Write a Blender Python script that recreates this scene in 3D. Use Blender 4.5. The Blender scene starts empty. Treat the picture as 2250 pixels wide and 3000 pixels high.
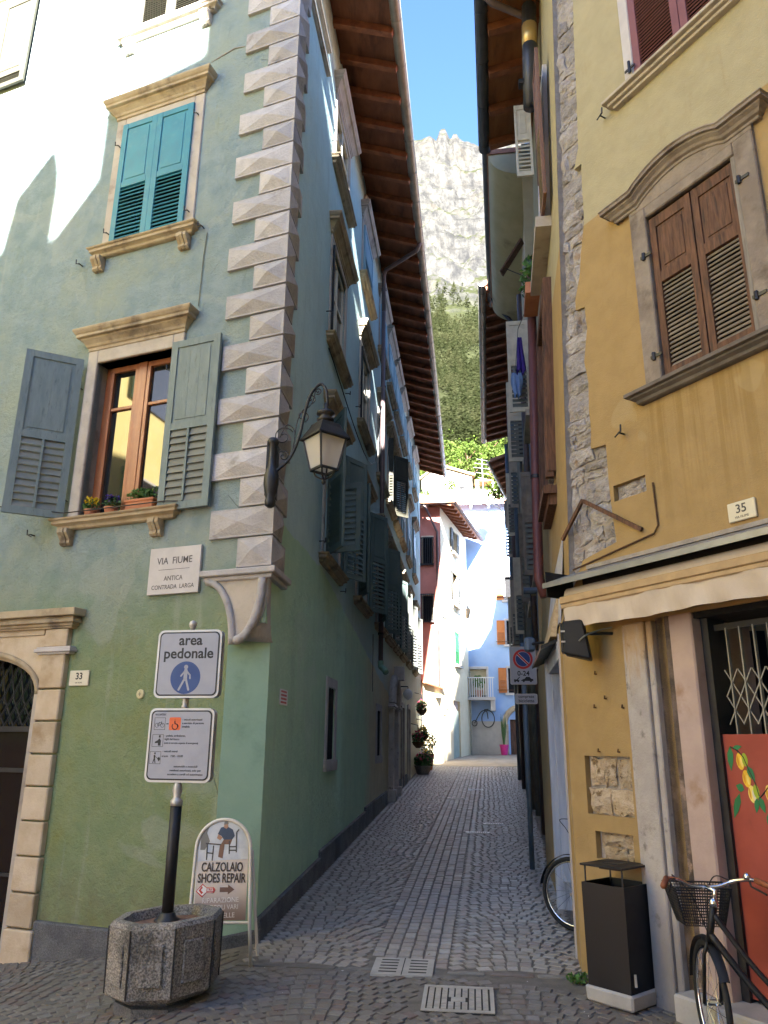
import bpy, bmesh, math, random
import numpy as np
from mathutils import Vector, Matrix, noise as mnoise

random.seed(7); rng = np.random.default_rng(7)
sc = bpy.context.scene
COL = sc.collection
rad = math.radians

# ------------------------------------------------------------------ camera
cd = bpy.data.cameras.new('camera'); cam = bpy.data.objects.new('camera', cd); COL.objects.link(cam)
cd.sensor_fit = 'HORIZONTAL'; cd.sensor_width = 36.0; cd.lens = 36.0
cd.clip_start = 0.05; cd.clip_end = 6000
PITCH = math.atan(684/2250.); ROLL = rad(0.5)
cam.matrix_world = Matrix.Rotation(math.pi/2+PITCH, 4, 'X') @ Matrix.Rotation(ROLL, 4, 'Z')
sc.camera = cam

# ------------------------------------------------------------------ sky and sun (low sun from behind the camera)
SUN_YAW = 3.0      # heading of the light, degrees clockwise from +Y
SUN_EL = 23.0
w = bpy.data.worlds.new('World'); sc.world = w; w.use_nodes = True
nt = w.node_tree; nt.nodes.clear()
sky = nt.nodes.new('ShaderNodeTexSky'); sky.sky_type = 'NISHITA'; sky.sun_disc = False
sky.sun_elevation = rad(SUN_EL); sky.sun_rotation = rad(180+SUN_YAW)
sky.altitude = 100; sky.air_density = 0.72; sky.dust_density = 0.6; sky.ozone_density = 5.0
bg = nt.nodes.new('ShaderNodeBackground'); bg.inputs['Strength'].default_value = 0.05
wo = nt.nodes.new('ShaderNodeOutputWorld')
nt.links.new(sky.outputs[0], bg.inputs[0]); nt.links.new(bg.outputs[0], wo.inputs[0])
sl = bpy.data.lights.new('sun', 'SUN'); sun = bpy.data.objects.new('sun', sl); COL.objects.link(sun)
sl.energy = 5.0; sl.angle = rad(0.53); sl.color = (1.0, 0.97, 0.93)
ay, el = rad(SUN_YAW), rad(SUN_EL)
LDIR = Vector((math.sin(ay)*math.cos(el), math.cos(ay)*math.cos(el), -math.sin(el)))
sun.rotation_mode = 'QUATERNION'; sun.rotation_quaternion = LDIR.to_track_quat('-Z', 'Y'); sun.location = (0, -40, 40)
vs = sc.view_settings
vs.view_transform = 'Standard'; vs.look = 'None'; vs.exposure = 4.1; vs.gamma = 1.0; vs.use_curve_mapping = False
sc.cycles.max_bounces = 10; sc.cycles.diffuse_bounces = 8; sc.cycles.glossy_bounces = 4
sc.cycles.transparent_max_bounces = 8; sc.cycles.caustics_reflective = False; sc.cycles.caustics_refractive = False

# ------------------------------------------------------------------ node helpers
class NB:
    def __init__(s, name):
        m = bpy.data.materials.new(name); m.use_nodes = True
        s.m = m; s.t = m.node_tree; s.t.nodes.clear()
        s.out = s.t.nodes.new('ShaderNodeOutputMaterial')
        s.b = s.t.nodes.new('ShaderNodeBsdfPrincipled'); s.t.links.new(s.b.outputs[0], s.out.inputs[0])
        s._pos = None
    def n(s, k): return s.t.nodes.new(k)
    def ln(s, a, b): s.t.links.new(a, b)
    def put(s, sock, v):
        if hasattr(v, 'is_linked'): s.ln(v, sock)
        elif isinstance(v, (tuple, list)) and len(v) == 3 and sock.type == 'RGBA': sock.default_value = (*v, 1)
        else: sock.default_value = v
    def pos(s):
        if s._pos is None: s._pos = s.n('ShaderNodeNewGeometry').outputs['Position']
        return s._pos
    def objc(s): return s.n('ShaderNodeTexCoord').outputs['Object']
    def rnd(s): return s.n('ShaderNodeObjectInfo').outputs['Random']
    def attr(s, nm): 
        a = s.n('ShaderNodeAttribute'); a.attribute_name = nm; return a.outputs['Fac']
    def xyz(s, v=None):
        q = s.n('ShaderNodeSeparateXYZ'); s.ln(v or s.pos(), q.inputs[0]); return q.outputs
    def m2(s, op, a, b=0.0, c=0.0):
        q = s.n('ShaderNodeMath'); q.operation = op; s.put(q.inputs[0], a); s.put(q.inputs[1], b); s.put(q.inputs[2], c); return q.outputs[0]
    def dot(s, v, c):
        q = s.n('ShaderNodeVectorMath'); q.operation = 'DOT_PRODUCT'; s.ln(v, q.inputs[0]); q.inputs[1].default_value = c; return q.outputs['Value']
    def scl(s, v, c):
        q = s.n('ShaderNodeVectorMath'); q.operation = 'MULTIPLY'; s.ln(v, q.inputs[0]); q.inputs[1].default_value = c; return q.outputs[0]
    def noise(s, scale, detail=5, rough=.55, vec=None, stretch=None, dist=0):
        v = vec or s.pos()
        if stretch: v = s.scl(v, stretch)
        q = s.n('ShaderNodeTexNoise'); q.inputs['Scale'].default_value = scale; q.inputs['Detail'].default_value = detail
        q.inputs['Roughness'].default_value = rough; q.inputs['Distortion'].default_value = dist; s.ln(v, q.inputs['Vector']); return q.outputs['Fac']
    def vor(s, scale, feature='F1', out='Distance', vec=None):
        q = s.n('ShaderNodeTexVoronoi'); q.feature = feature; q.inputs['Scale'].default_value = scale; s.ln(vec or s.pos(), q.inputs['Vector']); return q.outputs[out]
    def mr(s, v, a, b, c=0., d=1., smooth=True):
        q = s.n('ShaderNodeMapRange'); q.interpolation_type = 'SMOOTHSTEP' if smooth else 'LINEAR'
        s.put(q.inputs['Value'], v); s.put(q.inputs['From Min'], a); s.put(q.inputs['From Max'], b); s.put(q.inputs['To Min'], c); s.put(q.inputs['To Max'], d); return q.outputs['Result']
    def mix(s, f, a, b, bt='MIX'):
        q = s.n('ShaderNodeMix'); q.data_type = 'RGBA'; q.blend_type = bt
        s.put(q.inputs[0], f); s.put(q.inputs[6], a); s.put(q.inputs[7], b); return q.outputs[2]
    def bump(s, h, strength=.3, dist=.01):
        q = s.n('ShaderNodeBump'); q.inputs['Strength'].default_value = strength; q.inputs['Distance'].default_value = dist
        s.ln(h, q.inputs['Height']); s.ln(q.outputs[0], s.b.inputs['Normal'])
    def fin(s, col, rough=.8, metal=0., spec=.4):
        s.put(s.b.inputs['Base Color'], col); s.put(s.b.inputs['Roughness'], rough)
        s.put(s.b.inputs['Metallic'], metal); s.put(s.b.inputs['Specular IOR Level'], spec); return s.m

def rmat(name, c1, c2, scale=3, rough=.8, bump=.25, bscale=60, bdist=.006, metal=0., spec=.35, c3=None, c3lo=.55, c3hi=.75, c3s=1.3, stretch=None, orand=0., speck=0., objco=False):
    n = NB(name); v = n.objc() if objco else n.pos()
    a = n.mr(n.noise(scale, 6, .6, vec=v, stretch=stretch), .3, .7)
    col = n.mix(a, c1, c2)
    if c3: col = n.mix(n.mr(n.noise(c3s, 5, .6, vec=v, stretch=stretch), c3lo, c3hi), col, c3)
    if speck:
        s2 = n.mr(n.noise(bscale*2.2, 3, .6, vec=v), .35, .65, 1-speck, 1+speck); col = n.mix(1.0, col, s2, 'MULTIPLY')
    if orand:
        q = n.m2('MULTIPLY_ADD', n.rnd(), 2*orand, 1-orand); col = n.mix(1.0, col, q, 'MULTIPLY')
    if bump: n.bump(n.noise(bscale, 5, .6, vec=v, stretch=stretch), bump, bdist)
    return n.fin(col, n.mr(n.noise(scale*2, 3, vec=v), .2, .8, max(0.02, rough-.08), min(1, rough+.08)), metal, spec)

def flat(name, c, rough=.6, metal=0., spec=.4, var=.12):
    n = NB(name); col = n.mix(n.mr(n.noise(9, 5), .25, .75), tuple(x*(1-var) for x in c), tuple(min(1, x*(1+var)) for x in c))
    return n.fin(col, n.mr(n.noise(23, 4), .2, .8, max(.02, rough-.07), min(1, rough+.1)), metal, spec)

# ------------------------------------------------------------------ geometry helpers
class Fr:
    """vertical plane: origin, heading of s, outward normal"""
    def __init__(s, x, y, yaw, side, lean=None):
        a = rad(yaw); s.d = Vector((math.sin(a), math.cos(a), 0)); s.o = Vector((x, y, 0))
        s.n = Vector((s.d.y, -s.d.x, 0)) if side > 0 else Vector((-s.d.y, s.d.x, 0)); s.lean = lean
    def P(s, u, o, z):
        p = s.o + s.d*u + s.n*o + Vector((0, 0, z))
        if s.lean: p = p + s.lean(z)
        return p
    def M(s, u, o, z, right=1):
        """matrix with x = reading direction, y = up, z = outward"""
        r = s.d*right; M = Matrix.Identity(4)
        for i in range(3): M[i][0] = r[i]; M[i][1] = (0, 0, 1)[i]; M[i][2] = s.n[i]; M[i][3] = s.P(u, o, z)[i]
        return M

class MB:
    def __init__(s): s.v = []; s.f = []
    def add(s, vs, fs):
        k = len(s.v); s.v += [tuple(p) for p in vs]; s.f += [tuple(i+k for i in f) for f in fs]; return s
    BF = [(0, 1, 2, 3), (7, 6, 5, 4), (0, 4, 5, 1), (1, 5, 6, 2), (2, 6, 7, 3), (3, 7, 4, 0)]
    def hexa(s, p): return s.add(p, s.BF)
    def box(s, fr, s0, s1, o0, o1, z0, z1):
        return s.hexa([fr.P(a, o, z) for z in (z0, z1) for a, o in ((s0, o0), (s1, o0), (s1, o1), (s0, o1))])
    def ob(s, O, U, N, u0, u1, n0, n1, v0, v1):
        Z = Vector((0, 0, 1))
        return s.hexa([O+U*a+N*b+Z*c for c in (v0, v1) for a, b in ((u0, n0), (u1, n0), (u1, n1), (u0, n1))])
    def cube(s, c, sx, sy, sz, rz=0.):
        c = Vector(c); U = Vector((math.cos(rz), math.sin(rz), 0)); N = Vector((-U.y, U.x, 0))
        return s.ob(c, U, N, -sx/2, sx/2, -sy/2, sy/2, -sz/2, sz/2)
    def bar(s, a, b, w, h, up=Vector((0, 0, 1))):
        a, b = Vector(a), Vector(b); d = (b-a).normalized(); x = d.cross(up)
        if x.length < 1e-4: x = d.cross(Vector((1, 0, 0)))
        x.normalize(); y = x.cross(d)
        q = [(-w/2, -h/2), (w/2, -h/2), (w/2, h/2), (-w/2, h/2)]
        return s.hexa([a+x*i+y*j for i, j in q]+[b+x*i+y*j for i, j in q])
    def prism(s, fr, pts, o0, o1):
        n = len(pts); vs = [fr.P(a, o0, z) for a, z in pts]+[fr.P(a, o1, z) for a, z in pts]
        return s.add(vs, [tuple(range(n)), tuple(range(2*n-1, n-1, -1))]+[(i, (i+1) % n, (i+1) % n+n, i+n) for i in range(n)])
    def poly(s, pts): return s.add(pts, [tuple(range(len(pts)))])
    def tube(s, pts, r, n=8, closed=False, caps=True):
        pts = [Vector(p) for p in pts]; N = len(pts); rs = r if isinstance(r, (list, tuple)) else [r]*N
        rings = []; prev = None
        for i, p in enumerate(pts):
            if closed: t = pts[(i+1) % N]-pts[i-1]
            else: t = pts[min(i+1, N-1)]-pts[max(i-1, 0)]
            t.normalize()
            if prev is None:
                x = t.cross(Vector((0, 0, 1)))
                if x.length < .1: x = t.cross(Vector((1, 0, 0)))
            else: x = prev - t*prev.dot(t)
            x.normalize(); prev = x; y = t.cross(x)
            rings.append([p+(x*math.cos(2*math.pi*k/n)+y*math.sin(2*math.pi*k/n))*rs[i] for k in range(n)])
        k0 = len(s.v); s.v += [tuple(q) for R in rings for q in R]
        for i in range(N if closed else N-1):
            j = (i+1) % N
            for k in range(n): s.f.append((k0+i*n+k, k0+i*n+(k+1) % n, k0+j*n+(k+1) % n, k0+j*n+k))
        if caps and not closed:
            s.f.append(tuple(k0+k for k in range(n-1, -1, -1))); s.f.append(tuple(k0+(N-1)*n+k for k in range(n)))
        return s
    def lathe(s, c, prof, n=20, rot=0.):
        c = Vector(c); k0 = len(s.v)
        for r, z in prof:
            for k in range(n):
                a = 2*math.pi*k/n+rot; s.v.append((c.x+r*math.cos(a), c.y+r*math.sin(a), c.z+z))
        for i in range(len(prof)-1):
            for k in range(n): s.f.append((k0+i*n+k, k0+i*n+(k+1) % n, k0+(i+1)*n+(k+1) % n, k0+(i+1)*n+k))
        s.f.append(tuple(k0+k for k in range(n-1, -1, -1))); s.f.append(tuple(k0+(len(prof)-1)*n+k for k in range(n)))
        return s
    def quads(s, grid):
        """grid[i][j] of points"""
        k0 = len(s.v); m = len(grid[0])
        for r in grid: s.v += [tuple(p) for p in r]
        for i in range(len(grid)-1):
            for j in range(m-1): s.f.append((k0+i*m+j, k0+i*m+j+1, k0+(i+1)*m+j+1, k0+(i+1)*m+j))
        return s
    def mesh(s, name, mat, org=Vector((0, 0, 0)), smooth=False, recalc=True):
        me = bpy.data.meshes.new(name)
        me.from_pydata([(p[0]-org[0], p[1]-org[1], p[2]-org[2]) for p in s.v], [], s.f)
        if recalc:
            bm = bmesh.new(); bm.from_mesh(me); bmesh.ops.recalc_face_normals(bm, faces=bm.faces); bm.to_mesh(me); bm.free()
        if smooth: me.polygons.foreach_set('use_smooth', [True]*len(me.polygons))
        if mat: me.materials.append(mat)
        me.update(); return me

ORG = {}
def org_of(o):
    while o.parent is not None: o = o.parent
    return ORG.get(o.name, Vector((0, 0, 0)))
def thing(name, label, cat, loc=(0, 0, 0), group=None):
    o = bpy.data.objects.new(name, None); COL.objects.link(o); o.location = loc; o.empty_display_size = .2
    o['label'] = label; o['category'] = cat
    if group: o['group'] = group
    ORG[o.name] = Vector(loc); return o
def tag(o, label, cat, group=None):
    o['label'] = label; o['category'] = cat
    if group: o['group'] = group
    return o
def part(name, mb, mat, parent=None, bevel=0, smooth=False, label=None, kind=None, base=None):
    """mesh object in world coordinates, re-based on its thing (or on 'base' when top-level)"""
    org = org_of(parent) if parent else Vector(base or (0, 0, 0))
    me = mb.mesh(name, mat, org, smooth); o = bpy.data.objects.new(name, me); COL.objects.link(o)
    if parent: o.parent = parent
    else: o.location = org; ORG[o.name] = org
    if bevel:
        b = o.modifiers.new('Bevel', 'BEVEL'); b.width = bevel; b.segments = 1; b.limit_method = 'ANGLE'; b.angle_limit = rad(35)
    if label: o['label'] = label
    if kind: o['kind'] = kind
    return o
def piece(name, me, parent, M):
    o = bpy.data.objects.new(name, me); COL.objects.link(o); o.parent = parent
    o.matrix_basis = Matrix.Translation(-org_of(parent)) @ M; return o
def copy_tree(root, loc, label):
    r = root.copy(); COL.objects.link(r); r.location = loc; ORG[r.name] = Vector(loc); r['label'] = label
    for ch in list(root.children):
        c = ch.copy(); COL.objects.link(c); c.parent = r
        for g in ch.children:
            d = g.copy(); COL.objects.link(d); d.parent = c
    return r
def text(name, body, size, M, mat, parent, align='CENTER', bold=0.0, xs=1.0, depth=.0008):
    cu = bpy.data.curves.new(name, 'FONT'); cu.body = body; cu.size = size; cu.align_x = align; cu.align_y = 'CENTER'
    cu.offset = bold*size; cu.extrude = depth; cu.resolution_u = 3
    t = bpy.data.objects.new('tmp', cu); COL.objects.link(t)
    dg = bpy.context.evaluated_depsgraph_get(); dg.update()
    me = bpy.data.meshes.new_from_object(t.evaluated_get(dg)); me.name = name
    bpy.data.objects.remove(t); bpy.data.curves.remove(cu)
    me.transform(Matrix.Diagonal((xs, 1, 1, 1))); me.transform(Matrix.Translation(-org_of(parent)) @ M)
    me.materials.clear(); me.materials.append(mat)
    o = bpy.data.objects.new(name, me); COL.objects.link(o); o.parent = parent; return o
def bez(pts, n=10):
    """Catmull-Rom through points"""
    P = [Vector(p) for p in pts]; out = []
    for i in range(len(P)-1):
        a, b, c, d = P[max(i-1, 0)], P[i], P[i+1], P[min(i+2, len(P)-1)]
        for k in range(n):
            t = k/n; out.append(.5*((2*b)+(c-a)*t+(2*a-5*b+4*c-d)*t*t+(3*b-a-3*c+d)*t**3))
    out.append(P[-1]); return out
def proj(p):
    """photo pixel of a point, used only to pick the paving stones that show largest"""
    x, y, z = p; c, s = math.cos(PITCH), math.sin(PITCH); d = y*c+z*s
    if d < .1: return (-1, -1)
    return (1125+2250*x/d, 1500-2250*(-y*s+z*c)/d)

# ------------------------------------------------------------------ site frames
CX, CY = -1.01, 6.585                       # corner of the green house
DX, DY = 1.41, 6.12                         # corner of the yellow house
AL = Fr(CX, CY, 6.5, +1)                    # alley wall of the green house
FL = Fr(CX, CY, -68.5, -1)                  # its wall on the square
FR = Fr(DX, DY, 150, +1)                    # yellow house, wall on the square
def arris(z): return .02 if z < .9 else (.02+.4*(z-.9) if z < 1.2 else .14+.046*(z-1.2))
AR = Fr(DX, DY, 8.2, -1, lean=lambda z: FR.d*arris(z))
def pq(x, y):
    dx, dy = x-CX, y-CY; return dx*AL.d.x+dy*AL.d.y, dx*AL.d.y-dy*AL.d.x
def xy(p, q): return CX+AL.d.x*p+AL.d.y*q, CY+AL.d.y*p-AL.d.x*q
def gnd(x, y):
    p, q = pq(x, y); return -1.5+.04*min(p, 34)+(.14*max(q, -9) if q < 0 else 0)
# ------------------------------------------------------------------ materials
def green_front():
    n = NB('green_front_plaster'); z = n.xyz()[2]
    a = n.noise(1.1, 6, .62); b = n.noise(4.5, 6, .65); st = n.noise(2.2, 5, .6, stretch=(3.5, 3.5, .35))
    up = n.mix(n.mr(b, .3, .7), (.19, .255, .265), (.255, .318, .322))
    up = n.mix(n.mr(a, .45, .7), up, (.265, .31, .265))
    lo = n.mix(n.mr(b, .3, .72), (.18, .242, .128), (.228, .275, .152))
    lo = n.mix(n.mr(a, .46, .66), lo, (.20, .225, .085))
    f = n.mr(n.m2('MULTIPLY_ADD', a, 1.6, n.m2('MULTIPLY', z, 1.0)), 2.9, 1.3)
    col = n.mix(f, up, lo)
    col = n.mix(n.mr(st, .56, .74, 0, .30), col, (.36, .39, .345))
    col = n.mix(n.mr(n.noise(3.1, 6, .7, stretch=(2.5, 2.5, .6)), .58, .8, 0, .5), col, (.17, .205, .15))
    # patched repairs, hairline cracks, splash dirt above the plinth
    pt = n.noise(.75, 3, .5, dist=.6); col = n.mix(n.mr(pt, .60, .615, 0, .30), col, (.335, .37, .33))
    ck = n.m2('MULTIPLY', n.mr(n.vor(1.1, 'DISTANCE_TO_EDGE', vec=n.scl(n.pos(), (1, 1, .7))), .006, .001), n.mr(n.noise(.6, 3), .54, .62))
    col = n.mix(n.m2('MULTIPLY', ck, .28), col, (.11, .12, .10))
    col = n.mix(n.m2('MULTIPLY', n.mr(z, -.75, -1.45), n.mr(n.noise(5, 5, .7), .35, .65, .1, .7)), col, (.16, .165, .10))
    n.bump(n.m2('ADD', n.m2('ADD', n.noise(5, 6, .7), n.m2('MULTIPLY', n.noise(22, 5, .65), .5)), n.m2('ADD', n.m2('MULTIPLY', n.noise(85, 3), .25), n.m2('MULTIPLY', ck, -.8))), .8, .035)
    return n.fin(col, .9, 0, .2)
def green_alley():
    n = NB('green_alley_plaster'); x, y, z = n.xyz()
    s = n.m2('SUBTRACT', n.dot(n.pos(), (AL.d.x, AL.d.y, 0)), CX*AL.d.x+CY*AL.d.y)
    a = n.noise(.9, 6, .6); b = n.noise(4, 6, .65); st = n.noise(2, 5, .6, stretch=(3, 3, .25))
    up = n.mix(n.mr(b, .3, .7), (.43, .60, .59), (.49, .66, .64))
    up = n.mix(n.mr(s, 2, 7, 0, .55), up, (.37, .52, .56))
    lo = n.mix(n.mr(b, .3, .7), (.39, .60, .43), (.45, .66, .47))
    cream = n.mix(n.mr(b, .3, .7), (.52, .47, .31), (.60, .55, .38))
    lo = n.mix(n.mr(n.m2('MULTIPLY_ADD', a, 2.5, s), 7.2, 9.2), lo, cream)
    lim = n.m2('SUBTRACT', n.m2('MULTIPLY_ADD', n.noise(3.0, 4), .14, 1.94), n.m2('MULTIPLY', n.m2('MAXIMUM', n.m2('SUBTRACT', s, 2.4), 0), .13))
    f = n.mr(n.m2('SUBTRACT', lim, z), -.012, .012)
    f2 = n.mr(n.m2('MULTIPLY_ADD', a, 3.0, s), 9.5, 13.5)
    lo2 = n.mix(n.mr(z, 1.0, 4.6), cream, up)
    col = n.mix(f, up, lo); col = n.mix(f2, col, lo2)
    col = n.mix(n.mr(st, .5, .75, 0, .28), col, (.26, .35, .31))
    col = n.mix(n.mr(n.noise(2.6, 6, .7, stretch=(2, 2, .7)), .58, .78, 0, .4), col, (.24, .33, .28))
    col = n.mix(n.mr(n.noise(.8, 3, .5, dist=.6), .60, .615, 0, .22), col, (.48, .58, .52))
    n.bump(n.m2('ADD', n.m2('ADD', n.noise(5, 6, .7), n.m2('MULTIPLY', n.noise(22, 5, .65), .5)), n.m2('MULTIPLY', n.noise(85, 3), .25)), .5, .03)
    return n.fin(col, .9, 0, .2)
def ochre():
    n = NB('ochre_plaster'); x, y, z = n.xyz()
    a = n.noise(1.3, 6, .6); b = n.noise(6, 5, .6); st = n.noise(2.4, 4, .6, stretch=(5, 5, .22))
    up = n.mix(n.mr(b, .3, .7), (.35, .315, .205), (.39, .35, .23))
    lo = n.mix(n.mr(b, .3, .7), (.325, .228, .105), (.365, .258, .122))
    col = n.mix(n.mr(z, 4.31, 4.30), up, lo)
    # run-off stains under the big window sill
    sF = n.m2('SUBTRACT', n.dot(n.pos(), (FR.d.x, FR.d.y, 0)), DX*FR.d.x+DY*FR.d.y)
    m = n.m2('MULTIPLY', n.mr(sF, .8, 1.2), n.m2('MULTIPLY', n.mr(z, 2.55, 2.45), n.mr(z, 1.2, 2.2)))
    col = n.mix(n.m2('MULTIPLY', m, n.mr(st, .42, .6, 0, .62)), col, (.25, .165, .06))
    col = n.mix(n.mr(a, .52, .75, 0, .35), col, (.33, .235, .11))
    col = n.mix(n.mr(n.noise(2.1, 6, .7, stretch=(3, 3, .4)), .58, .78, 0, .4), col, (.27, .20, .10))
    col = n.mix(n.mr(n.noise(.9, 3, .5, dist=.5), .61, .62, 0, .22), col, (.45, .38, .23))
    n.bump(n.m2('ADD', n.noise(6, 6, .7), n.m2('MULTIPLY', n.noise(90, 3), .3)), .4, .02)
    return n.fin(col, .9, 0, .2)
M = {}
M['green_f'] = green_front(); M['green_a'] = green_alley(); M['ochre'] = ochre()
M['plinth'] = rmat('roughcast_plinth', (.10, .105, .115), (.16, .165, .17), 5, .95, .9, 55, .02, c3=(.07, .08, .075), speck=.25)
M['quoin'] = rmat('quoin_stone', (.38, .365, .365), (.46, .44, .435), 7, .9, .6, 40, .02, c3=(.22, .20, .18), c3lo=.58, c3hi=.8, c3s=4.5, orand=.14)
M['stone'] = rmat('window_stone', (.40, .355, .30), (.50, .45, .385), 6, .88, .4, 60, .01, c3=(.24, .20, .165), c3lo=.5, c3hi=.75, c3s=3)
M['cornice'] = rmat('weathered_cornice', (.36, .28, .18), (.46, .38, .26), 5, .9, .4, 50, .01, c3=(.17, .135, .10), c3lo=.5, c3hi=.72, c3s=3.5)
M['jamb'] = rmat('jamb_stone', (.46, .36, .24), (.56, .47, .35), 4, .88, .4, 50, .012, c3=(.30, .20, .10), c3lo=.52, c3hi=.8, c3s=2.5, orand=.1)
M['teal'] = rmat('teal_paint', (.035, .19, .255), (.045, .23, .295), 5, .55, .25, 40, .004, spec=.4, c3=(.075, .25, .29), c3lo=.52, c3hi=.8, c3s=7)
M['greygreen'] = rmat('grey_green_paint', (.145, .19, .19), (.185, .23, .225), 4, .62, .5, 30, .006, stretch=(4, 4, 1), c3=(.09, .115, .115), c3lo=.55, c3hi=.8, c3s=7)
M['darkgreen'] = rmat('dark_green_paint', (.105, .15, .14), (.14, .185, .172), 4, .6, .2, 30, .003)
M['paleshut'] = rmat('pale_shutter_paint', (.038, .037, .026), (.05, .048, .034), 4, .65, .2, 30, .003)
M['blueshut'] = rmat('light_blue_paint', (.20, .36, .45), (.25, .42, .50), 4, .65, .2, 30, .003)
M['slatgrey'] = rmat('louvre_grey', (.15, .16, .14), (.20, .21, .185), 6, .7, .2, 40, .003)
M['wframe'] = rmat('varnished_window_wood', (.26, .085, .03), (.36, .135, .05), 7, .4, .2, 30, .003, stretch=(3, 3, .4), spec=.5)
M['cream_frame'] = flat('cream_window_paint', (.62, .58, .46), .55)
M['oldwood'] = rmat('old_brown_wood', (.075, .036, .022), (.155, .078, .046), 9, .75, .5, 28, .006, stretch=(5, 5, .5), c3=(.05, .03, .022), c3lo=.5, c3hi=.7, c3s=6)
M['oldslat'] = rmat('old_slat_wood', (.19, .16, .13), (.27, .235, .195), 9, .75, .4, 30, .004, orand=.12)
M['purple'] = rmat('maroon_paint', (.165, .062, .075), (.205, .082, .095), 5, .6, .15, 40, .003)
M['glass'] = NB('window_glass').fin((.012, .014, .016), .03, 0, .5); M['glass'].node_tree.nodes['Principled BSDF'].inputs['IOR'].default_value = 2.1
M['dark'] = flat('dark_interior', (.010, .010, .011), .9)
M['iron'] = rmat('black_iron', (.018, .019, .021), (.032, .033, .036), 9, .48, .2, 60, .003, metal=.3, spec=.5)
M['rust'] = rmat('rusty_iron', (.06, .035, .02), (.13, .07, .035), 20, .8, .4, 60, .004)
M['soffit'] = rmat('brown_soffit_boards', (.13, .045, .02), (.20, .075, .032), 6, .7, .4, 25, .006, stretch=(1, .25, 1), c3=(.07, .025, .012), c3lo=.5, c3hi=.7, c3s=4)
M['rafter'] = rmat('brown_rafter_wood', (.17, .058, .025), (.27, .10, .042), 8, .65, .4, 25, .006, c3=(.09, .03, .015), c3s=5, orand=.12)
M['gutter'] = rmat('zinc_gutter', (.20, .19, .155), (.28, .265, .215), 6, .5, .15, 30, .003, metal=.35, spec=.5)
M['dgutter'] = rmat('dark_gutter', (.045, .05, .06), (.07, .075, .085), 6, .45, .15, 30, .003, metal=.4, spec=.5)
M['pipe'] = rmat('brown_pipe', (.105, .075, .075), (.14, .10, .095), 5, .5, .1, 30, .003, metal=.2)
M['redpipe'] = rmat('red_brown_pipe', (.13, .042, .036), (.165, .058, .048), 5, .5, .1, 30, .003)
M['bluepipe'] = rmat('grey_blue_pipe', (.085, .12, .165), (.12, .16, .21), 5, .5, .1, 30, .003)
M['terracotta'] = rmat('terracotta', (.40, .15, .075), (.50, .21, .11), 6, .8, .2, 50, .004, orand=.15)
M['rooftile'] = rmat('roof_tile', (.30, .14, .085), (.42, .22, .14), 5, .85, .4, 30, .01, orand=.2)
M['mortar'] = rmat('lime_mortar', (.29, .265, .24), (.38, .35, .315), 7, .95, .9, 30, .02)
M['rubble'] = rmat('rubble_stone', (.30, .28, .28), (.44, .415, .41), 9, .92, 1.0, 26, .05, c3=(.33, .25, .19), c3lo=.6, c3hi=.72, c3s=5, orand=.2)
M['tuff'] = rmat('brown_rubble_stone', (.40, .31, .21), (.54, .45, .34), 12, .95, 1.0, 26, .04, c3=(.16, .11, .06), c3lo=.55, c3hi=.66, c3s=14, orand=.15)
M['pilaster'] = rmat('worn_pilaster_stone', (.42, .39, .375), (.53, .495, .475), 6, .88, .5, 50, .012, c3=(.20, .185, .175), c3lo=.58, c3hi=.75, c3s=9)
def pilaster_mat():
    n = NB('stained_pilaster_stone'); z = n.xyz()[2]
    c = n.mix(n.mr(n.noise(6, 6, .6), .3, .7), (.36, .335, .325), (.45, .425, .41)); c = n.mix(n.mr(n.noise(9, 5, .6), .58, .75), c, (.19, .175, .165))
    c = n.mix(n.mr(n.m2('MULTIPLY_ADD', n.noise(4, 5, .7, stretch=(3, 3, .6)), .9, z), .85, 1.25, 0, .75), c, (.36, .215, .075))
    c = n.mix(n.mr(n.m2('MULTIPLY_ADD', n.noise(3, 5, .7), .8, n.m2('MULTIPLY', z, -1)), 1.25, 1.75, 0, .6), c, (.13, .125, .125))
    n.bump(n.noise(45, 5, .65), .5, .014); return n.fin(c, .88, 0, .25)
M['pilaster2'] = pilaster_mat()
M['brownstone'] = rmat('brown_stained_stone', (.20, .165, .14), (.29, .25, .215), 6, .88, .5, 50, .012, c3=(.12, .095, .08), c3lo=.5, c3hi=.72, c3s=4)
M['pinkjamb'] = rmat('pinkish_jamb_plaster', (.40, .305, .275), (.47, .37, .335), 4, .9, .3, 40, .01, c3=(.30, .19, .12), c3s=3)
M['cloth'] = rmat('canvas_valance', (.52, .45, .385), (.60, .53, .46), 4, .85, .3, 90, .004, c3=(.40, .32, .24), c3lo=.55, c3hi=.8, c3s=2, stretch=(1.5, 1.5, .6))
M['awnmetal'] = rmat('awning_metal', (.22, .225, .235), (.29, .295, .305), 6, .45, .1, 30, .003, metal=.5)
M['beige'] = flat('beige_awning_box', (.42, .30, .17), .6)
M['white'] = flat('white_enamel', (.70, .70, .70), .35, var=.04)
M['signwhite'] = flat('grey_reflective_film', (.34, .35, .40), .4, var=.05)
M['marble'] = rmat('white_marble', (.45, .425, .42), (.52, .495, .49), 5, .5, .1, 40, .002)
M['inlay'] = flat('white_inlay', (.78, .77, .74), .5, var=.06)
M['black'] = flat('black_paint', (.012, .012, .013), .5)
M['engraved'] = flat('dark_engraving', (.09, .085, .085), .8)
M['blue_print'] = flat('blue_print', (.012, .045, .19), .4, var=.03)
M['red_print'] = flat('red_print', (.45, .025, .025), .4, var=.03)
M['orange_print'] = flat('orange_print', (.72, .13, .025), .45, var=.03)
M['grey_metal'] = rmat('grey_sign_metal', (.40, .385, .36), (.50, .48, .45), 8, .45, .1, 40, .002, metal=.4)
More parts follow.
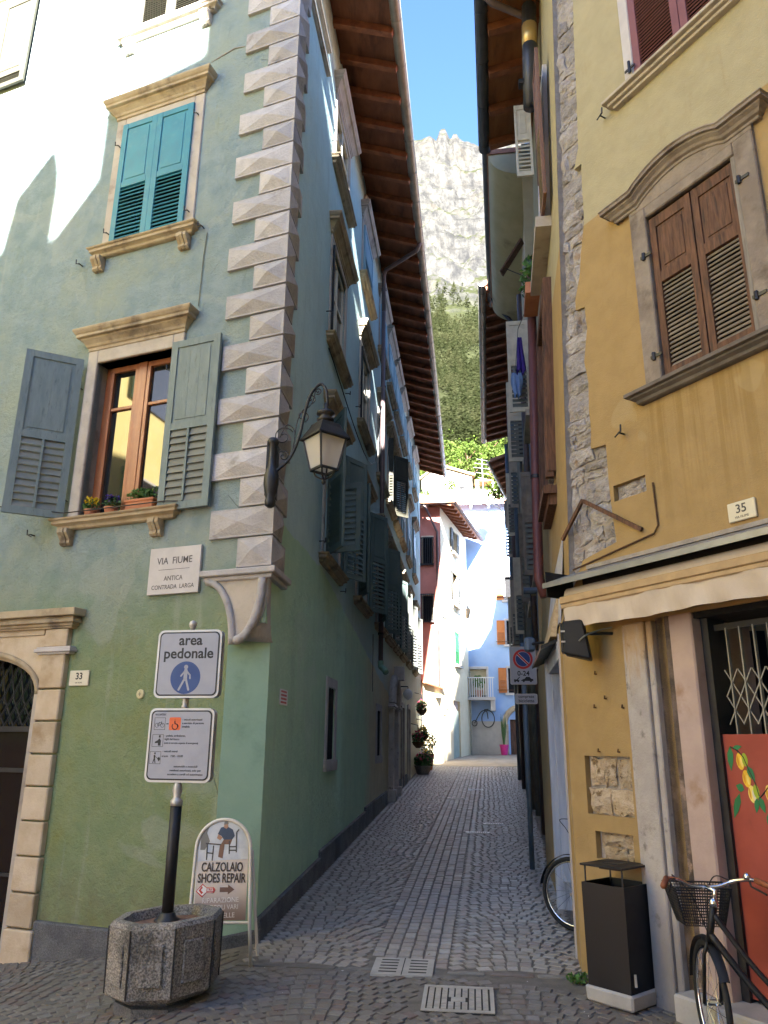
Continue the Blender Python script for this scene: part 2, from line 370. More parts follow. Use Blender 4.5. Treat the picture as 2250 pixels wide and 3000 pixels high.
M['chrome'] = flat('chrome', (.65, .66, .68), .15, 1.0, .5, var=.05)
M['concrete'] = rmat('exposed_aggregate', (.20, .19, .175), (.27, .255, .235), 4, .95, .9, 42, .02, c3=(.12, .115, .105), c3lo=.52, c3hi=.7, c3s=3, speck=.5)
M['soil'] = rmat('planter_soil', (.20, .12, .095), (.30, .19, .155), 30, .95, 1.0, 50, .03)
M['step'] = rmat('step_stone', (.36, .35, .345), (.46, .45, .44), 5, .9, .4, 45, .01, c3=(.22, .22, .22), c3s=2)
M['castgrey'] = rmat('cast_plate', (.36, .345, .315), (.46, .445, .41), 7, .7, .3, 60, .004)
M['castdark'] = rmat('cast_gaps', (.03, .03, .03), (.05, .05, .05), 7, .9, .2, 60, .004)
M['binmetal'] = rmat('black_bin_sheet', (.006, .007, .010), (.010, .011, .015), 4, .5, .12, 30, .004, metal=.2, spec=.45)
M['leaf'] = rmat('leaf_green', (.045, .12, .025), (.085, .19, .04), 25, .6, 0, orand=.2)
M['leafdk'] = rmat('leaf_dark', (.04, .10, .03), (.08, .16, .05), 25, .6, 0, orand=.2)
M['yellowfl'] = flat('yellow_petals', (.75, .52, .02), .6)
M['violet'] = flat('violet_petals', (.07, .03, .22), .6)
M['pinkfl'] = flat('pink_petals', (.55, .06, .12), .6)
M['tyre'] = flat('tyre_rubber', (.018, .018, .018), .8)
M['leather'] = flat('brown_grip', (.23, .075, .035), .6)
M['plate'] = flat('cream_number_plate', (.62, .58, .46), .5, var=.04)
def cobble(name, k, red):
    n = NB(name); t = n.m2('FRACT', n.m2('ADD', n.attr('tone'), n.rnd())); K = lambda *c: tuple(k*x for x in c)
    c = n.mix(n.mr(t, 0, 1, smooth=False), K(.31, .285, .255), K(.43, .40, .36))
    c = n.mix(n.mr(n.m2('FRACT', n.m2('MULTIPLY', t, 7.3)), .62, .9, 0, red), c, K(.36, .26, .23))
    c = n.mix(n.mr(n.m2('FRACT', n.m2('MULTIPLY', t, 13.1)), .8, .95, 0, .6), c, K(.52, .50, .47))
    c = n.mix(n.mr(n.noise(30, 5), .35, .75, 0, .35), c, K(.27, .255, .245))
    c = n.mix(n.mr(n.noise(.8, 4), .45, .7, 0, .3), c, K(.44, .41, .37))
    n.bump(n.noise(60, 5, .6), .35, .006)
    return n.fin(c, n.mr(n.noise(14, 3), .2, .8, .5, .78), 0, .45)
M['cobble'] = cobble('grey_alley_sett', .80, .35); M['cobble_sq'] = cobble('porphyry_sett', .42, .9)
M['joint'] = rmat('sand_joint', (.13, .12, .11), (.20, .185, .165), 12, .95, .6, 80, .01, c3=(.16, .145, .125), c3lo=.6, c3hi=.8, c3s=1.5)
M['farpave'] = rmat('worn_far_paving', (.24, .205, .165), (.31, .27, .22), 3, .9, .4, 30, .01)
M['ground'] = rmat('earth', (.12, .11, .09), (.18, .16, .13), .1, .95, 0)

# ------------------------------------------------------------------ ground and paving
def sheet(name, rows, mat, kind='structure'):
    mb = MB().quads(rows); o = part(name, mb, mat); o['kind'] = kind; return o
g = MB().poly([(-3000, -2000, -4), (3000, -2000, -4), (3000, 3000, -4), (-3000, 3000, -4)])
part('ground', g, M['ground'])['kind'] = 'structure'
def patch(p0, p1, q0, q1, np_, nq, dz):
    out = []
    for i in range(np_+1):
        p = p0+(p1-p0)*i/np_; row = []
        for j in range(nq+1):
            q = q0+(q1-q0)*j/nq; x, y = xy(p, q); row.append((x, y, gnd(x, y)+dz))
        out.append(row)
    return out
piazza = sheet('square_paving', patch(-14, 3.5, -11, 0, 36, 22, -.007), M['joint'])
bmx = MB().quads(patch(-14, -.30, 0, 11, 28, 22, -.007)); part('joint_bed', bmx, M['joint'], piazza)
alley = sheet('alley_paving', patch(-.30, 21.5, 0, 4.2, 44, 8, -.007), M['joint'])
part('smooth_paving', MB().quads(patch(21.5, 36, -3, 9, 20, 20, -.006)), M['farpave'], alley)

def stone_proto(name, jit, seed, mat):
    r = random.Random(seed)
    pts = []
    for a, b in ((-.5, -.5), (.5, -.5), (.5, .5), (-.5, .5)):
        pts.append((a*(1-r.random()*jit), b*(1-r.random()*jit)))
    v = [(x*1.0, y*1.0, -.02) for x, y in pts]+[(x*.98, y*.98, -.003) for x, y in pts]+[(x*.88, y*.88, .001+r.uniform(-.0008, .001)) for x, y in pts]
    f = [(0, 1, 5, 4), (1, 2, 6, 5), (2, 3, 7, 6), (3, 0, 4, 7), (4, 5, 9, 8), (5, 6, 10, 9), (6, 7, 11, 10), (7, 4, 8, 11), (8, 9, 10, 11)]
    me = bpy.data.meshes.new(name); me.from_pydata(v, [], f); me.materials.append(mat); me.update()
    return me, np.array(v), f
PROTOS = {k: [stone_proto('cobble', .16, i, M[k]) for i in range(10)] for k in ('cobble', 'cobble_sq')}
def lay(parent, stones, mk, nbig=300):
    """stones: (x, y, heading, width, depth); the largest in view become pieces, the rest one part"""
    key = []; PROTO = PROTOS[mk]
    for i, (x, y, a, w_, d_) in enumerate(stones):
        u, v = proj((x, y, gnd(x, y))); inside = -20 < u < 2270 and 0 < v < 3020
        hid = (240 < u < 640 and v > 2650) or (1690 < u < 1960 and v > 2600)
        key.append((0 if inside and not hid else 1, math.hypot(x, y)))
    order = sorted(range(len(stones)), key=lambda i: key[i]); big = set(order[:nbig])
    V = []; F = []; T = []
    for i, (x, y, a, w_, d_) in enumerate(stones):
        z = gnd(x, y)+random.uniform(-.0016, .0016)
        e = .02; dzx = (gnd(x+e, y)-gnd(x-e, y))/(2*e); dzy = (gnd(x, y+e)-gnd(x, y-e))/(2*e)
        k = random.randrange(10); c, s = math.cos(a), math.sin(a)
        tx, ty = random.gauss(0, .007), random.gauss(0, .007)
        if i in big:
            R = Matrix(((c*w_, -s*d_, 0, x), (s*w_, c*d_, 0, y), (dzx*c*w_+dzy*s*w_+tx*w_, -dzx*s*d_+dzy*c*d_+ty*d_, 1, z), (0, 0, 0, 1)))
            piece('cobble', PROTO[k][0], parent, R)
        else:
            v = PROTO[k][1]; lx = v[:, 0]*w_; ly = v[:, 1]*d_
            wx = x+lx*c-ly*s; wy = y+lx*s+ly*c; wz = z+v[:, 2]+(wx-x)*dzx+(wy-y)*dzy+lx*tx+ly*ty
            n0 = 12*len(V); V.append(np.stack([wx, wy, wz], 1)); F += [tuple(q+n0 for q in ff) for ff in PROTO[k][2]]; T += [random.random()]*9
    me = bpy.data.meshes.new('cobbles'); me.from_pydata(np.concatenate(V).tolist(), [], F); me.materials.append(M[mk])
    at = me.attributes.new('tone', 'FLOAT', 'FACE'); at.data.foreach_set('value', T); me.update()
    o = bpy.data.objects.new('cobbles', me); COL.objects.link(o); o.parent = parent; o['kind'] = 'stuff'
ah = math.atan2(AL.d.y, AL.d.x)             # heading of the alley
def in_plate(p, q):
    return (-.47 < p < -.08 and .98 < q < 1.45) or (-1.1 < p < -.62 and 1.37 < q < 1.86) or (6.1 < p < 6.25 and 1.55 < q < 2) or (10.85 < p < 11 and 1.15 < q < 1.56)
S = []
# centre runs of long setts
QC = [1.0+.098*i for i in range(6)]
for q in QC:
    p = -.28+random.uniform(0, .1)
    qd = lambda p: q+.012*p*(1 if p < 20 else 1)
    while p < 21:
        L = random.uniform(.085, .16); pm = p+L/2; qq = q+.018*pm
        if not in_plate(pm, qq):
            x, y = xy(pm, qq); S.append((x, y, ah, L-.007, .0925))
        p += L
# scalloped rows either side
for side in (0, 1):
    i = 0; p0 = -.45
    while p0 < 21:
        q0, q1 = ((.03, .95+.018*p0) if side == 0 else (1.54+.018*p0, 2.50+.035*p0))
        W = q1-q0; q = q0
        while q < q1-.03:
            wd = min(random.uniform(.085, .118), q1-q); t = (q+wd/2-q0)/W
            pm = p0+.16*(1-(2*t-1)**2)+random.uniform(-.004, .004); sl = -.64*(2*t-1)/W
            if pm > -.27 and not in_plate(pm, q+wd/2):
                x, y = xy(pm, q+wd/2); S.append((x, y, ah-math.pi/2+math.atan(sl), wd-.006, .0905))
            q += wd
        p0 += .094
lay(alley, S, 'cobble')
S = []
# kerb band between alley and square
q = .0
bandm = MB()
while q < 2.5:
    L = random.uniform(.22, .4)
    x, y = xy(-.335, q+L/2)
    if not in_plate(-.335, q+L/2): S.append((x, y, ah-math.pi/2, L-.01, .062))
    q += L
# fan-laid setts on the square
W = 1.25
for c in range(-7, 8):
    xc = c*W+.2; y0 = 2.6
    while y0 < 9.2:
        t = random.uniform(0, .03)
        while t < 1:
            wd = random.uniform(.078, .105); tm = t+wd/2/W
            if tm > 1: break
            x = xc+tm*W; y = y0+.34*(1-(2*tm-1)**2)*(1 if c % 2 else 1); sl = -.34*4*(2*tm-1)/W
            p, q = pq(x, y)
            fs = (x-CX)*FL.n.x+(y-CY)*FL.n.y
            fr_ = (x-DX)*FR.n.x+(y-DY)*FR.n.y
            ok = (p < -.39) or (q < -.05)
            if ok and fs > .0 and (fr_ > -.02) and not in_plate(p, q) and x > -5.6:
                S.append((x, y, math.atan(sl), wd-.006, .0845))
            t += wd/W
        y0 += .089
lay(piazza, S, 'cobble_sq')
# ------------------------------------------------------------------ wall with openings
def wall(fr, s0, s1, z0, z1, holes, depth=.22, left=None, extra_z=(), extra_s=()):
    """holes: (s0,s1,z0,z1). left: optional callable s(z) for the first edge"""
    ss = sorted(set([s0, s1]+[h[0] for h in holes]+[h[1] for h in holes]+list(extra_s)))
    zs = sorted(set([z0, z1]+[h[2] for h in holes]+[h[3] for h in holes]+list(extra_z)))
    mb = MB(); f = lambda s, z: (max(s, left(z)) if left else s)
    for i in range(len(ss)-1):
        for j in range(len(zs)-1):
            cs, cz = (ss[i]+ss[i+1])/2, (zs[j]+zs[j+1])/2
            if any(h[0] < cs < h[1] and h[2] < cz < h[3] for h in holes): continue
            if max(f(ss[i+1], zs[j])-f(ss[i], zs[j]), f(ss[i+1], zs[j+1])-f(ss[i], zs[j+1])) < 1e-4: continue
            mb.poly([fr.P(f(ss[i], zs[j]), 0, zs[j]), fr.P(f(ss[i+1], zs[j]), 0, zs[j]), fr.P(f(ss[i+1], zs[j+1]), 0, zs[j+1]), fr.P(f(ss[i], zs[j+1]), 0, zs[j+1])])
    for a, b, c, d in holes:
        for (p, q) in (((a, c), (b, c)), ((b, c), (b, d)), ((b, d), (a, d)), ((a, d), (a, c))):
            mb.poly([fr.P(p[0], 0, p[1]), fr.P(q[0], 0, q[1]), fr.P(q[0], -depth, q[1]), fr.P(p[0], -depth, p[1])])
    return mb
def weld(o, d=.0005):
    bm = bmesh.new(); bm.from_mesh(o.data); bmesh.ops.remove_doubles(bm, verts=bm.verts, dist=d)
    bmesh.ops.recalc_face_normals(bm, faces=bm.faces); bm.to_mesh(o.data); bm.free(); return o
def layers(mb, fr, s0, s1, z, prof, o0=0.0):
    """stacked moulding: prof = [(height, projection)...] from the bottom"""
    for h, e in prof:
        mb.box(fr, s0-e, s1+e, o0-.04, o0+e, z, z+h); z += h
    return mb
def mould(mb, fr, s0, s1, z, prof):
    """mitred moulding swept from a profile [(projection, height)...]"""
    G = []; jit = [random.uniform(-.004, .004) for _ in range(4)]
    for o, h in prof:
        G.append([fr.P(s0-o, -.04, z+h+jit[0]), fr.P(s0-o, o, z+h+jit[0]), fr.P((s0+s1)/2, o+jit[2]*.5, z+h+jit[1]), fr.P(s1+o, o, z+h+jit[3]), fr.P(s1+o, -.04, z+h+jit[3])])
    mb.quads(G); mb.poly(G[0]); mb.poly(G[-1]); return mb
CORN = [(.02, 0), (.035, .0), (.035, .035), (.05, .045), (.06, .07), (.085, .10), (.10, .115), (.10, .13), (.135, .135), (.135, .165), (.15, .18), (.165, .205), (.17, .225), (.16, .235)]
SILL = [(.03, 0), (.05, .01), (.055, .035), (.08, .05), (.10, .055), (.10, .085), (.12, .095), (.125, .11)]
def bracket(mb, fr, s, z, w=.13, h=.16, d=.11):
    pr = [(0, 0), (d*.35, 0), (d*.55, .02), (d*.5, .05), (d*.7, .08), (d, .12), (d, h), (0, h)]
    for k in range(3):
        a = s-w/2+k*w/3; e = .006 if k == 1 else 0
        n = len(pr); vs = [fr.P(a, o+e, z+v) for o, v in pr]+[fr.P(a+w/3-.008, o+e, z+v) for o, v in pr]
        mb.add(vs, [tuple(range(n)), tuple(range(2*n-1, n-1, -1))]+[(i, (i+1) % n, (i+1) % n+n, i+n) for i in range(n)])
def shutter(parent, O, U, N, w_, h, mat, smat, slats=12, split=.5, t=.035, mull=False, tilt=35, label=None, planks=0, full=False, cols=1, rail=.075, name='shutter', brace=None):
    O, U, N = Vector(O), Vector(U).normalized(), Vector(N).normalized(); Z = Vector((0, 0, 1)); st = min(.075, w_*.15)
    mb = MB(); ob = lambda *a: mb.ob(O, U, N, *a)
    ob(0, st, 0, t, 0, h); ob(w_-st, w_, 0, t, 0, h); ob(st, w_-st, .001, t-.001, 0, rail); ob(st, w_-st, .001, t-.001, h-rail, h)
    lv1 = h-rail
    if not full:
        zm = h*split; ob(st, w_-st, .001, t-.001, zm, zm+rail); lv1 = zm
        ob(st, w_-st, .010, t-.012, zm+rail, h-rail); ob(st+.035, w_-st-.035, .004, t-.006, zm+rail+.035, h-rail-.035)
        for k in range(planks):
            u = st+.035+(w_-2*st-.07)*(k+1)/(planks+1); ob(u-.003, u+.003, t-.0065, t-.0045, zm+rail+.03, h-rail-.03)
    if mull: ob(w_/2-.012, w_/2+.012, t-.012, t+.008, rail, lv1)
    o = part('shutter', mb, mat, parent, bevel=.003, label=label)
    a = (w_-2*st)/cols; hs = (lv1-rail)/slats
    key = ('slat', round(a, 3), round(hs, 3), smat.name)
    if key not in SLAT:
        q = MB(); q.ob(Vector((0, 0, 0)), Vector((1, 0, 0)), Vector((0, 1, 0)), -a/2+.002, a/2-.002, -.004, .004, -hs*.52, hs*.52); SLAT[key] = q.mesh('slat', smat)
    R = Matrix(((U.x, N.x, 0, 0), (U.y, N.y, 0, 0), (U.z, N.z, 1, 0), (0, 0, 0, 1)))
    for c in range(cols):
        for k in range(slats):
            p = O+U*(st+a*(c+.5))+N*(t*.5)+Z*(rail+hs*(k+.5))
            piece('slat', SLAT[key], o, Matrix.Translation(p) @ R @ Matrix.Rotation(rad(tilt+random.gauss(0, 2.2)), 4, 'X') @ Matrix.Rotation(random.gauss(0, .006), 4, 'Y'))
    return o
SLAT = {}
def hook(parent, fr, s, z, name='shutter_hook'):
    mb = MB().tube([fr.P(s, 0, z), fr.P(s, .06, z), fr.P(s+.03, .07, z-.005), fr.P(s+.035, .07, z+.05)], .007, 6)
    mb.tube([fr.P(s+.03, .07, z), fr.P(s-.03, .07, z-.03)], .006, 5); return part(name, mb, M['iron'], parent)

# ------------------------------------------------------------------ green corner house
gh = thing('green_house', 'green corner house with diamond-point quoins and long brown eave on the left', 'house', (CX, CY, -1.5))
ZT = 10.0   # wall head under the eave
bays = [(2.4, 3.5), (5.15, 6.25), (7.75, 8.75), (9.45, 10.4), (11.05, 11.95), (12.65, 13.5), (14.6, 15.5), (16.9, 17.8)]
rows = [(2.16, 3.9), (5.08, 6.55), (7.85, 8.95)]
hol_a = [(a, b, c, d) for (c, d) in rows for a, b in bays]
hol_a += [(3.0, 3.52, -.17, .68), (8.0, 8.62, -.18, .62), (10.35, 11.3, -1.12, 1.15), (13.0, 13.6, -.9, .9), (14.9, 15.5, -.9, .95)]
AW = .20    # start of the chamfer on the alley side
w1 = wall(AL, 0, 20.6, -1.6, ZT+.02, hol_a, .25, left=lambda z: AW if z < 1.0 else 0, extra_z=(.999, 1.0))
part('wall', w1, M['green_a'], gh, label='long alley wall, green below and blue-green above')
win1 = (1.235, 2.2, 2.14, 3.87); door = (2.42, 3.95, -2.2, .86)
w2 = wall(FL, 0, 9.5, -2.6, ZT+.1, [win1, (2.42, 3.95, -2.6, .86), (1.33, 2.2, 5.33, 7.0), (1.35, 2.2, 8.42, 10.0)], .3, left=lambda z: .36 if z < 1.0 else 0, extra_z=(.999, 1.0))
part('wall', w2, M['green_f'], gh, label='front wall on the square')
# gable above and far returns so that the house is closed
gm = MB(); gm.poly([FL.P(0, 0, ZT+.1), FL.P(9.5, 0, ZT+.1), FL.P(7.5, 0, ZT+1.8), FL.P(4.75, 0, ZT+2.3), FL.P(2, 0, ZT+.9)])
pc = [AL.P(20.6, 0, z) for z in (-1.6, ZT+.1)]; far = AL.P(20.6, -8, 0)
gm.poly([pc[0], (far.x, far.y, -1.6), (far.x, far.y, ZT+.1), pc[1]])
pf = FL.P(9.5, 0, 0); gm.poly([(pf.x, pf.y, -2.6), (far.x, far.y, -2.6), (far.x, far.y, ZT+.1), (pf.x, pf.y, ZT+.1)])
part('wall', gm, M['green_f'], gh)
ch = MB().poly([FL.P(.36, 0, -2.6), AL.P(AW, 0, -1.7), AL.P(AW, 0, 1.0), FL.P(.36, 0, 1.0)])
part('chamfered_corner', ch, rmat('light_green_plaster', (.29, .43, .30), (.33, .47, .33), 4, .9, .35, 40, .012, c3=(.24, .36, .25), c3s=3), gh)
# roughcast plinth in steps
pl = MB().box(FL, .36, 2.09, -.05, .05, -2.6, -1.46)
pl.hexa([FL.P(.36, -.05, -2.6), AL.P(AW, -.05, -2.0), AL.P(AW, .04, -2.0), FL.P(.36, .05, -2.6), FL.P(.36, -.05, -1.46), AL.P(AW, -.05, -1.40), AL.P(AW, .04, -1.40), FL.P(.36, .05, -1.46)])
part('plinth', pl, M['plinth'], gh, bevel=.012)
for a, b, z0, z1 in ((AW, 2.75, -1.32, -1.20), (2.75, 6.5, -1.13, -1.0), (6.5, 9.7, -.94, -.86), (11.45, 14.5, -.80, -.70)):
    q = MB(); q.add([AL.P(s, o, z) for s, o, z in ((a, -.05, -2), (b, -.05, -2), (b, .035, -2), (a, .035, -2), (a, -.05, z0), (b, -.05, z1), (b, .035, z1), (a, .035, z0))], MB.BF)
    part('plinth', q, M['plinth'], gh, bevel=.01)
# quoins
t_ = .035
def corner_pt(t): 
    k = FL.n.dot(AL.n); return Vector((CX, CY, 0))+(FL.n+AL.n)*(t/(1+k))
A0 = corner_pt(t_)
zq = [1.49+.2836*i for i in range(32)]
for i in range(30):
    z0, z1 = zq[i]+.007+random.uniform(0, .006), zq[i+1]-.007-random.uniform(0, .006)
    if z1 > ZT: break
    lf, la = (.33, .46) if i % 2 == 0 else (.63, .30)
    lf += random.uniform(-.02, .02); la += random.uniform(-.02, .02)
    mb = MB()
    for fr, L in ((FL, lf), (AL, la)):
        a = lambda s, o, z: (Vector((A0.x, A0.y, z)) if s == 0 else fr.P(s, o, z))
        bl = [a(L, 0, z0), a(L, 0, z1)]
        c = [a(0, t_, z0), a(L, t_, z0), a(L, t_, z1), a(0, t_, z1)]
        e = .018
        ci = [c[0]*(1-e/L*1.2)+c[1]*(e/L*1.2)+Vector((0, 0, e)), c[1]*(1-e/L)+c[0]*(e/L)+Vector((0, 0, e)), c[2]*(1-e/L)+c[3]*(e/L)-Vector((0, 0, e)), c[3]*(1-e/L*1.2)+c[2]*(e/L*1.2)-Vector((0, 0, e))]
        ap = (ci[0]+ci[1]+ci[2]+ci[3])/4+fr.n*(.050+random.uniform(-.012, .007))+fr.d*random.uniform(-.02, .02)+Vector((0, 0, random.uniform(-.012, .012)))
        vs = c+ci+[ap]+bl
        fs = [(0, 1, 5, 4), (1, 2, 6, 5), (2, 3, 7, 6), (3, 0, 4, 7), (4, 5, 8), (5, 6, 8), (6, 7, 8), (7, 4, 8), (1, 9, 10, 2)]
        mb.add(vs, fs)
    B = lambda z: [Vector((A0.x, A0.y, z)), FL.P(lf, t_, z), FL.P(lf, -.02, z), Vector((CX, CY, z))]
    for z in (z0, z1): mb.poly(B(z)); mb.poly([Vector((A0.x, A0.y, z)), AL.P(la, t_, z), AL.P(la, -.02, z), Vector((CX, CY, z))])
    part('quoin', mb, M['quoin'], gh, bevel=.004)
# corbel under the quoins
A1 = corner_pt(.09); A2 = corner_pt(.055)
sb = MB()
for z0, z1, t, L in ((1.425, 1.48, .09, .66), (1.385, 1.425, .055, .63)):
    Ac = corner_pt(t)
    low = [Vector((Ac.x, Ac.y, z0)), FL.P(L, t, z0), FL.P(L, -.03, z0), AL.P(.52, -.03, z0), AL.P(.52, t, z0)]
    hi = [Vector((p.x, p.y, z1)) for p in low]
    sb.add(low+hi, [(0, 1, 2, 3, 4), (9, 8, 7, 6, 5)]+[(i, (i+1) % 5, (i+1) % 5+5, i+5) for i in range(5)])
cap = part('corner_corbel', sb, M['quoin'], gh, bevel=.008)
n_ = 14
cl = [(.60-.30*math.sin(math.pi/2*k/n_)*1.0, 1.385-.56*(1-math.cos(math.pi/2*k/n_))) for k in range(n_+1)]
crr = [(.03+.24*(1-math.cos(math.pi/2*k/n_)), 1.385-.53*math.sin(math.pi/2*k/n_)) for k in range(n_+1)]
face = MB()
for k in range(n_):
    face.poly([FL.P(cl[k][0], .03, cl[k][1]), FL.P(crr[k][0], .03, crr[k][1]), FL.P(crr[k+1][0], .03, crr[k+1][1]), FL.P(cl[k+1][0], .03, cl[k+1][1])])
part('corbel_shield', face, M['stone'], cap)
part('corbel_rib', MB().tube([FL.P(a, .035, z) for a, z in cl], .034, 8), M['quoin'], cap, smooth=True)
part('corbel_rib', MB().tube([FL.P(a, .035, z) for a, z in crr], .04, 8), M['quoin'], cap, smooth=True)
hol = []
for k in range(n_+1):
    tt = k/n_; a = FL.P(crr[k][0], .03, crr[k][1]); b = AL.P(.06+.16*tt**2, .02, 1.385-.53*math.sin(math.pi/2*tt)); row = []
    for j in range(9):
        u = j/8; p = a.lerp(b, u); bow = math.sin(math.pi*u)*(.10*(1-tt)); row.append(p+(FL.n+AL.n)*bow*.35)
    hol.append(row)
part('corbel_hollow', MB().quads(hol), M['quoin'], cap, smooth=True)
# moulded string course high on the alley wall
for z in (8.62, 9.02): part('string_course', layers(MB(), AL, .1, 1.6, z, [(.025, .03), (.03, .055), (.03, .03)]), M['stone'], gh)

# ---- front windows
def surround(fr, s0, s1, z0, z1, parent, j=.12, head=.13, o=.035, mat=None, name='window_surround', depth=.16):
    mb = MB(); mb.box(fr, s0-j, s0, -depth, o, z0, z1+head); mb.box(fr, s1, s1+j, -depth, o, z0, z1+head); mb.box(fr, s0, s1, -depth, o, z1, z1+head)
    return part(name, mb, mat or M['stone'], parent, bevel=.008)
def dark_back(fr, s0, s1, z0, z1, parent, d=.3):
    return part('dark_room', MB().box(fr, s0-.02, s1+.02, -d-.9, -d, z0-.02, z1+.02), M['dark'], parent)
# first floor, open shutters
a, b, c, d = win1
sr = surround(FL, a, b, c, d, gh, .13, .15, .03)
part('cornice', mould(MB(), FL, a-.10, b+.10, 4.02, CORN), M['cornice'], sr, bevel=.004)
part('sill', mould(MB(), FL, a-.16, b+.16, 2.03, SILL), M['cornice'], sr, bevel=.004)
for s in (a-.02, b+.10):
    q = MB(); bracket(q, FL, s, 1.87); part('sill_bracket', q, M['cornice'], sr)
wf = MB(); o0, o1 = -.20, -.14
wf.box(FL, a, a+.06, o0, o1, c, d); wf.box(FL, b-.06, b, o0, o1, c, d); wf.box(FL, a, b, o0, o1, d-.06, d); wf.box(FL, a, b, o0, o1, c, c+.08)
mid = (a+b)/2
wf.box(FL, mid-.055, mid+.055, o0, o1+.012, c, d); wf.box(FL, a, b, o0+.01, o1-.004, 3.36, 3.395)
for s in (a+.06, b-.105, mid-.10, mid+.055): wf.box(FL, s, s+.045, o0+.005, o1+.006, c+.08, d-.06)
wo_ = part('window_frame', wf, M['wframe'], gh, bevel=.004)
for s0, s1 in ((a+.1, mid-.1), (mid+.1, b-.1)):
    for z0, z1 in ((c+.08, 3.36), (3.395, d-.06)):
        part('pane', MB().box(FL, s0, s1, -.176, -.168, z0, z1), M['glass'], wo_)
dark_back(FL, a, b, c, d, gh, .42)
U = (FL.d*.354+FL.n*.383).normalized(); N = (FL.n*.354-FL.d*.383).normalized()
shutter(gh, FL.P(2.36, .05, 2.14), U, N, .56, 1.77, M['greygreen'], M['slatgrey'], 10, .455, mull=True, planks=1, tilt=16, label='grey-green shutter swung half open')
shutter(gh, FL.P(1.2, .045, 2.10), -FL.d, FL.n, .57, 1.79, M['greygreen'], M['slatgrey'], 10, .455, mull=True, planks=2, tilt=16, label='grey-green shutter folded against the wall')
for s, z in ((2.38, 3.6), (2.38, 2.35), (1.22, 3.6), (1.22, 2.3), (2.75, 2.02)): hook(gh, FL, s, z)
rod = MB().tube([FL.P(3.0, .42, 2.25), FL.P(2.3, .10, 2.19), FL.P(1.1, .09, 2.19), FL.P(.95, .10, 2.17)], .006, 6); part('sill_rail', rod, M['iron'], gh)
# second floor, closed teal shutters
sr = surround(FL, 1.27, 2.24, 5.33, 7.0, gh, .13, .13, .02)
part('cornice', mould(MB(), FL, 1.17, 2.34, 7.10, CORN), M['cornice'], sr, bevel=.004)
part('sill', mould(MB(), FL, 1.17, 2.36, 5.20, SILL), M['cornice'], sr, bevel=.004)
for s in (1.22, 2.36):
    q = MB(); bracket(q, FL, s, 5.03); part('sill_bracket', q, M['cornice'], sr)
for s in (2.25, 1.755): shutter(gh, FL.P(s, .012, 5.31), -FL.d, FL.n, .495, 1.68, M['teal'], M['teal'], 14, .46, label='closed teal shutter leaf')
dark_back(FL, 1.3, 2.2, 5.33, 7.0, gh, .3)
for s, z in ((2.28, 6.7), (2.28, 5.5), (1.2, 6.8), (1.2, 5.5), (1.0, 5.25), (2.62, 5.18)): hook(gh, FL, s, z)
# third floor, sunlit pale shutters
sr = surround(FL, 1.27, 2.24, 8.42, 10.0, gh, .10, .1, .015)
part('sill', mould(MB(), FL, 1.14, 2.40, 8.29, SILL), M['stone'], sr, bevel=.004)
q = MB(); bracket(q, FL, 1.22, 8.12); part('sill_bracket', q, M['stone'], sr)
q = MB(); bracket(q, FL, 2.33, 8.12); part('sill_bracket', q, M['stone'], sr)
for s in (2.24, 1.755): shutter(gh, FL.P(s, .012, 8.42), -FL.d, FL.n, .485, 1.6, M['paleshut'], M['paleshut'], 12, .30, label='closed pale shutter leaf')
for s, z in ((2.56, 8.28), (1.12, 8.3)): hook(gh, FL, s, z)
dark_back(FL, 1.3, 2.2, 8.4, 10.0, gh, .3)
# next window to the left, its open leaf
sr = surround(FL, 4.72, 5.6, 8.35, 9.9, gh, .12, .12, .02)
part('cornice', mould(MB(), FL, 4.6, 5.7, 10.05, CORN), M['cornice'], sr)
shutter(gh, FL.P(4.62, .04, 8.32), -FL.d, FL.n, .58, 1.5, M['paleshut'], M['paleshut'], 4, .12, label='pale shutter leaf folded back at the left edge')
part('window_frame', MB().box(FL, 4.72, 4.78, -.1, 0.01, 8.35, 9.9), M['wframe'], gh)
part('wall_crack', MB().tube([FL.P(.66, .004, 7.6), FL.P(.8, .006, 7.62), FL.P(.95, .006, 7.58), FL.P(1.12, .003, 7.54)], [.004, .008, .007, .002], 5), M['mortar'], gh)
part('cable', MB().tube([FL.P(.95, .01, 5.18), FL.P(.97, .01, 4.9), FL.P(.98, .01, 4.3)], .005, 5), M['slatgrey'], gh)

# ---- stone doorway at the left edge
dj = M['jamb']
zj = [-1.9, -1.53, -1.25, -.96, -.67, -.38, -.10, .19, .48]
dwo = part('doorway', MB().box(FL, 2.381, 2.44, -.25, .03, -2.2, .5), M['stone'], gh)
for i in range(8):
    e = .04 if i == 0 else 0
    part('jamb_stone', MB().box(FL, 2.10-e, 2.38, -.05, .06+e*.5, zj[i]+.007, zj[i+1]-.007), dj, dwo, bevel=.01)
part('jamb_stone', MB().box(FL, 2.10, 2.38, -.05, .06, .487, .80), dj, dwo, bevel=.01)
part('impost', layers(MB(), FL, 2.11, 2.36, .80, [(.02, .07), (.03, .095), (.02, .08)], 0), M['marble'], dwo, bevel=.004)
part('jamb_stone', MB().box(FL, 2.10, 2.38, -.05, .06, .872, 1.04), dj, dwo, bevel=.008)
arc = [(3.2-.82*math.cos(rad(t)), -.30+1.15*math.sin(rad(t))) for t in range(0, 181, 6)]
Ra = 1.0; cz = -.16; cs_ = 3.19
arcp = [(cs_-.80*math.cos(t), .44+.40*math.sin(t)) for t in [rad(a) for a in range(0, 181, 9)]]
sp = MB(); top = .99
pts = [(2.38, top), (2.38, .44)]+arcp+[(4.0, .44), (4.0, top)]
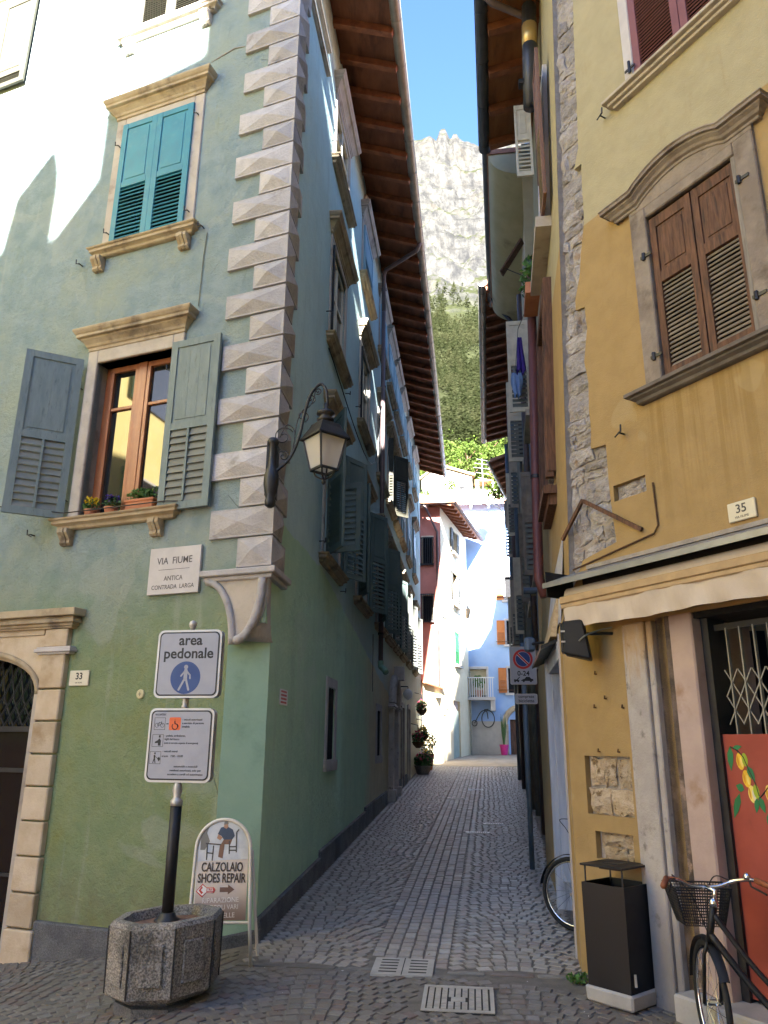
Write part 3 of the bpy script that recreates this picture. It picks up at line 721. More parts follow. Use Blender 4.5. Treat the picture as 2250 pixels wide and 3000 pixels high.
for k in range(len(arcp)-1):
    x0, z0 = arcp[k]; x1, z1 = arcp[k+1]
    sp.hexa([FL.P(x0, -.05, z0), FL.P(x1, -.05, z1), FL.P(x1, .03, z1), FL.P(x0, .03, z0), FL.P(x0, -.05, top), FL.P(x1, -.05, top), FL.P(x1, .03, top), FL.P(x0, .03, top)])
part('spandrel', sp, dj, dwo)
for r_, o_ in ((.028, .03), (.022, .0)):
    part('arch_moulding', MB().tube([FL.P(x, o_+.01, z-(.0 if o_ else .03)) for x, z in arcp], r_, 8), M['cornice'], dwo, smooth=True)
part('frieze', MB().box(FL, 2.40, 4.2, -.05, .045, .992, 1.05), dj, dwo)
part('door_cornice', layers(MB(), FL, 2.12, 4.3, 1.042, [(.02, .075), (.03, .09), (.04, .12), (.02, .10), (.07, .155)]), M['cornice'], dwo, bevel=.005)
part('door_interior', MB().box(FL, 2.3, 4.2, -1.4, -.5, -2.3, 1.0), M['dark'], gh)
dg = MB(); dg.box(FL, 2.44, 3.95, -.28, -.24, .10, .15); dg.box(FL, 2.44, 3.95, -.30, -.26, -.28, -.24); dg.box(FL, 2.44, 2.50, -.30, -.24, -2.2, .12); dg.box(FL, 2.44, 3.95, -.30, -.26, -1.2, -1.17)
df = part('glass_door', dg, M['iron'], gh)
part('pane', MB().box(FL, 2.5, 3.95, -.285, -.28, -2.2, .10), flat('dark_door_glass', (.012, .012, .013), .12), df)
fan = MB()
for k in range(13):
    x0 = 2.46+k*.12; fan.tube([FL.P(x0, -.27, .13), FL.P(x0+.16, -.265, .40), FL.P(x0+.28, -.27, .80)], .009, 5); fan.tube([FL.P(x0+.26, -.26, .13), FL.P(x0+.06, -.262, .45), FL.P(x0-.1, -.27, .8)], .009, 5)
part('fanlight_grille', fan, M['iron'], df)
part('fanlight_glass', MB().box(FL, 2.4, 4.0, -.31, -.30, .12, .86), M['glass'], df)
emb = MB(); emb.tube([FL.P(2.60+.125*math.cos(t), -.27, -.06+.125*math.sin(t)) for t in np.linspace(0, 2*math.pi, 29)[:-1]], .011, 6, closed=True); emb.box(FL, 2.585, 2.615, -.275, -.265, -2.2, -.18)
grey = flat('frosted_emblem', (.34, .36, .35), .6)
em = part('door_emblem', emb, grey, df)
text('lettering', 'VA', .15, FL.M(2.60, -.268, -.06, -1), grey, gh, bold=.02, xs=.9)

# ---- alley windows
GR = [M['teal'], M['blueshut'], M['darkgreen']]
for r, (c, d) in enumerate(rows):
    for i, (a, b) in enumerate(bays):
        sr = surround(AL, a, b, c, d, gh, .10, .10, .025, depth=.15)
        part('cornice', mould(MB(), AL, a-.10, b+.10, d+.10, CORN), M['cornice'] if r < 2 else M['stone'], sr, bevel=.003)
        part('sill', mould(MB(), AL, a-.12, b+.12, c-.11, SILL), M['cornice'], sr, bevel=.003)
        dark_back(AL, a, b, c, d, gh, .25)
        if r == 2 and i in (0, 1):
            nm = []
            nic = MB(); nic.tube([AL.P((a+b)/2+.5*math.cos(t), .01, 9.42+.42*math.sin(t)) for t in np.linspace(0, math.pi, 15)], .04, 6); part('arched_niche', nic, M['stone'], sr, smooth=True)
        if r == 0:
            if i < 3:
                if i == 0:
                    shutter(gh, AL.P(a-.04, .05, c), AL.n*.5-AL.d*.87, AL.n*.87+AL.d*.5, .53, d-c-.02, M['darkgreen'], M['darkgreen'], 11, .52, tilt=30, label='dark green shutter leaf standing open')
                    shutter(gh, AL.P(a-.02, .09, c+.03), AL.n*.55-AL.d*.15, -AL.d*.9+AL.n*.2, .40, .85, M['darkgreen'], M['darkgreen'], 10, full=True, tilt=25, label='louvred flap pushed out of the shutter')
                else:
                    shutter(gh, AL.P(a-.05, .05, c), AL.n*.42-AL.d*.9, AL.n*.9+AL.d*.42, .45, d-c-.02, M['darkgreen'], M['darkgreen'], 12, .48, tilt=40)
                shutter(gh, AL.P(b+.06, .05, c), AL.n*.5+AL.d*.87, AL.n*.87-AL.d*.5, .48, d-c, M['darkgreen'], M['darkgreen'], 11, .50, tilt=40, mull=(i == 0), cols=1)
            else:
                shutter(gh, AL.P(b+.06, .05, c), AL.n*.3+AL.d*.95, AL.n*.95-AL.d*.3, .45, d-c, M['darkgreen'] if i < 5 else M['slatgrey'], M['slatgrey'], 10, .5)
        elif r == 1:
            if i in (0, 1, 2):
                f = MB(); f.box(AL, a, a+.06, -.07, -.02, c, d); f.box(AL, b-.06, b, -.07, -.02, c, d); f.box(AL, (a+b)/2-.05, (a+b)/2+.05, -.07, -.02, c, d); f.box(AL, a, b, -.07, -.02, d-.07, d); f.box(AL, a, b, -.07, -.02, c, c+.07); f.box(AL, a, b, -.065, -.025, c+.85, c+.9)
                fo = part('window_frame', f, M['cream_frame'], gh)
                part('pane', MB().box(AL, a+.06, b-.06, -.055, -.045, c+.07, d-.07), M['glass'], fo)
                part('shutter_bar', MB().tube([AL.P(a-.09, .05, c+.05), AL.P(a-.09, .05, d-.1)], .018, 6), M['iron'], gh)
            elif i == 3:
                shutter(gh, AL.P(a-.05, .05, c), AL.n, -AL.d, .10, d-c, M['paleshut'], M['paleshut'], 8, .4)
                shutter(gh, AL.P(b+.05, .05, c), AL.n*.7+AL.d*.7, AL.n*.7-AL.d*.7, .42, d-c, M['paleshut'], M['paleshut'], 16, .60, label='pale shutter leaf catching the sun')
            else:
                shutter(gh, AL.P(a, .02, c), AL.d, AL.n, b-a, d-c, M['teal'] if i % 2 else M['blueshut'], M['teal'], 10, .45)
        else:
            if i == 0:
                f = MB(); f.box(AL, a, a+.06, -.07, .0, c, d); f.box(AL, b-.06, b, -.07, .0, c, d); f.box(AL, (a+b)/2-.05, (a+b)/2+.05, -.07, .0, c, d); f.box(AL, a, b, -.07, .0, d-.07, d); f.box(AL, a, b, -.06, -.01, c+.7, c+.75)
                fo = part('window_frame', f, M['cream_frame'], gh); part('pane', MB().box(AL, a+.06, b-.06, -.055, -.045, c+.05, d-.07), M['glass'], fo)
            else:
                shutter(gh, AL.P(a, .02, c), AL.d, AL.n, b-a, d-c, M['blueshut'], M['blueshut'], 10, .45)
                if i > 2: shutter(gh, AL.P(b+.03, .03, c), AL.d, AL.n, .4, d-c, M['blueshut'], M['blueshut'], 8, .45)
for s, z in ((2.1, 8.0), (2.15, 5.35), (3.75, 4.95), (2.2, 2.3), (3.75, 2.0), (4.75, 5.2)): hook(gh, AL, s, z)
# ground-floor slits
def slit(a, b, c, d, lab=None):
    mb = MB(); j = .11; mb.box(AL, a-j, a, -.15, .02, c, d+.12); mb.box(AL, b, b+j, -.15, .02, c, d+.12); mb.box(AL, a, b, -.15, .02, d, d+.12); mb.box(AL, a-j-.03, b+j+.03, -.15, .035, c-.13, c)
    o = part('window_surround', mb, M['quoin'], gh, bevel=.008)
    gr = MB()
    for k in range(3): gr.tube([AL.P(a+(b-a)*(k+1)/4, -.004, c), AL.P(a+(b-a)*(k+1)/4, -.004, d)], .008, 6)
    part('window_bar', gr, M['iron'], o); part('slit_shade', MB().box(AL, a+.005, b-.005, -.13, -.012, c+.005, d-.005), M['dark'], gh)  # near-black sheet put in for the shade inside the slit
slit(3.0, 3.52, -.17, .68); slit(8.0, 8.62, -.18, .62)
# stone doorway in the alley wall
mb = MB(); mb.box(AL, 10.12, 10.35, -.2, .10, -1.12, .74); mb.box(AL, 11.3, 11.53, -.2, .10, -1.12, .74)
layers(mb, AL, 10.12, 10.35, .74, [(.03, .12), (.04, .16), (.03, .14)]); layers(mb, AL, 11.3, 11.53, .74, [(.03, .12), (.04, .16), (.03, .14)])
mb.tube([AL.P(10.825+.60*math.cos(t), .06, .86+.55*math.sin(t)) for t in np.linspace(0, math.pi, 13)], .10, 8)
mb.cube(AL.P(10.82, .16, 1.52), .26, .22, .30, rad(83.5)); mb.box(AL, 10.07, 10.40, -.1, .16, -1.12, -.86); mb.box(AL, 11.25, 11.58, -.1, .16, -1.12, -.86)
part('alley_doorway', mb, M['pilaster'], gh, bevel=.01); dark_back(AL, 10.35, 11.3, -1.1, 1.3, gh, .3)
for a, b, d in ((13.0, 13.6, .9), (14.9, 15.5, .95)):
    mb = MB(); mb.box(AL, a-.12, a, -.1, .04, -.95, d+.1); mb.box(AL, b, b+.12, -.1, .04, -.95, d+.1); mb.box(AL, a, b, -.1, .04, d, d+.12); part('alley_door_frame', mb, M['stone'], gh, bevel=.006); dark_back(AL, a, b, -.9, d, gh, .15)


# ---- roof with eave over the alley
GO, ZG, SLP = .90, 9.66, .33
roof = MB()
zr = lambda o: ZG+.06+SLP*(GO-o)
ro = [AL.P(s, o, zr(o)) for s, o in ((.02, GO), (20.9, GO), (20.9, -4.5), (.02, -4.5))]
roof.add(ro+[p+Vector((0, 0, .10)) for p in ro], MB.BF)
rb = [AL.P(s, o, z) for s, o, z in ((.02, -4.5, zr(-4.5)), (20.9, -4.5, zr(-4.5)), (20.9, -10.2, ZG+.06), (.02, -10.2, ZG+.06))]
roof.add(rb+[p+Vector((0, 0, .1)) for p in rb], MB.BF)
rf = part('roof', roof, M['rooftile'], gh)
so = MB(); q = [AL.P(s, o, zr(o)-.015) for s, o in ((.04, GO-.01), (20.85, GO-.01), (20.85, -.6), (.04, -.6))]
so.add(q+[p+Vector((0, 0, .012)) for p in q], MB.BF); part('soffit', so, M['soffit'], rf)
rm = MB().ob(Vector((0, 0, 0)), Vector((1, 0, 0)), Vector((0, 1, 0)), -.045, .045, -.6, .93, -.115, 0); rme = rm.mesh('rafter', M['rafter'])
ang = math.atan(SLP)
s = .15
while s < 20.8:
    p = AL.P(s, 0, zr(0)-.016); R = Matrix(((AL.d.x, AL.n.x*math.cos(ang), AL.n.x*math.sin(ang), p.x), (AL.d.y, AL.n.y*math.cos(ang), AL.n.y*math.sin(ang), p.y), (0, -math.sin(ang), math.cos(ang), p.z), (0, 0, 0, 1)))
    piece('rafter', rme, rf, R); s += .60
def gutter(fr, s0, s1, o, z, r, mat, parent, n=10):
    mb = MB(); g0 = [[], []]
    for t in np.linspace(math.pi*1.0, 2*math.pi, n):
        for e, s in ((0, s0), (1, s1)): g0[e].append(fr.P(s, o+r*math.cos(t), z+r*math.sin(t)))
    mb.quads(g0); mb.tube([fr.P(s0, o+r, z), fr.P(s1, o+r, z)], .008, 6)
    s = s0+.3
    while s < s1:
        mb.tube([fr.P(s, o+(r+.004)*math.cos(t), z+(r+.004)*math.sin(t)) for t in np.linspace(math.pi, 2*math.pi, 9)], .006, 5); s += .75
    mb.poly(g0[1]); mb.poly(g0[0]); return part('gutter', mb, mat, parent, smooth=True)
gutter(AL, .0, 20.9, GO+.02, ZG+.07, .075, M['gutter'], gh)
dp = bez([AL.P(6.75, GO+.03, ZG+.02), AL.P(6.85, GO-.05, ZG-.10)], 2)+[AL.P(7.42, .16, ZG-.12), AL.P(7.48, .12, ZG-.22), AL.P(7.5, .12, 8.6)]
part('downpipe', MB().tube(dp, .042, 10), M['pipe'], gh, smooth=True, label='bent top of the downpipe under the eave')
part('downpipe', MB().tube([AL.P(7.5, .12, 8.6), AL.P(7.55, .12, 1.42)], .045, 10), M['pipe'], gh, smooth=True)
cm = MB()
for z in (9.15, 6.9, 4.05, 1.95): cm.tube([AL.P(7.53, .12, z-.02), AL.P(7.53, .12, z+.02)], .056, 10)
part('pipe_collar', cm, M['iron'], gh)
part('pipe_elbow', MB().tube(bez([AL.P(7.55, .12, 1.46), AL.P(7.53, .13, 1.36), AL.P(7.42, .2, 1.30), AL.P(7.34, .24, 1.24)], 5), .055, 10), rmat('verdigris', (.16, .30, .22), (.22, .36, .27), 9, .7, .2), gh, smooth=True)
part('cable', MB().tube(bez([AL.P(2.3, .02, 4.9), AL.P(6.5, .05, 4.85), AL.P(9.3, .04, 7.2), AL.P(17, .04, 8.3), AL.P(20.5, .03, 6.9)], 8), .008, 5), M['iron'], gh)
part('cable', MB().tube([AL.P(7.2, .02, 1.9), AL.P(7.22, .02, .9)], .006, 5), M['iron'], gh)
# ------------------------------------------------------------------ yellow corner house
yh = thing('yellow_house', 'ochre-yellow corner house with bare stone corner strip and shop front on the right', 'house', (DX, DY, -1.5))
# window openings on the square side
ww = (1.24, 2.02, 2.52, 3.93); wu = (1.24, 2.2, 5.24, 6.9); shop = (1.26, 4.4, -1.42, .82)
strip = [(1.20, .18), (1.40, .30), (1.47, .66), (1.69, .64), (1.92, .63), (2.10, .63), (2.26, .63), (2.28, .47), (2.45, .49), (2.60, .48), (2.85, .50), (3.05, .47), (3.33, .53), (3.54, .52), (3.56, .42), (3.66, .42), (3.85, .49), (4.08, .53), (4.34, .59), (4.75, .60), (4.93, .61), (4.935, .52), (5.12, .59), (5.7, .62), (6.46, .65), (6.9, .68), (7.6, .70), (8.9, .74)]
def strip_r(z):
    if z < strip[0][0]: return arris(z)
    for (a, b), (c, d) in zip(strip, strip[1:]):
        if a <= z <= c: return b+(d-b)*(z-a)/(c-a)
    return strip[-1][1]
# masonry behind, then the plaster skin with its ragged edge
base = MB(); zz = [-2.2, .9, 1.2, 2, 3, 4, 5, 6, 7, 8, 9.2]
for z0, z1 in zip(zz, zz[1:]): base.poly([FR.P(arris(z0)+.01, -.05, z0), FR.P(1.0, -.05, z0), FR.P(1.0, -.05, z1), FR.P(arris(z1)+.01, -.05, z1)]); base.poly([FR.P(arris(z0)-.002, .001, z0), FR.P(arris(z0)+.01, -.05, z0), FR.P(arris(z1)+.01, -.05, z1), FR.P(arris(z1)-.002, .001, z1)])
part('masonry', base, M['mortar'], yh)
zs = sorted(set([-2.2, 9.2, .9]+[a for a, b in strip if a < 9]))
hp = [(.18, .62, -.46, -.06), (.24, .59, -.75, -.57), (.67, .98, 1.78, 1.905)]
pw = wall(FR, 0, 9.0, -2.2, 9.2, [ww, (1.24, 2.2, 5.24, 6.9), (1.02, 4.4, -2.2, .86)]+hp, .07, left=strip_r, extra_z=zs, extra_s=(.8,))
# thickness along the ragged edge
for z0, z1 in zip(zs, zs[1:]): pw.poly([FR.P(strip_r(z0), 0, z0), FR.P(strip_r(z0), -.08, z0), FR.P(strip_r(z1), -.08, z1), FR.P(strip_r(z1), 0, z1)])
part('wall', pw, M['ochre'], yh, label='ochre plaster wall on the square')
def rubble(parent, fr, z0, z1, left, right, mat, o=-.068, hmin=.07, hmax=.24, depth=.045):
    z = z0
    while z < z1-.03:
        h = min(random.uniform(hmin, hmax), z1-z); zm = z+h/2; s = left(zm)+.004; e = right(zm)-.004
        while s < e-.02:
            wd = random.uniform(.07, .30)
            if e-s-wd < .07: wd = e-s
            G = []
            dd = depth*random.uniform(.6, 1.15); kx = random.uniform(-.012, .012)
            for j in range(4):
                row = []
                for i in range(4):
                    u = i/3; v = j/3; edge = i in (0, 3) or j in (0, 3); cor = i in (0, 3) and j in (0, 3)
                    jx = random.uniform(-.02, .02); jz = random.uniform(-.018, .018)
                    ss = s+.005+(wd-.010)*u+(jx*.5 if i in (0, 3) else jx)+kx*(v-.5)*2; zz_ = z+.005+(h-.010)*v+jz*.8
                    oo = o+(dd*.72 if edge else dd)+random.uniform(-.012, .012)-(.010 if cor else 0)
                    row.append(fr.P(ss, oo, zz_))
                G.append(row)
            mb = MB().quads(G)
            ring = [G[0][i] for i in range(4)]+[G[j][3] for j in (1, 2, 3)]+[G[3][i] for i in (2, 1, 0)]+[G[j][0] for j in (2, 1)]
            bk = [p-fr.n*.05 for p in ring]; n = len(ring); mb.add(ring+bk, [(i, (i+1) % n, (i+1) % n+n, i+n) for i in range(n)])
            part('stone', mb, mat, parent); s += wd
        z += h
ms = [o for o in yh.children if o.name.startswith('masonry')][0]
rubble(ms, FR, 1.22, 9.0, lambda z: arris(z), lambda z: strip_r(z), M['rubble'])
rubble(ms, FR, -.275, -.06, lambda z: .19, lambda z: .62, M['tuff'], hmin=.2, hmax=.22, depth=.055); rubble(ms, FR, -.46, -.285, lambda z: .18, lambda z: .62, M['tuff'], hmin=.17, hmax=.19, depth=.055)
rubble(ms, FR, -.75, -.57, lambda z: .25, lambda z: .59, M['tuff'], hmin=.085, hmax=.1, depth=.055); rubble(ms, FR, 1.78, 1.905, lambda z: .67, lambda z: .98, M['rubble'], hmin=.12, hmax=.13, depth=.055)
bm_ = MB().bar(FR.P(.12, .03, 1.60), FR.P(.38, .035, 1.87), .026, .022, FR.n); part('broken_lath', bm_, M['oldwood'], yh)
part('broken_lath', MB().bar(FR.P(.38, .03, 1.86), FR.P(.92, .02, 1.50), .03, .022, FR.n), M['oldwood'], yh)
part('wall', wall(AR, 0, 3.95, -2.2, 9.2, [(.3, 1.95, -2.2, .86), (1.2, 2.2, 2.55, 4.5), (1.0, 1.95, 5.25, 7.1)], .25, extra_z=(.9, 1.2)), M['ochre'], yh, label='ochre alley wall')
# --- big window with arched hood and old wooden shutters
a, b, c, d = ww
sr = surround(FR, a, b, c, d, yh, .15, .10, .035, mat=M['brownstone'])
hp = [(.93, 4.10), (1.18, 4.10)]+[(1.18+.79*t, 4.10+.115*math.sin(math.pi*t)**.8) for t in np.linspace(.08, .92, 11)]+[(1.97, 4.10), (2.26, 4.10)]
part('window_tympanum', MB().prism(FR, [(1.09, 4.03), (2.17, 4.03), (2.17, 4.1)]+[p for p in hp[::-1][1:-1]]+[(1.09, 4.1)], -.02, .03), M['brownstone'], sr)
hood = MB(); HPF = [(.03, -.04), (.04, -.035), (.04, -.015), (.06, -.005), (.07, .015), (.095, .035), (.095, .05), (.12, .053), (.12, .075), (.13, .085), (.125, .095)]
G = []
for o, h in HPF:
    G.append([FR.P(hp[0][0]-(o-.06), -.03, hp[0][1]+h)]+[FR.P(s+(-(o-.06) if k == 0 else (o-.06) if k == len(hp)-1 else 0), o, z+h) for k, (s, z) in enumerate(hp)]+[FR.P(hp[-1][0]+(o-.06), -.03, hp[-1][1]+h)])
hood.quads(G); hood.quads([[FR.P(s, -.03, z+.095) for s, z in hp], [FR.P(s, .125, z+.095) for s, z in hp]])
part('arched_hood', hood, M['brownstone'], sr)
part('sill', mould(MB(), FR, 1.06, 2.23, 2.43, [(.03, 0), (.05, .008), (.055, .03), (.085, .045), (.085, .06), (.115, .065), (.115, .09), (.11, .095)]), rmat('dark_sill_stone', (.10, .085, .075), (.17, .15, .135), 6, .9, .4), sr)
for s in (1.25, 1.635): shutter(yh, FR.P(s, -.04, 2.54), FR.d, FR.n, .375, 1.37, M['oldwood'], M['oldslat'], 20, .58, tilt=40, t=.045, rail=.09, label='weathered brown louvred shutter leaf', planks=1)
part('shutter_stile', MB().box(FR, 1.985, 2.045, -.04, .02, 2.52, 4.0), rmat('grey_bleached_wood', (.16, .145, .13), (.26, .24, .22), 9, .85, .5, 30, .006, stretch=(5, 5, .5)), yh)
part('dark_room', MB().box(FR, 1.2, 2.06, -.5, -.1, 2.5, 3.95), M['dark'], yh)
for s, z in ((1.22, 3.6), (1.22, 2.75), (2.06, 3.7), (2.06, 2.8)):
    part('strap_hinge', MB().box(FR, s-.05, s+.05, .035, .045, z-.012, z+.012).tube([FR.P(s-.02, .045, z-.03), FR.P(s-.02, .045, z+.03)], .014, 6), M['iron'], yh)
hook(yh, FR, .82, 2.28); hook(yh, FR, .92, 5.17)
# --- upper window with maroon shutters
a, b, c, d = wu
sr = surround(FR, a+.03, b, c, d, yh, .10, .10, .012, mat=M['marble'])
part('sill', layers(MB(), FR, 1.1, 2.3, 5.13, [(.03, .05), (.03, .08), (.03, .115)]), M['stone'], sr, bevel=.004)
for s in (1.275, 1.74): shutter(yh, FR.P(s, -.02, 5.25), FR.d, FR.n, .46, 1.62, M['purple'], M['purple'], 44, .5, tilt=45, full=True, label='maroon louvred shutter leaf')
part('dark_room', MB().box(FR, 1.2, 2.25, -.5, -.1, 5.2, 6.95), M['dark'], yh)
part('strap_hinge', MB().box(FR, 1.2, 1.3, .03, .04, 5.38, 5.4).tube([FR.P(1.25, .04, 5.34), FR.P(1.25, .04, 5.46)], .012, 6), M['iron'], yh)
# --- shop front
pil = MB(); pil.box(FR, .66, .70, -.05, .03, -1.7, .84); pil.box(FR, .70, .735, -.05, .055, -1.7, .84); pil.box(FR, .735, .895, -.05, .075, -1.7, .84); pil.box(FR, .895, .945, -.05, .05, -1.7, .84)
part('pilaster', pil, M['pilaster2'], yh, bevel=.008)
part('jamb_gap', MB().box(FR, .945, 1.06, -.10, .0, -1.7, .86), rmat('dark_brown_recess', (.07, .055, .045), (.17, .13, .11), 8, .95, .7, 30, .02, c3=(.30, .22, .18), c3lo=.55, c3hi=.66, c3s=5), yh)  # dark brown strip between pilaster and jamb, mottled lighter
part('shop_jamb', MB().box(FR, 1.06, 1.245, -.6, .01, -1.7, .86), M['pinkjamb'], yh, bevel=.01)
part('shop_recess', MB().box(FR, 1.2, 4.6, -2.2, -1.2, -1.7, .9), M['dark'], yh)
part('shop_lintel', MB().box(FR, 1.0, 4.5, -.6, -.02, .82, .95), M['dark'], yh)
part('shop_guide', MB().box(FR, 1.246, 1.30, -.25, -.08, -1.42, .82), M['iron'], yh)
part('door_step', MB().box(FR, .95, 4.5, -1.0, .16, -1.75, -1.40), M['step'], yh, bevel=.012)
gate = part('folding_gate', MB().box(FR, 1.3, 3.6, -.16, -.14, .74, .78), M['iron'], yh)
gm_ = flat('grey_gate_bar', (.24, .24, .23), .5, .3)
for k in range(18):
    s = 1.385+k*.098; part('gate_bar', MB().box(FR, s-.0045, s+.0045, -.162, -.138, -1.38, .75), gm_, gate)
    for zc in (.40, .23):
        part('lattice_bar', MB().bar(FR.P(s-.049, -.145, zc-.085), FR.P(s+.049, -.145, zc+.085), .008, .004, FR.n), gm_, gate); part('lattice_bar', MB().bar(FR.P(s-.049, -.152, zc+.085), FR.P(s+.049, -.152, zc-.085), .008, .004, FR.n), gm_, gate)
pb = part('poster_board', MB().box(FR, 1.5, 3.2, -.62, -.60, .28, .80), flat('dim_poster', (.42, .41, .34), .7), yh)
sq = MB(); sq.tube([FR.P(1.62, -.595, .33), FR.P(2.6, -.595, .34)], .006, 4)
part('poster_print', sq, M['black'], pb)
# --- red panel with painted lemons
redm = rmat('red_painted_panel', (.27, .052, .036), (.33, .07, .05), 4, .6, .12, 30, .004, c3=(.20, .045, .03), c3s=3)
pn = part('door_panel', MB().box(FR, 1.30, 2.35, -.135, -.105, -1.38, .085), redm, yh, label='red door panel painted with lemon branches')
lem = flat('lemon_paint', (.72, .46, .03), .6); lemp = flat('pale_lemon_paint', (.78, .62, .16), .6); lgr = flat('leaf_paint', (.02, .16, .06), .6); llg = flat('lime_paint', (.28, .38, .03), .6); stem = flat('stem_paint', (.035, .03, .025), .7); poppy = flat('poppy_paint', (.36, .03, .025), .6); pbr = flat('brown_flower_paint', (.10, .035, .025), .7)
PO = -.1035
def blob(name, s, z, rs, rz, tilt, mat, k=1.0):
    pts = []
    for t in np.linspace(0, 2*math.pi, 17)[:-1]:
        u, v = rs*math.cos(t), rz*math.sin(t)*(1+.18*abs(math.sin(t)))
        pts.append((s+u*math.cos(tilt)-v*math.sin(tilt), z+u*math.sin(tilt)+v*math.cos(tilt)))
    return part(name, MB().poly([FR.P(x, PO+.0006*k, y) for x, y in pts]), mat, pn)
def leafp(s, z, L, wd, tilt, mat=lgr, k=2):
    pts = [(0, 0), (wd*.5, .3), (wd*.5, .6), (.05*wd, 1), (-wd*.35, .65), (-wd*.45, .3)]
    return part('painted_leaf', MB().poly([FR.P(s+u*math.cos(tilt)-v*L*math.sin(tilt), PO+.0006*k, z+u*math.sin(tilt)+v*L*math.cos(tilt)) for u, v in pts]), mat, pn)
part('painted_stem', MB().tube([FR.P(s, PO, z) for s, z in ((1.345, .01), (1.39, -.01), (1.43, -.05), (1.455, -.12), (1.49, -.2), (1.505, -.27))], .004, 4), stem, pn)
part('painted_stem', MB().tube([FR.P(s, PO, z) for s, z in ((1.51, -.28), (1.57, -.22), (1.64, -.17), (1.75, -.12))], .004, 4), stem, pn)
for s, z, m in ((1.405, -.075, lem), (1.435, -.175, lem), (1.462, -.262, lemp), (1.575, -.255, lemp), (1.72, -.20, lem), (1.60, -.42, lem), (1.83, -.32, lem)):
    blob('painted_lemon', s, z, .027, .043, .1, m, 1); blob('lemon_highlight', s+.009, z-.006, .009, .026, .15, lemp if m is lem else M['cream_frame'], 1.5); blob('lemon_shade', s-.015, z+.004, .007, .028, .1, flat('lemon_shade_paint', (.55, .27, .02), .6), 1.6)
for s, z in ((1.438, -.065), (1.49, -.245)): blob('painted_lime', s, z, .02, .034, .1, llg, 2)
for s, z, L, wd, t in ((1.345, .015, .15, .045, math.pi-.05), (1.36, 0, .07, .03, -1.35), (1.45, -.1, .10, .045, math.pi+.45), (1.41, -.24, .06, .05, 1.2), (1.375, -.26, .16, .045, math.pi-.35), (1.505, -.27, .10, .04, math.pi+.3), (1.49, -.28, .09, .035, math.pi-.15), (1.63, -.18, .10, .05, math.pi+.5), (1.68, -.15, .1, .04, -1.), (1.55, -.36, .09, .03, math.pi), (1.615, -.35, .05, .025, -.6), (1.64, -.45, .08, .04, -2.3), (1.76, -.12, .1, .05, 2.4)): leafp(s, z, L, wd, t)
for k in range(46):
    s = random.uniform(1.46, 2.3); z = random.uniform(-1.25, -.86); blob('painted_poppy', s, z, random.uniform(.014, .03), random.uniform(.014, .028), random.random()*3, random.choice([poppy, poppy, pbr]), 1+k*.08)
# awning
aw = thing('shop_awning', 'rolled beige shop awning under a grey metal cover above the shop', 'awning', tuple(FR.P(.2, 0, .9)))
q = MB(); q.add([FR.P(s, o, z) for s, o, z in ((.16, 0, 1.30), (4.6, 0, 1.30), (4.6, .30, 1.19), (.16, .30, 1.19), (.16, 0, 1.315), (4.6, 0, 1.315), (4.6, .30, 1.205), (.16, .30, 1.205))], MB.BF)
q.box(FR, .16, 4.6, .30, .305, 1.165, 1.205); part('cover', q, M['awnmetal'], aw)
part('end_plate', MB().prism(FR, [(.17, 1.30), (.18, 1.18), (.18, 1.10), (.172, 1.10)], 0.0, .28), M['iron'], aw)
part('roller', MB().tube([FR.P(.3, .16, 1.10), FR.P(4.6, .16, 1.10)], .06, 12), M['cloth'], aw, smooth=True)
part('front_bar', MB().box(FR, .28, 4.6, .20, .255, 1.03, 1.085).box(FR, .28, 4.6, .20, .245, .995, 1.03), M['beige'], aw, bevel=.006)
val = []
for i in range(121):
    s = .30+i*.036; val.append([FR.P(s, .235+.006*math.sin(i*.9)+.008*math.sin(i*.31), .998), FR.P(s, .225+.010*math.sin(i*.7), .92), FR.P(s, .215+.014*math.sin(i*.8+.6), .845+.006*math.sin(i*.23))])
part('valance', MB().quads(val), M['cloth'], aw, smooth=True)
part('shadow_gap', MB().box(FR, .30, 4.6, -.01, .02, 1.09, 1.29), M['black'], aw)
# wall conduit and old cables
part('wall_conduit', MB().tube([FR.P(1.05, .012, 1.82), FR.P(1.06, .012, 1.5), FR.P(1.02, .012, 1.45), FR.P(.35, .012, 1.36), FR.P(.2, .012, 1.34)], .007, 5), M['rust'], yh)
part('flashing', MB().box(FR, .35, 4.6, -.01, .02, 1.315, 1.345), M['mortar'], yh)
for s, z in ((.33, .28), (.36, .52), (.44, .34), (.53, -.03), (.6, .27), (.34, -.03)): part('wall_nail', MB().tube([FR.P(s, 0, z), FR.P(s, .02, z), FR.P(s+.01, .025, z+.02)], .006, 5), M['rust'], yh)
for s, z in (): part('bolt_hole', MB().lathe((0, 0, 0), [(.012, 0), (.012, .001)], 8) if False else MB().box(FR, s-.012, s+.012, .0, .081 if s < 1 else .014, z-.014, z+.014), M['black'], yh)

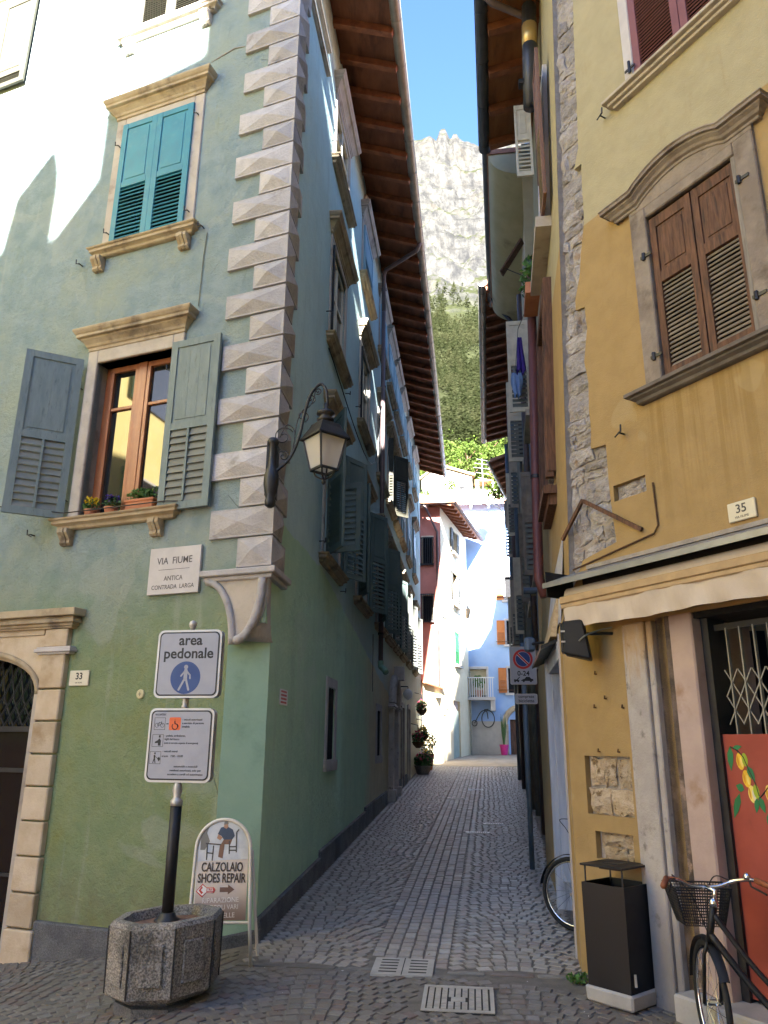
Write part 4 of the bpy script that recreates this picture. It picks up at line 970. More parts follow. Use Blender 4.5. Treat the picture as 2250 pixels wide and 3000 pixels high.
# --- alley side of the yellow house
dk = surround(AR, 1.2, 2.2, 2.55, 4.5, yh, .16, .16, .09, mat=M['oldwood'], name='wooden_window_case')
part('sill', MB().box(AR, 1.0, 2.0, -.02, .13, 2.32, 2.40).box(AR, 1.05, 1.95, -.02, .08, 2.22, 2.32), M['oldwood'], dk)
part('shutter_edge', MB().box(AR, 1.05, 1.12, .02, .10, 2.5, 4.5), M['oldwood'], dk)
part('dark_room', MB().box(AR, 1.15, 2.25, -.8, -.25, 2.5, 4.55), M['dark'], yh)
sr = surround(AR, 1.0, 1.95, 5.25, 7.1, yh, .10, .10, .05, mat=M['marble'])
part('sill', MB().box(AR, .82, 2.1, -.02, .16, 5.10, 5.22), M['stone'], sr)
shutter(yh, AR.P(.98, .06, 5.25), -AR.d, AR.n, .47, 1.85, flat('brown_shutter_paint', (.17, .09, .06), .6), M['oldslat'], 14, .5, label='brown shutter folded along the alley wall')
shutter(yh, AR.P(2.6, .06, 7.15), AR.n, -AR.d, .22, 1.15, M['cream_frame'], M['cream_frame'], 8, .5, label='pale shutter standing open high over the alley')
part('dark_room', MB().box(AR, .95, 2.0, -.8, -.25, 5.2, 7.15), M['dark'], yh)
part('flue_pipe', MB().tube([AR.P(1.6, .14, 7.3), AR.P(1.6, .14, 8.8)], .09, 12), M['dgutter'], yh, smooth=True)
part('flue_band', MB().tube([AR.P(1.6, .14, 8.2), AR.P(1.6, .14, 8.5)], .094, 12), rmat('sunlit_yellow', (.55, .40, .16), (.62, .46, .2), 5, .4, 0, metal=.6), yh, smooth=True)  # yellow band colour stands in for a small sunlit spot
part('flue_bracket', MB().box(AR, 1.55, 1.65, -.05, .28, 7.62, 7.68), M['iron'], yh)
part('downpipe', MB().tube([AR.P(2.75, .12, 5.85), AR.P(2.45, .12, 3.0), AR.P(2.25, .12, 1.75), AR.P(2.2, .06, 1.55)], .055, 10), M['redpipe'], yh, smooth=True)
part('pipe_collar', MB().tube([AR.P(2.76, .12, 5.8), AR.P(2.77, .12, 6.05)], .065, 10).tube([AR.P(2.44, .12, 3.0), AR.P(2.44, .12, 2.96)], .066, 10), M['iron'], yh)
# doorway with a bleached blue door
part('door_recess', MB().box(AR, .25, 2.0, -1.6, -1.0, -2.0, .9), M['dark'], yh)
bl = rmat('bleached_blue_paint', (.34, .38, .46), (.46, .50, .58), 5, .8, .4, 30, .006, stretch=(3, 3, .4), c3=(.20, .22, .27), c3lo=.55, c3hi=.75, c3s=4)
part('door_frame', MB().box(AR, 1.78, 1.95, -.25, .03, -1.5, .86).box(AR, .3, 1.95, -.25, .01, .70, .86), bl, yh, bevel=.006)
part('door_leaf', MB().box(AR, 1.70, 1.775, -.9, -.02, -1.2, .70).box(AR, 1.66, 1.70, -.8, -.12, -1.0, .5), bl, yh, bevel=.006)
part('door_reveal', MB().box(AR, .285, .33, -.3, .012, -1.6, .9), M['marble'], yh)
ply = rmat('chipboard', (.42, .30, .16), (.55, .42, .25), 30, .9, .5, 60, .006)
fl_ = part('door_canopy', MB().hexa([AR.P(s, o, z) for s, o, z in ((.5, .0, .86), (2.3, .0, .86), (2.3, .14, .80), (.5, .14, .80), (.5, .0, .89), (2.3, .0, .89), (2.3, .14, .83), (.5, .14, .83))]), M['iron'], yh)
part('board', MB().hexa([AR.P(s, o, z) for s, o, z in ((.45, .01, .90), (2.1, .01, .90), (2.1, .06, .90), (.45, .06, .90), (.7, .01, 1.35), (1.6, .01, 1.2), (1.6, .03, 1.2), (.7, .03, 1.35))]), ply, fl_)
part('patched_plaster', MB().hexa([AR.P(s, o, z) for s, o, z in ((.35, .0, 1.0), (2.3, .0, 1.0), (2.3, .012, 1.0), (.35, .012, 1.0), (.5, .0, 1.75), (1.9, .0, 1.6), (1.9, .008, 1.6), (.5, .008, 1.75))]), rmat('grey_white_plaster', (.42, .42, .43), (.52, .52, .53), 4, .9, .3), yh)
# eave over the alley
RG, RZ, RS = .64, 8.78, .22
zr2 = lambda o: RZ+.06+RS*(RG-o)
def eave(fr, s0, s1, RG, RZ, RS, parent, gut, step, smat, rmat_, back=-5, ridge=True):
    zf = lambda o: RZ+.06+RS*(RG-o)
    P2 = lambda s, o, z: fr.o+fr.d*s+fr.n*o+Vector((0, 0, z))
    q = [P2(s, o, zf(o)) for s, o in ((s0, RG), (s1, RG), (s1, back), (s0, back))]
    r = MB().add(q+[p+Vector((0, 0, .1)) for p in q], MB.BF)
    q = [P2(s, o, zf(back) if o == back else RZ) for s, o in ((s0, back), (s1, back), (s1, back*2), (s0, back*2))]
    r.add(q+[p+Vector((0, 0, .1)) for p in q], MB.BF)
    ro = part('roof', r, M['rooftile'], parent)
    q = [P2(s, o, zf(o)-.014) for s, o in ((s0+.01, RG-.01), (s1-.01, RG-.01), (s1-.01, -.8), (s0+.01, -.8))]
    part('soffit', MB().add(q+[p+Vector((0, 0, .012)) for p in q], MB.BF), smat, ro)
    if step:
        me = MB().ob(Vector((0, 0, 0)), Vector((1, 0, 0)), Vector((0, 1, 0)), -.05, .05, -.7, RG-.02, -.12, 0).mesh('rafter', rmat_); ang = math.atan(RS); s = s0+.1
        while s < s1:
            p = P2(s, 0, zf(0)-.015); piece('rafter', me, ro, Matrix(((fr.d.x, fr.n.x*math.cos(ang), fr.n.x*math.sin(ang), p.x), (fr.d.y, fr.n.y*math.cos(ang), fr.n.y*math.sin(ang), p.y), (0, -math.sin(ang), math.cos(ang), p.z), (0, 0, 0, 1)))); s += step
    g = Fr(fr.o.x, fr.o.y, 0, 1); g.d = fr.d; g.n = fr.n
    gutter(g, s0-.05, s1+.05, RG+.03, RZ+.07, .08, gut, parent); return ro
osof = rmat('orange_soffit_boards', (.22, .085, .030), (.32, .13, .048), 6, .7, .4, 25, .006, stretch=(1, .25, 1), c3=(.13, .05, .02), c3s=4)
AR0 = Fr(DX+FR.d.x*.48, DY+FR.d.y*.48, 8.2, -1)
eave(AR0, -.9, 3.95, RG+.05, RZ, RS, yh, M['dgutter'], .66, osof, M['rafter'])
part('downpipe', MB().tube([AR0.P(1.35, RG+.05, RZ+.02), AR0.P(1.4, RG-.05, RZ-.08), AR0.P(1.7, .12, RZ-.05), AR0.P(1.75, .08, RZ-.15), AR0.P(1.78, .1, 6.3)], .042, 10), M['pipe'], yh, smooth=True)
part('sun_block_board', MB().box(AR0, 3.90, 3.95, -1.2, RG+.08, RZ+.1, RZ+1.05), M['oldwood'], yh)  # unseen board, added to keep the sun off the next eave end
# closing walls
p0 = FR.P(9.0, 0, 0); p1 = AR.P(3.95, 0, 0); p2 = AR0.P(3.95, -9, 0)
part('wall', MB().poly([(p1.x, p1.y, -2.2), (p2.x, p2.y, -2.2), (p2.x, p2.y, 9.2), (p1.x+.15, p1.y, 9.2)]).poly([(p0.x, p0.y, -2.2), (p2.x, p2.y, -2.2), (p2.x, p2.y, 9.2), (p0.x, p0.y, 9.2)]), M['ochre'], yh)
# ------------------------------------------------------------------ right-hand row along the alley
def row_wall(name, label, p0, p1, q0, q1, zt, mat, yaw=None):
    """house on the right with its alley wall from (p0,q0) to (p1,q1)"""
    a = Vector((*xy(p0, q0), 0)); b = Vector((*xy(p1, q1), 0)); d = (b-a); L = d.length; yw = math.degrees(math.atan2(d.x, d.y))
    fr = Fr(a.x, a.y, yw, -1); h = thing(name, label, 'house', (a.x, a.y, gnd(a.x, a.y))); return h, fr, L
olive = rmat('olive_plaster', (.40, .365, .22), (.47, .43, .27), 3, .9, .3, 40, .01, c3=(.20, .18, .11), c3s=1.5)
tan = rmat('tan_plaster', (.50, .43, .31), (.58, .50, .37), 3, .9, .3, 40, .01, c3=(.24, .20, .14), c3s=1.5)
greypl = rmat('grey_green_plaster', (.42, .45, .41), (.50, .52, .47), 3, .9, .3, 40, .01, c3=(.18, .20, .18), c3s=1.5)
def house_shell(h, fr, L, zt, mat, holes, depth=7):
    part('wall', wall(fr, 0, L, -2.2, zt, holes, .25), mat, h)
    c = [fr.P(0, 0, 0), fr.P(0, -depth, 0), fr.P(L, -depth, 0), fr.P(L, 0, 0)]
    mb = MB()
    for a, b in ((0, 1), (1, 2), (2, 3)): mb.poly([c[a]+Vector((0, 0, -2.2)), c[b]+Vector((0, 0, -2.2)), c[b]+Vector((0, 0, zt)), c[a]+Vector((0, 0, zt))])
    part('wall', mb, mat, h)
    for a, b, z0, z1 in holes: dark_back(fr, a, b, z0, z1, h, .25)
# second house: coved plaster eave
h2, F2, L2 = row_wall('olive_house', 'narrow olive house with coved plaster eave beyond the yellow house', 4.0, 8.6, 2.80, 2.98, 9.2, olive)
hs2 = [(.8, 1.7, 2.4, 4.0), (3.0, 3.9, 2.4, 4.0), (.8, 1.7, 5.0, 6.6), (3.0, 3.9, 5.0, 6.6), (.7, 1.6, -1.4, .7), (3.2, 4.1, -1.3, .7)]
house_shell(h2, F2, L2, 9.3, tan, hs2)
cov = []
for k in range(9):
    t = k/8; o = .58*math.sin(t*math.pi/2*.98); z = 8.85+.42*(1-math.cos(t*math.pi/2)) 
    cov.append([F2.P(s, o, z) for s in (0.02, L2*.5, L2-.02)])
part('coved_eave', MB().quads(cov), olive, h2, smooth=True)
part('eave_end', MB().poly([r[0] for r in cov]+[F2.P(.02, 0, 9.3)]), olive, h2)
q = MB(); q.box(F2, 0, L2, -7.2, .60, 9.28, 9.37); part('roof', q, M['rooftile'], h2)
gutter(F2, -.05, L2+.05, .60, 9.36, .07, M['dgutter'], h2)
part('downpipe', MB().tube([F2.P(L2-.3, .58, 9.3), F2.P(L2-.25, .5, 9.15), F2.P(L2-.1, .10, 8.7), F2.P(L2-.1, .10, -1.1)], .045, 8), M['dgutter'], h2, smooth=True)
for a, b, z0, z1 in hs2[:4]:
    surround(F2, a, b, z0, z1, h2, .1, .1, .05, mat=M['stone']); part('sill', MB().box(F2, a-.15, b+.15, 0, .15, z0-.1, z0), M['stone'], h2)
    shutter(h2, F2.P(a-.04, .05, z0), F2.n, -F2.d, .22 if z0 < 4 else .34, z1-z0, M['oldslat'] if z0 < 4 else M['cream_frame'], M['slatgrey'], 9, .5)
# awning-like leaf pushed out, sun on its tip
part('top_hung_leaf', MB().bar(F2.P(1.0, .05, 8.3), F2.P(1.1, .42, 7.75), .16, .03, Vector((0, 0, 1))), M['oldwood'], h2)
part('leaf_stay', MB().tube([F2.P(1.0, .05, 7.6), F2.P(1.1, .36, 7.85)], .008, 5), M['iron'], h2)
for s, m, z1, r in ((.12, 'bluepipe', 4.2, .05), (2.2, 'pipe', 8.0, .045), (2.5, 'bluepipe', 7.5, .045), (4.4, 'slatgrey', 5.0, .05)):
    part('downpipe', MB().tube([F2.P(s, .10, -1.35), F2.P(s, .10, z1)], r, 8), M[m], h2, smooth=True)
part('pipe_box', MB().box(F2, -.02, .22, .0, .2, 1.0, 1.22), M['gutter'], h2, bevel=.01)
part('wall_light', MB().tube([F2.P(.12, .05, 2.05), F2.P(.12, .32, 2.05)], .045, 8), M['bluepipe'], h2)
part('plinth', MB().box(F2, 0, L2, -.02, .03, -2, -.75), M['plinth'], h2)
# third house
h3, F3, L3 = row_wall('tall_tan_house', 'tall tan house with dark rafter eave midway along the right of the alley', 8.65, 16.8, 2.95, 3.10, 9.6, tan)
hs3 = [(.9, 1.8, 2.2, 3.8), (3.2, 4.1, 2.2, 3.8), (5.4, 6.3, 2.2, 3.8), (.9, 1.8, 4.9, 6.5), (3.2, 4.1, 4.9, 6.5), (5.4, 6.3, 4.9, 6.5), (1.0, 2.0, -1.2, .9), (4.0, 5.0, -1.2, .9)]
house_shell(h3, F3, L3, 9.75, tan, hs3)
eave(F3, -.7, L3, .74, 9.35, .25, h3, M['gutter'], .5, M['soffit'], M['rafter'])
for i, (a, b, z0, z1) in enumerate(hs3[:6]):
    surround(F3, a, b, z0, z1, h3, .1, .1, .06); shutter(h3, F3.P(a-.04, .05, z0), F3.n, -F3.d, .25, z1-z0, M['stone'] if i % 2 else M['cream_frame'], M['slatgrey'], 8, .5)
for s, m, r in ((.15, 'gutter', .05), (2.6, 'bluepipe', .045), (4.7, 'pipe', .045), (7.2, 'bluepipe', .05)): part('downpipe', MB().tube([F3.P(s, .11, -1.1), F3.P(s, .11, 8.9)], r, 8), M[m], h3, smooth=True)
part('plinth', MB().box(F3, 0, L3, -.02, .05, -2, -.3), M['plinth'], h3)
for s, z in ((2.9, 8.4), (5.1, 8.3)): part('soffit_vent', MB().box(F3, s, s+.5, -.02, .10, z, z+.2), M['oldslat'], h3)
# fourth house turns away to the right
h4, F4, L4 = row_wall('brown_eaved_house', 'last house on the right of the alley with slanting dark eave', 16.9, 23.6, 3.12, 3.34, 9.2, tan)
house_shell(h4, F4, L4, 9.1, greypl, [(1, 1.9, 2.3, 3.9), (3.4, 4.3, 2.3, 3.9), (1, 1.9, 5.0, 6.6), (3.4, 4.3, 5.0, 6.6), (3.5, 4.5, -.9, 1.3)])
E4 = Fr(F4.P(0, .62, 0).x, F4.P(0, .62, 0).y, 17.5, -1)
zf = lambda o: 8.7+.28*(.0-o)
q4 = [E4.P(s, o, zf(o)) for s, o in ((-.1, .0), (6.0, .0), (6.0, -4.2), (-.1, -4.2))]
r4 = part('roof', MB().add(q4+[p+Vector((0, 0, .1)) for p in q4], MB.BF), M['rooftile'], h4)
q4 = [p+Vector((0, 0, -.014)) for p in q4]; part('soffit', MB().add(q4+[p+Vector((0, 0, .012)) for p in q4], MB.BF), M['soffit'], r4)
me = MB().ob(Vector((0, 0, 0)), Vector((1, 0, 0)), Vector((0, 1, 0)), -.05, .05, -1.5, -.02, -.12, 0).mesh('rafter', M['rafter']); an4 = math.atan(.28)
for k in range(11):
    p = E4.P(.1+.55*k, 0, 8.685); piece('rafter', me, r4, Matrix(((E4.d.x, E4.n.x*math.cos(an4), E4.n.x*math.sin(an4), p.x), (E4.d.y, E4.n.y*math.cos(an4), E4.n.y*math.sin(an4), p.y), (0, -math.sin(an4), math.cos(an4), p.z), (0, 0, 0, 1))))
gutter(E4, -.1, 6.0, .05, 8.72, .06, M['gutter'], h4)
# taller unseen rear gable of the same house, shaped to shade the blue front
gb_ = MB(); gp = [F4.P(L4-1.2, -1.5, 0), F4.P(L4-1.2, -8, 0)]
gb_.add([Vector((p.x, p.y, z)) for p, z in ((gp[0], 7), (gp[1], 7), (gp[1], 14.6), (gp[0], 9.6))]+[Vector((p.x+.3, p.y+2.5, z)) for p, z in ((gp[0], 7), (gp[1], 7), (gp[1], 14.6), (gp[0], 9.6))], MB.BF)
part('rear_gable', gb_, greypl, h4)

# ------------------------------------------------------------------ pink and cream house closing the left side
pinkm = rmat('pink_plaster', (.50, .19, .14), (.56, .225, .17), 3, .9, .25, 40, .01, c3=(.33, .14, .11), c3s=1)
creamm = rmat('cream_plaster', (.66, .56, .38), (.72, .62, .44), 3, .9, .25, 40, .01, c3=(.58, .46, .26), c3s=1)
orangem = rmat('orange_plaster', (.60, .34, .15), (.66, .39, .18), 3, .9, .25, 40, .01)
CR = Fr(1.47, 27.38, 17.25, +1); s_c = 2.75
ph = thing('pink_cream_house', 'house with shaded pink front and sunlit cream side at the alley end', 'house', (2.3, 30.0, -.6))
cholz = [(4.95, 5.75, 8.0, 9.0), (4.75, 5.9, 5.75, 7.1), (5.1, 6.1, 3.25, 4.6), (4.65, 6.05, -.6, 1.78)]
part('wall', wall(CR, s_c, 8.1, -1, 9.35, cholz, .2), creamm, ph, label='sunlit cream side wall')
PK = Fr(CR.P(s_c, 0, 0).x, CR.P(s_c, 0, 0).y, -82, -1)
ph_holes = [(.32, .72, 7.0, 8.1), (.32, .72, 4.7, 5.7)]
part('wall', wall(PK, 0, 7, 1.9, 9.35, ph_holes, .15), pinkm, ph, label='pink front wall in shade')
e1 = CR.P(8.1, 0, 0); e2 = CR.P(8.1, -7, 0); e3 = PK.P(7, 0, 0)
part('wall', MB().poly([(e1.x, e1.y, -1), (e2.x, e2.y, -1), (e2.x, e2.y, 9.35), (e1.x, e1.y, 9.35)]), creamm, ph)
for a, b, z0, z1 in ph_holes:
    dark_back(PK, a, b, z0, z1, ph, .15); sr = surround(PK, a, b, z0, z1, ph, .05, .05, .02, mat=creamm)
    cg = MB(); 
    for k in range(7): cg.box(PK, a-.05+k*.08, a-.035+k*.08, .02, .16, z0-.05, z0+1.05)
    cg.box(PK, a-.06, b+.09, .0, .18, z0-.08, z0-.03); cg.box(PK, a-.06, b+.09, .15, .17, z0+1.0, z0+1.04); part('window_cage', cg, M['iron'], sr)
part('lower_wall', wall(CR, -.4, s_c, -1, 2.1, [], .2), creamm, ph)
cp_ = MB()
for k in range(9): cp_.hexa([CR.P(s, o, z) for s, o, z in ((-.4+k*.35, -.5, 2.22), (-.06+k*.35, -.5, 2.22), (-.06+k*.35, .12, 2.06), (-.4+k*.35, .12, 2.06), (-.4+k*.35, -.5, 2.28), (-.06+k*.35, -.5, 2.28), (-.06+k*.35, .12, 2.12), (-.4+k*.35, .12, 2.12))])
part('tile_coping', cp_, M['terracotta'], ph)
part('wall', MB().poly([PK.P(0, 0, 1.9), PK.P(7, 0, 1.9), PK.P(7, 1.2, 1.7), PK.P(0, 1.2, 1.7)]), creamm, ph)
for i, (a, b, z0, z1) in enumerate(cholz):
    dark_back(CR, a, b, z0, z1, ph, .2)
    if i == 3:
        part('door', MB().box(CR, a, b, -.12, -.06, -1, 1.4), rmat('grey_green_door', (.28, .33, .28), (.36, .41, .35), 4, .7, .2), ph); part('door_light', MB().box(CR, a, b, -.14, -.1, 1.4, z1), M['pinkjamb'], ph)
    else:
        sr = surround(CR, a, b, z0, z1, ph, .08, .08, .03, mat=creamm); part('sill', MB().box(CR, a-.15, b+.15, 0, .14, z0-.1, z0), M['stone'], sr)
        m = flat('bright_green_paint', (.03, .20, .07), .6) if i == 2 else M['paleshut']
        if i == 2: shutter(ph, CR.P(a, -.02, z0), CR.d, CR.n, b-a, z1-z0, m, m, 14, .4, label='closed green shutter')
        else: shutter(ph, CR.P(a-.02, .04, z0), -CR.d, CR.n, .35, z1-z0, m, m, 8, .5); shutter(ph, CR.P(b+.02, .04, z0), CR.d, CR.n, .35, z1-z0, m, m, 8, .5)
E8 = CR.P(s_c-.65, .62, 0); rz = 9.28
eav = [CR.P(s_c-.75, .68, rz), CR.P(8.3, .68, rz), CR.P(8.3, -4, rz+1.5), CR.P(s_c-.75+.6, -4, rz+1.5)]
rp = part('roof', MB().add(eav+[p+Vector((0, 0, .09)) for p in eav], MB.BF), M['rooftile'], ph)
ev2 = [CR.P(s_c-.75, .68, rz), CR.P(s_c-.15, -4, rz+1.5), PK.P(7, .6, rz+.1), PK.P(7, .75, rz)]
part('roof', MB().add(ev2+[p+Vector((0, 0, .09)) for p in ev2], MB.BF), M['rooftile'], ph)
me = MB().ob(Vector((0, 0, 0)), Vector((1, 0, 0)), Vector((0, 1, 0)), -.05, .05, -.6, .66, -.12, 0).mesh('rafter', M['rafter']); an5 = math.atan(1.5/4.68)
for k in range(11):
    p = CR.P(s_c-.6+.55*k, 0, rz+.205); piece('rafter', me, rp, Matrix(((CR.d.x, CR.n.x*math.cos(an5), CR.n.x*math.sin(an5), p.x), (CR.d.y, CR.n.y*math.cos(an5), CR.n.y*math.sin(an5), p.y), (0, -math.sin(an5), math.cos(an5), p.z), (0, 0, 0, 1))))
gutter(CR, s_c-.75, 8.3, .74, rz+.05, .07, M['oldwood'], ph); gutter(PK, -.6, 7, .72, rz+.05, .07, M['dgutter'], ph)
part('downpipe', MB().tube([PK.P(.62, .7, rz), PK.P(.5, .6, rz-.2), PK.P(.12, .08, rz-1.0), PK.P(.10, .08, 2.2)], .05, 8), M['pipe'], ph, smooth=True)
part('cable', MB().tube([CR.P(3.6, .02, 5.0), CR.P(3.65, .02, 2.2)], .01, 5), M['pipe'], ph)
part('downpipe', MB().tube([CR.P(7.9, .08, -.4), CR.P(7.9, .08, 3.2)], .04, 8), M['gutter'], ph)
# ------------------------------------------------------------------ blue house at the end
bluem = rmat('blue_plaster', (.28, .42, .70), (.34, .48, .74), 2, .9, .25, 40, .01, c3=(.34, .41, .56), c3s=.7)
BL = Fr(3.7, 35.5, 96.5, +1)
bh = thing('blue_house', 'light blue house closing the view at the alley end', 'house', (4.5, 35.5, -.3))
bhol = [(1.98, 2.75, 6.5, 7.6), (1.98, 2.75, 4.45, 5.55), (1.98, 2.75, 2.3, 3.4), (.25, 1.0, 2.1, 3.35), (1.98, 3.1, -.6, 1.15)]
part('wall', wall(BL, -5, 9, -1, 11.2, bhol, .2), bluem, bh)
part('plinth', MB().box(BL, -5, 1.64, -.02, .03, -1, 1.07), rmat('grey_render', (.42, .385, .34), (.48, .44, .39), 4, .9, .3), bh)
for a, b, z0, z1 in bhol: dark_back(BL, a, b, z0, z1, bh, .2)
orsh = rmat('orange_brown_paint', (.42, .145, .04), (.48, .18, .055), 5, .6, .2)
for a, b, z0, z1 in bhol[:3]:
    sr = surround(BL, a, b, z0, z1, bh, .09, .09, .02, mat=M['marble']); part('sill', MB().box(BL, a-.15, b+.15, 0, .12, z0-.1, z0), M['marble'], sr)
    shutter(bh, BL.P(a-.08, .04, z0), -BL.d, BL.n, .36, z1-z0, orsh, orsh, 8, .5); shutter(bh, BL.P(b+.08, .04, z0), BL.d, BL.n, .36, z1-z0, orsh, orsh, 8, .5)
    part('window_rail', MB().tube([BL.P(a-.5, .1, z0+.12), BL.P(b+.4, .1, z0+.12)], .015, 6), M['rust'], sr)
sr = surround(BL, .25, 1.0, 2.1, 3.35, bh, .1, .12, .02, mat=M['marble']); part('roller_blind', MB().box(BL, .25, 1.0, -.12, -.08, 2.2, 3.35), rmat('straw_blind', (.40, .33, .2), (.5, .42, .27), 4, .8, .2), bh)
bal = MB().box(BL, -.3, 1.35, 0, .75, 1.95, 2.08); bal.box(BL, 1.15, 1.35, .0, .6, 1.5, 1.95)
bo = part('balcony', bal, M['marble'], bh)
for k in range(16): part('baluster', MB().tube([BL.P(-.25+k*.1, .7, 2.08), BL.P(-.25+k*.1, .7, 2.9)], .018, 6), M['white'], bo)
part('handrail', MB().box(BL, -.3, 1.33, .67, .73, 2.9, 2.94), M['white'], bo)
q = MB(); arcd = [BL.P(2.5+.75*math.cos(t), .03, .95+.75*math.sin(t)) for t in np.linspace(0, math.pi, 15)]
q.tube(arcd, .12, 8); q.box(BL, 1.64, 1.9, -.1, .08, -.6, .95); part('door_arch', q, M['jamb'], bh, smooth=False)
part('door', MB().box(BL, 1.95, 3.1, -.18, -.10, -.6, 1.3), M['oldwood'], bh)
rt = MB().hexa([BL.P(s, o, z) for s, o, z in ((-5, .55, 11.05), (9, .55, 11.05), (9, -5, 12.9), (-5, -5, 12.9), (-5, .55, 11.15), (9, .55, 11.15), (9, -5, 13.0), (-5, -5, 13.0))])
rb_ = part('roof', rt, M['rooftile'], bh)
tm = MB()
for j in range(7):
    t0, t1 = math.pi*j/7, math.pi*(j+1)/7
    tm.poly([Vector((.11*math.cos(t0), 0, .09*math.sin(t0))), Vector((.11*math.cos(t1), 0, .09*math.sin(t1))), Vector((.11*math.cos(t1), 3.0, .09*math.sin(t1)+1.0)), Vector((.11*math.cos(t0), 3.0, .09*math.sin(t0)+1.0))])
tm.poly([Vector((.09*math.cos(math.pi*j/7), 0, .08*math.sin(math.pi*j/7))) for j in range(8)])
tme = tm.mesh('roof_tile', M['rooftile'])
for k in range(48):
    p = BL.P(-4.9+k*.28, .6, 11.14); piece('roof_tile', tme, rb_, Matrix(((BL.d.x, -BL.n.x, 0, p.x), (BL.d.y, -BL.n.y, 0, p.y), (0, 0, 1, p.z), (0, 0, 0, 1))))
me = MB().ob(Vector((0, 0, 0)), Vector((1, 0, 0)), Vector((0, 1, 0)), -.06, .06, -.2, .5, -.14, 0).mesh('rafter', M['marble'])
for k in range(16):
    p = BL.P(-4.6+k*.85, 0, 11.1); piece('rafter', me, rb_, Matrix(((BL.d.x, BL.n.x, 0, p.x), (BL.d.y, BL.n.y, 0, p.y), (0, 0, 1, p.z), (0, 0, 0, 1))))
c1_, c2_ = BL.P(-5, 0, 0), BL.P(-5, -9, 0); c3_, c4_ = BL.P(9, 0, 0), BL.P(9, -9, 0)
part('wall', MB().poly([(c1_.x, c1_.y, -1), (c2_.x, c2_.y, -1), (c2_.x, c2_.y, 11.2), (c1_.x, c1_.y, 11.2)]).poly([(c3_.x, c3_.y, -1), (c4_.x, c4_.y, -1), (c4_.x, c4_.y, 11.2), (c3_.x, c3_.y, 11.2)]), bluem, bh)
# ------------------------------------------------------------------ houses of the square behind and beside the camera (they shade the street)
sqm = rmat('warm_square_plaster', (.50, .42, .28), (.56, .48, .33), 2, .9, .2, 40, .01); sqy = rmat('yellow_square_plaster', (.62, .47, .13), (.68, .53, .17), 2, .9, .2, 40, .01)
def block(name, label, x0, x1, y0, y1, zt, mat, ridge=None):
    h = thing(name, label, 'house', ((x0+x1)/2, y1, -2.5)); v = Vector
    part('wall', MB().hexa([v((x0, y0, -3)), v((x1, y0, -3)), v((x1, y1, -3)), v((x0, y1, -3)), v((x0, y0, zt)), v((x1, y0, zt)), v((x1, y1, zt)), v((x0, y1, zt))]), mat, h)
    fr = Fr(x0, y1, 90, -1); n = max(1, int((x1-x0)/2.6))
    for r in range(int((zt+1)/3.2)):
        for k in range(n):
            s = (x1-x0)*(k+.5)/n; z = .3+r*3.2
            o = part('window', MB().box(fr, s-.55, s+.55, -.02, .04, z-.1, z+1.7), M['stone'], h); part('shutter', MB().box(fr, s-.45, s+.45, .03, .06, z, z+1.6), M['darkgreen'], o)
    return h
YB = -8.0; dist = lambda y: (y-YB)/math.cos(ay)
TEL = math.tan(el)
def lift(x, y, z):
    """where the ray reaching (x,y,z) from the sun crosses the plane y = YB"""
    k = (y-YB)/math.cos(ay); return x-math.sin(ay)*k, z+TEL*k
def flp(s, z): p = FL.P(s, 0, z); return lift(p.x, p.y, p.z)
x1_, z1_ = flp(1.24, 8.6)
bk = block('square_house', 'tall house across the square behind the camera', x1_, 26, YB-8.9, YB-.02, z1_-.3, sqm)
q = MB().cube(((x1_+26)/2, YB-4.5, z1_-.15), 26-x1_+.02, 9.0, .3); part('roof', q, M['rooftile'], bk)
xa, za = flp(1.24, 7.70); xb, zb = flp(2.60, 7.50); xc, zc = flp(2.60, 6.35); xd, zd = flp(3.20, 5.62)
xe, ze = flp(3.20, 6.75); xf, zf_ = flp(3.34, 7.05); xg, zg = flp(3.88, 6.45); xh, zh = flp(3.97, 5.7); xi, zi = flp(8.5, 3.0)
lk = block('low_square_house', 'lower house with sloping roof and chimney behind the camera', xi-.5, x1_-.02, YB-7, YB-.6, zi-2.5, sqy)
prof = [(xa, za), (xb, zb), (xc, zb-.02), (xc, zc), (xd, zd), (xh, zh), (xi, zi), (xi, zi-3), (xa, zi-3)]
part('roof', MB().add([Vector((x, YB-.6+.6, z)) for x, z in prof]+[Vector((x, YB-3, z)) for x, z in prof], [tuple(range(9)), tuple(range(17, 8, -1))]+[(i, (i+1) % 9, (i+1) % 9+9, i+9) for i in range(9)]), M['rooftile'], lk)
pr2 = [(xd+.0, zd-.6), (xe, ze), (xe-.10, zf_), (xf-.06, zf_-.03), (xg, zg), (xh, zh), (xh, zh-.6)]
part('chimney', MB().add([Vector((x, YB-.01, z)) for x, z in pr2]+[Vector((x, YB-.8, z)) for x, z in pr2], [tuple(range(7)), tuple(range(13, 6, -1))]+[(i, (i+1) % 7, (i+1) % 7+7, i+7) for i in range(7)]), sqy, lk)
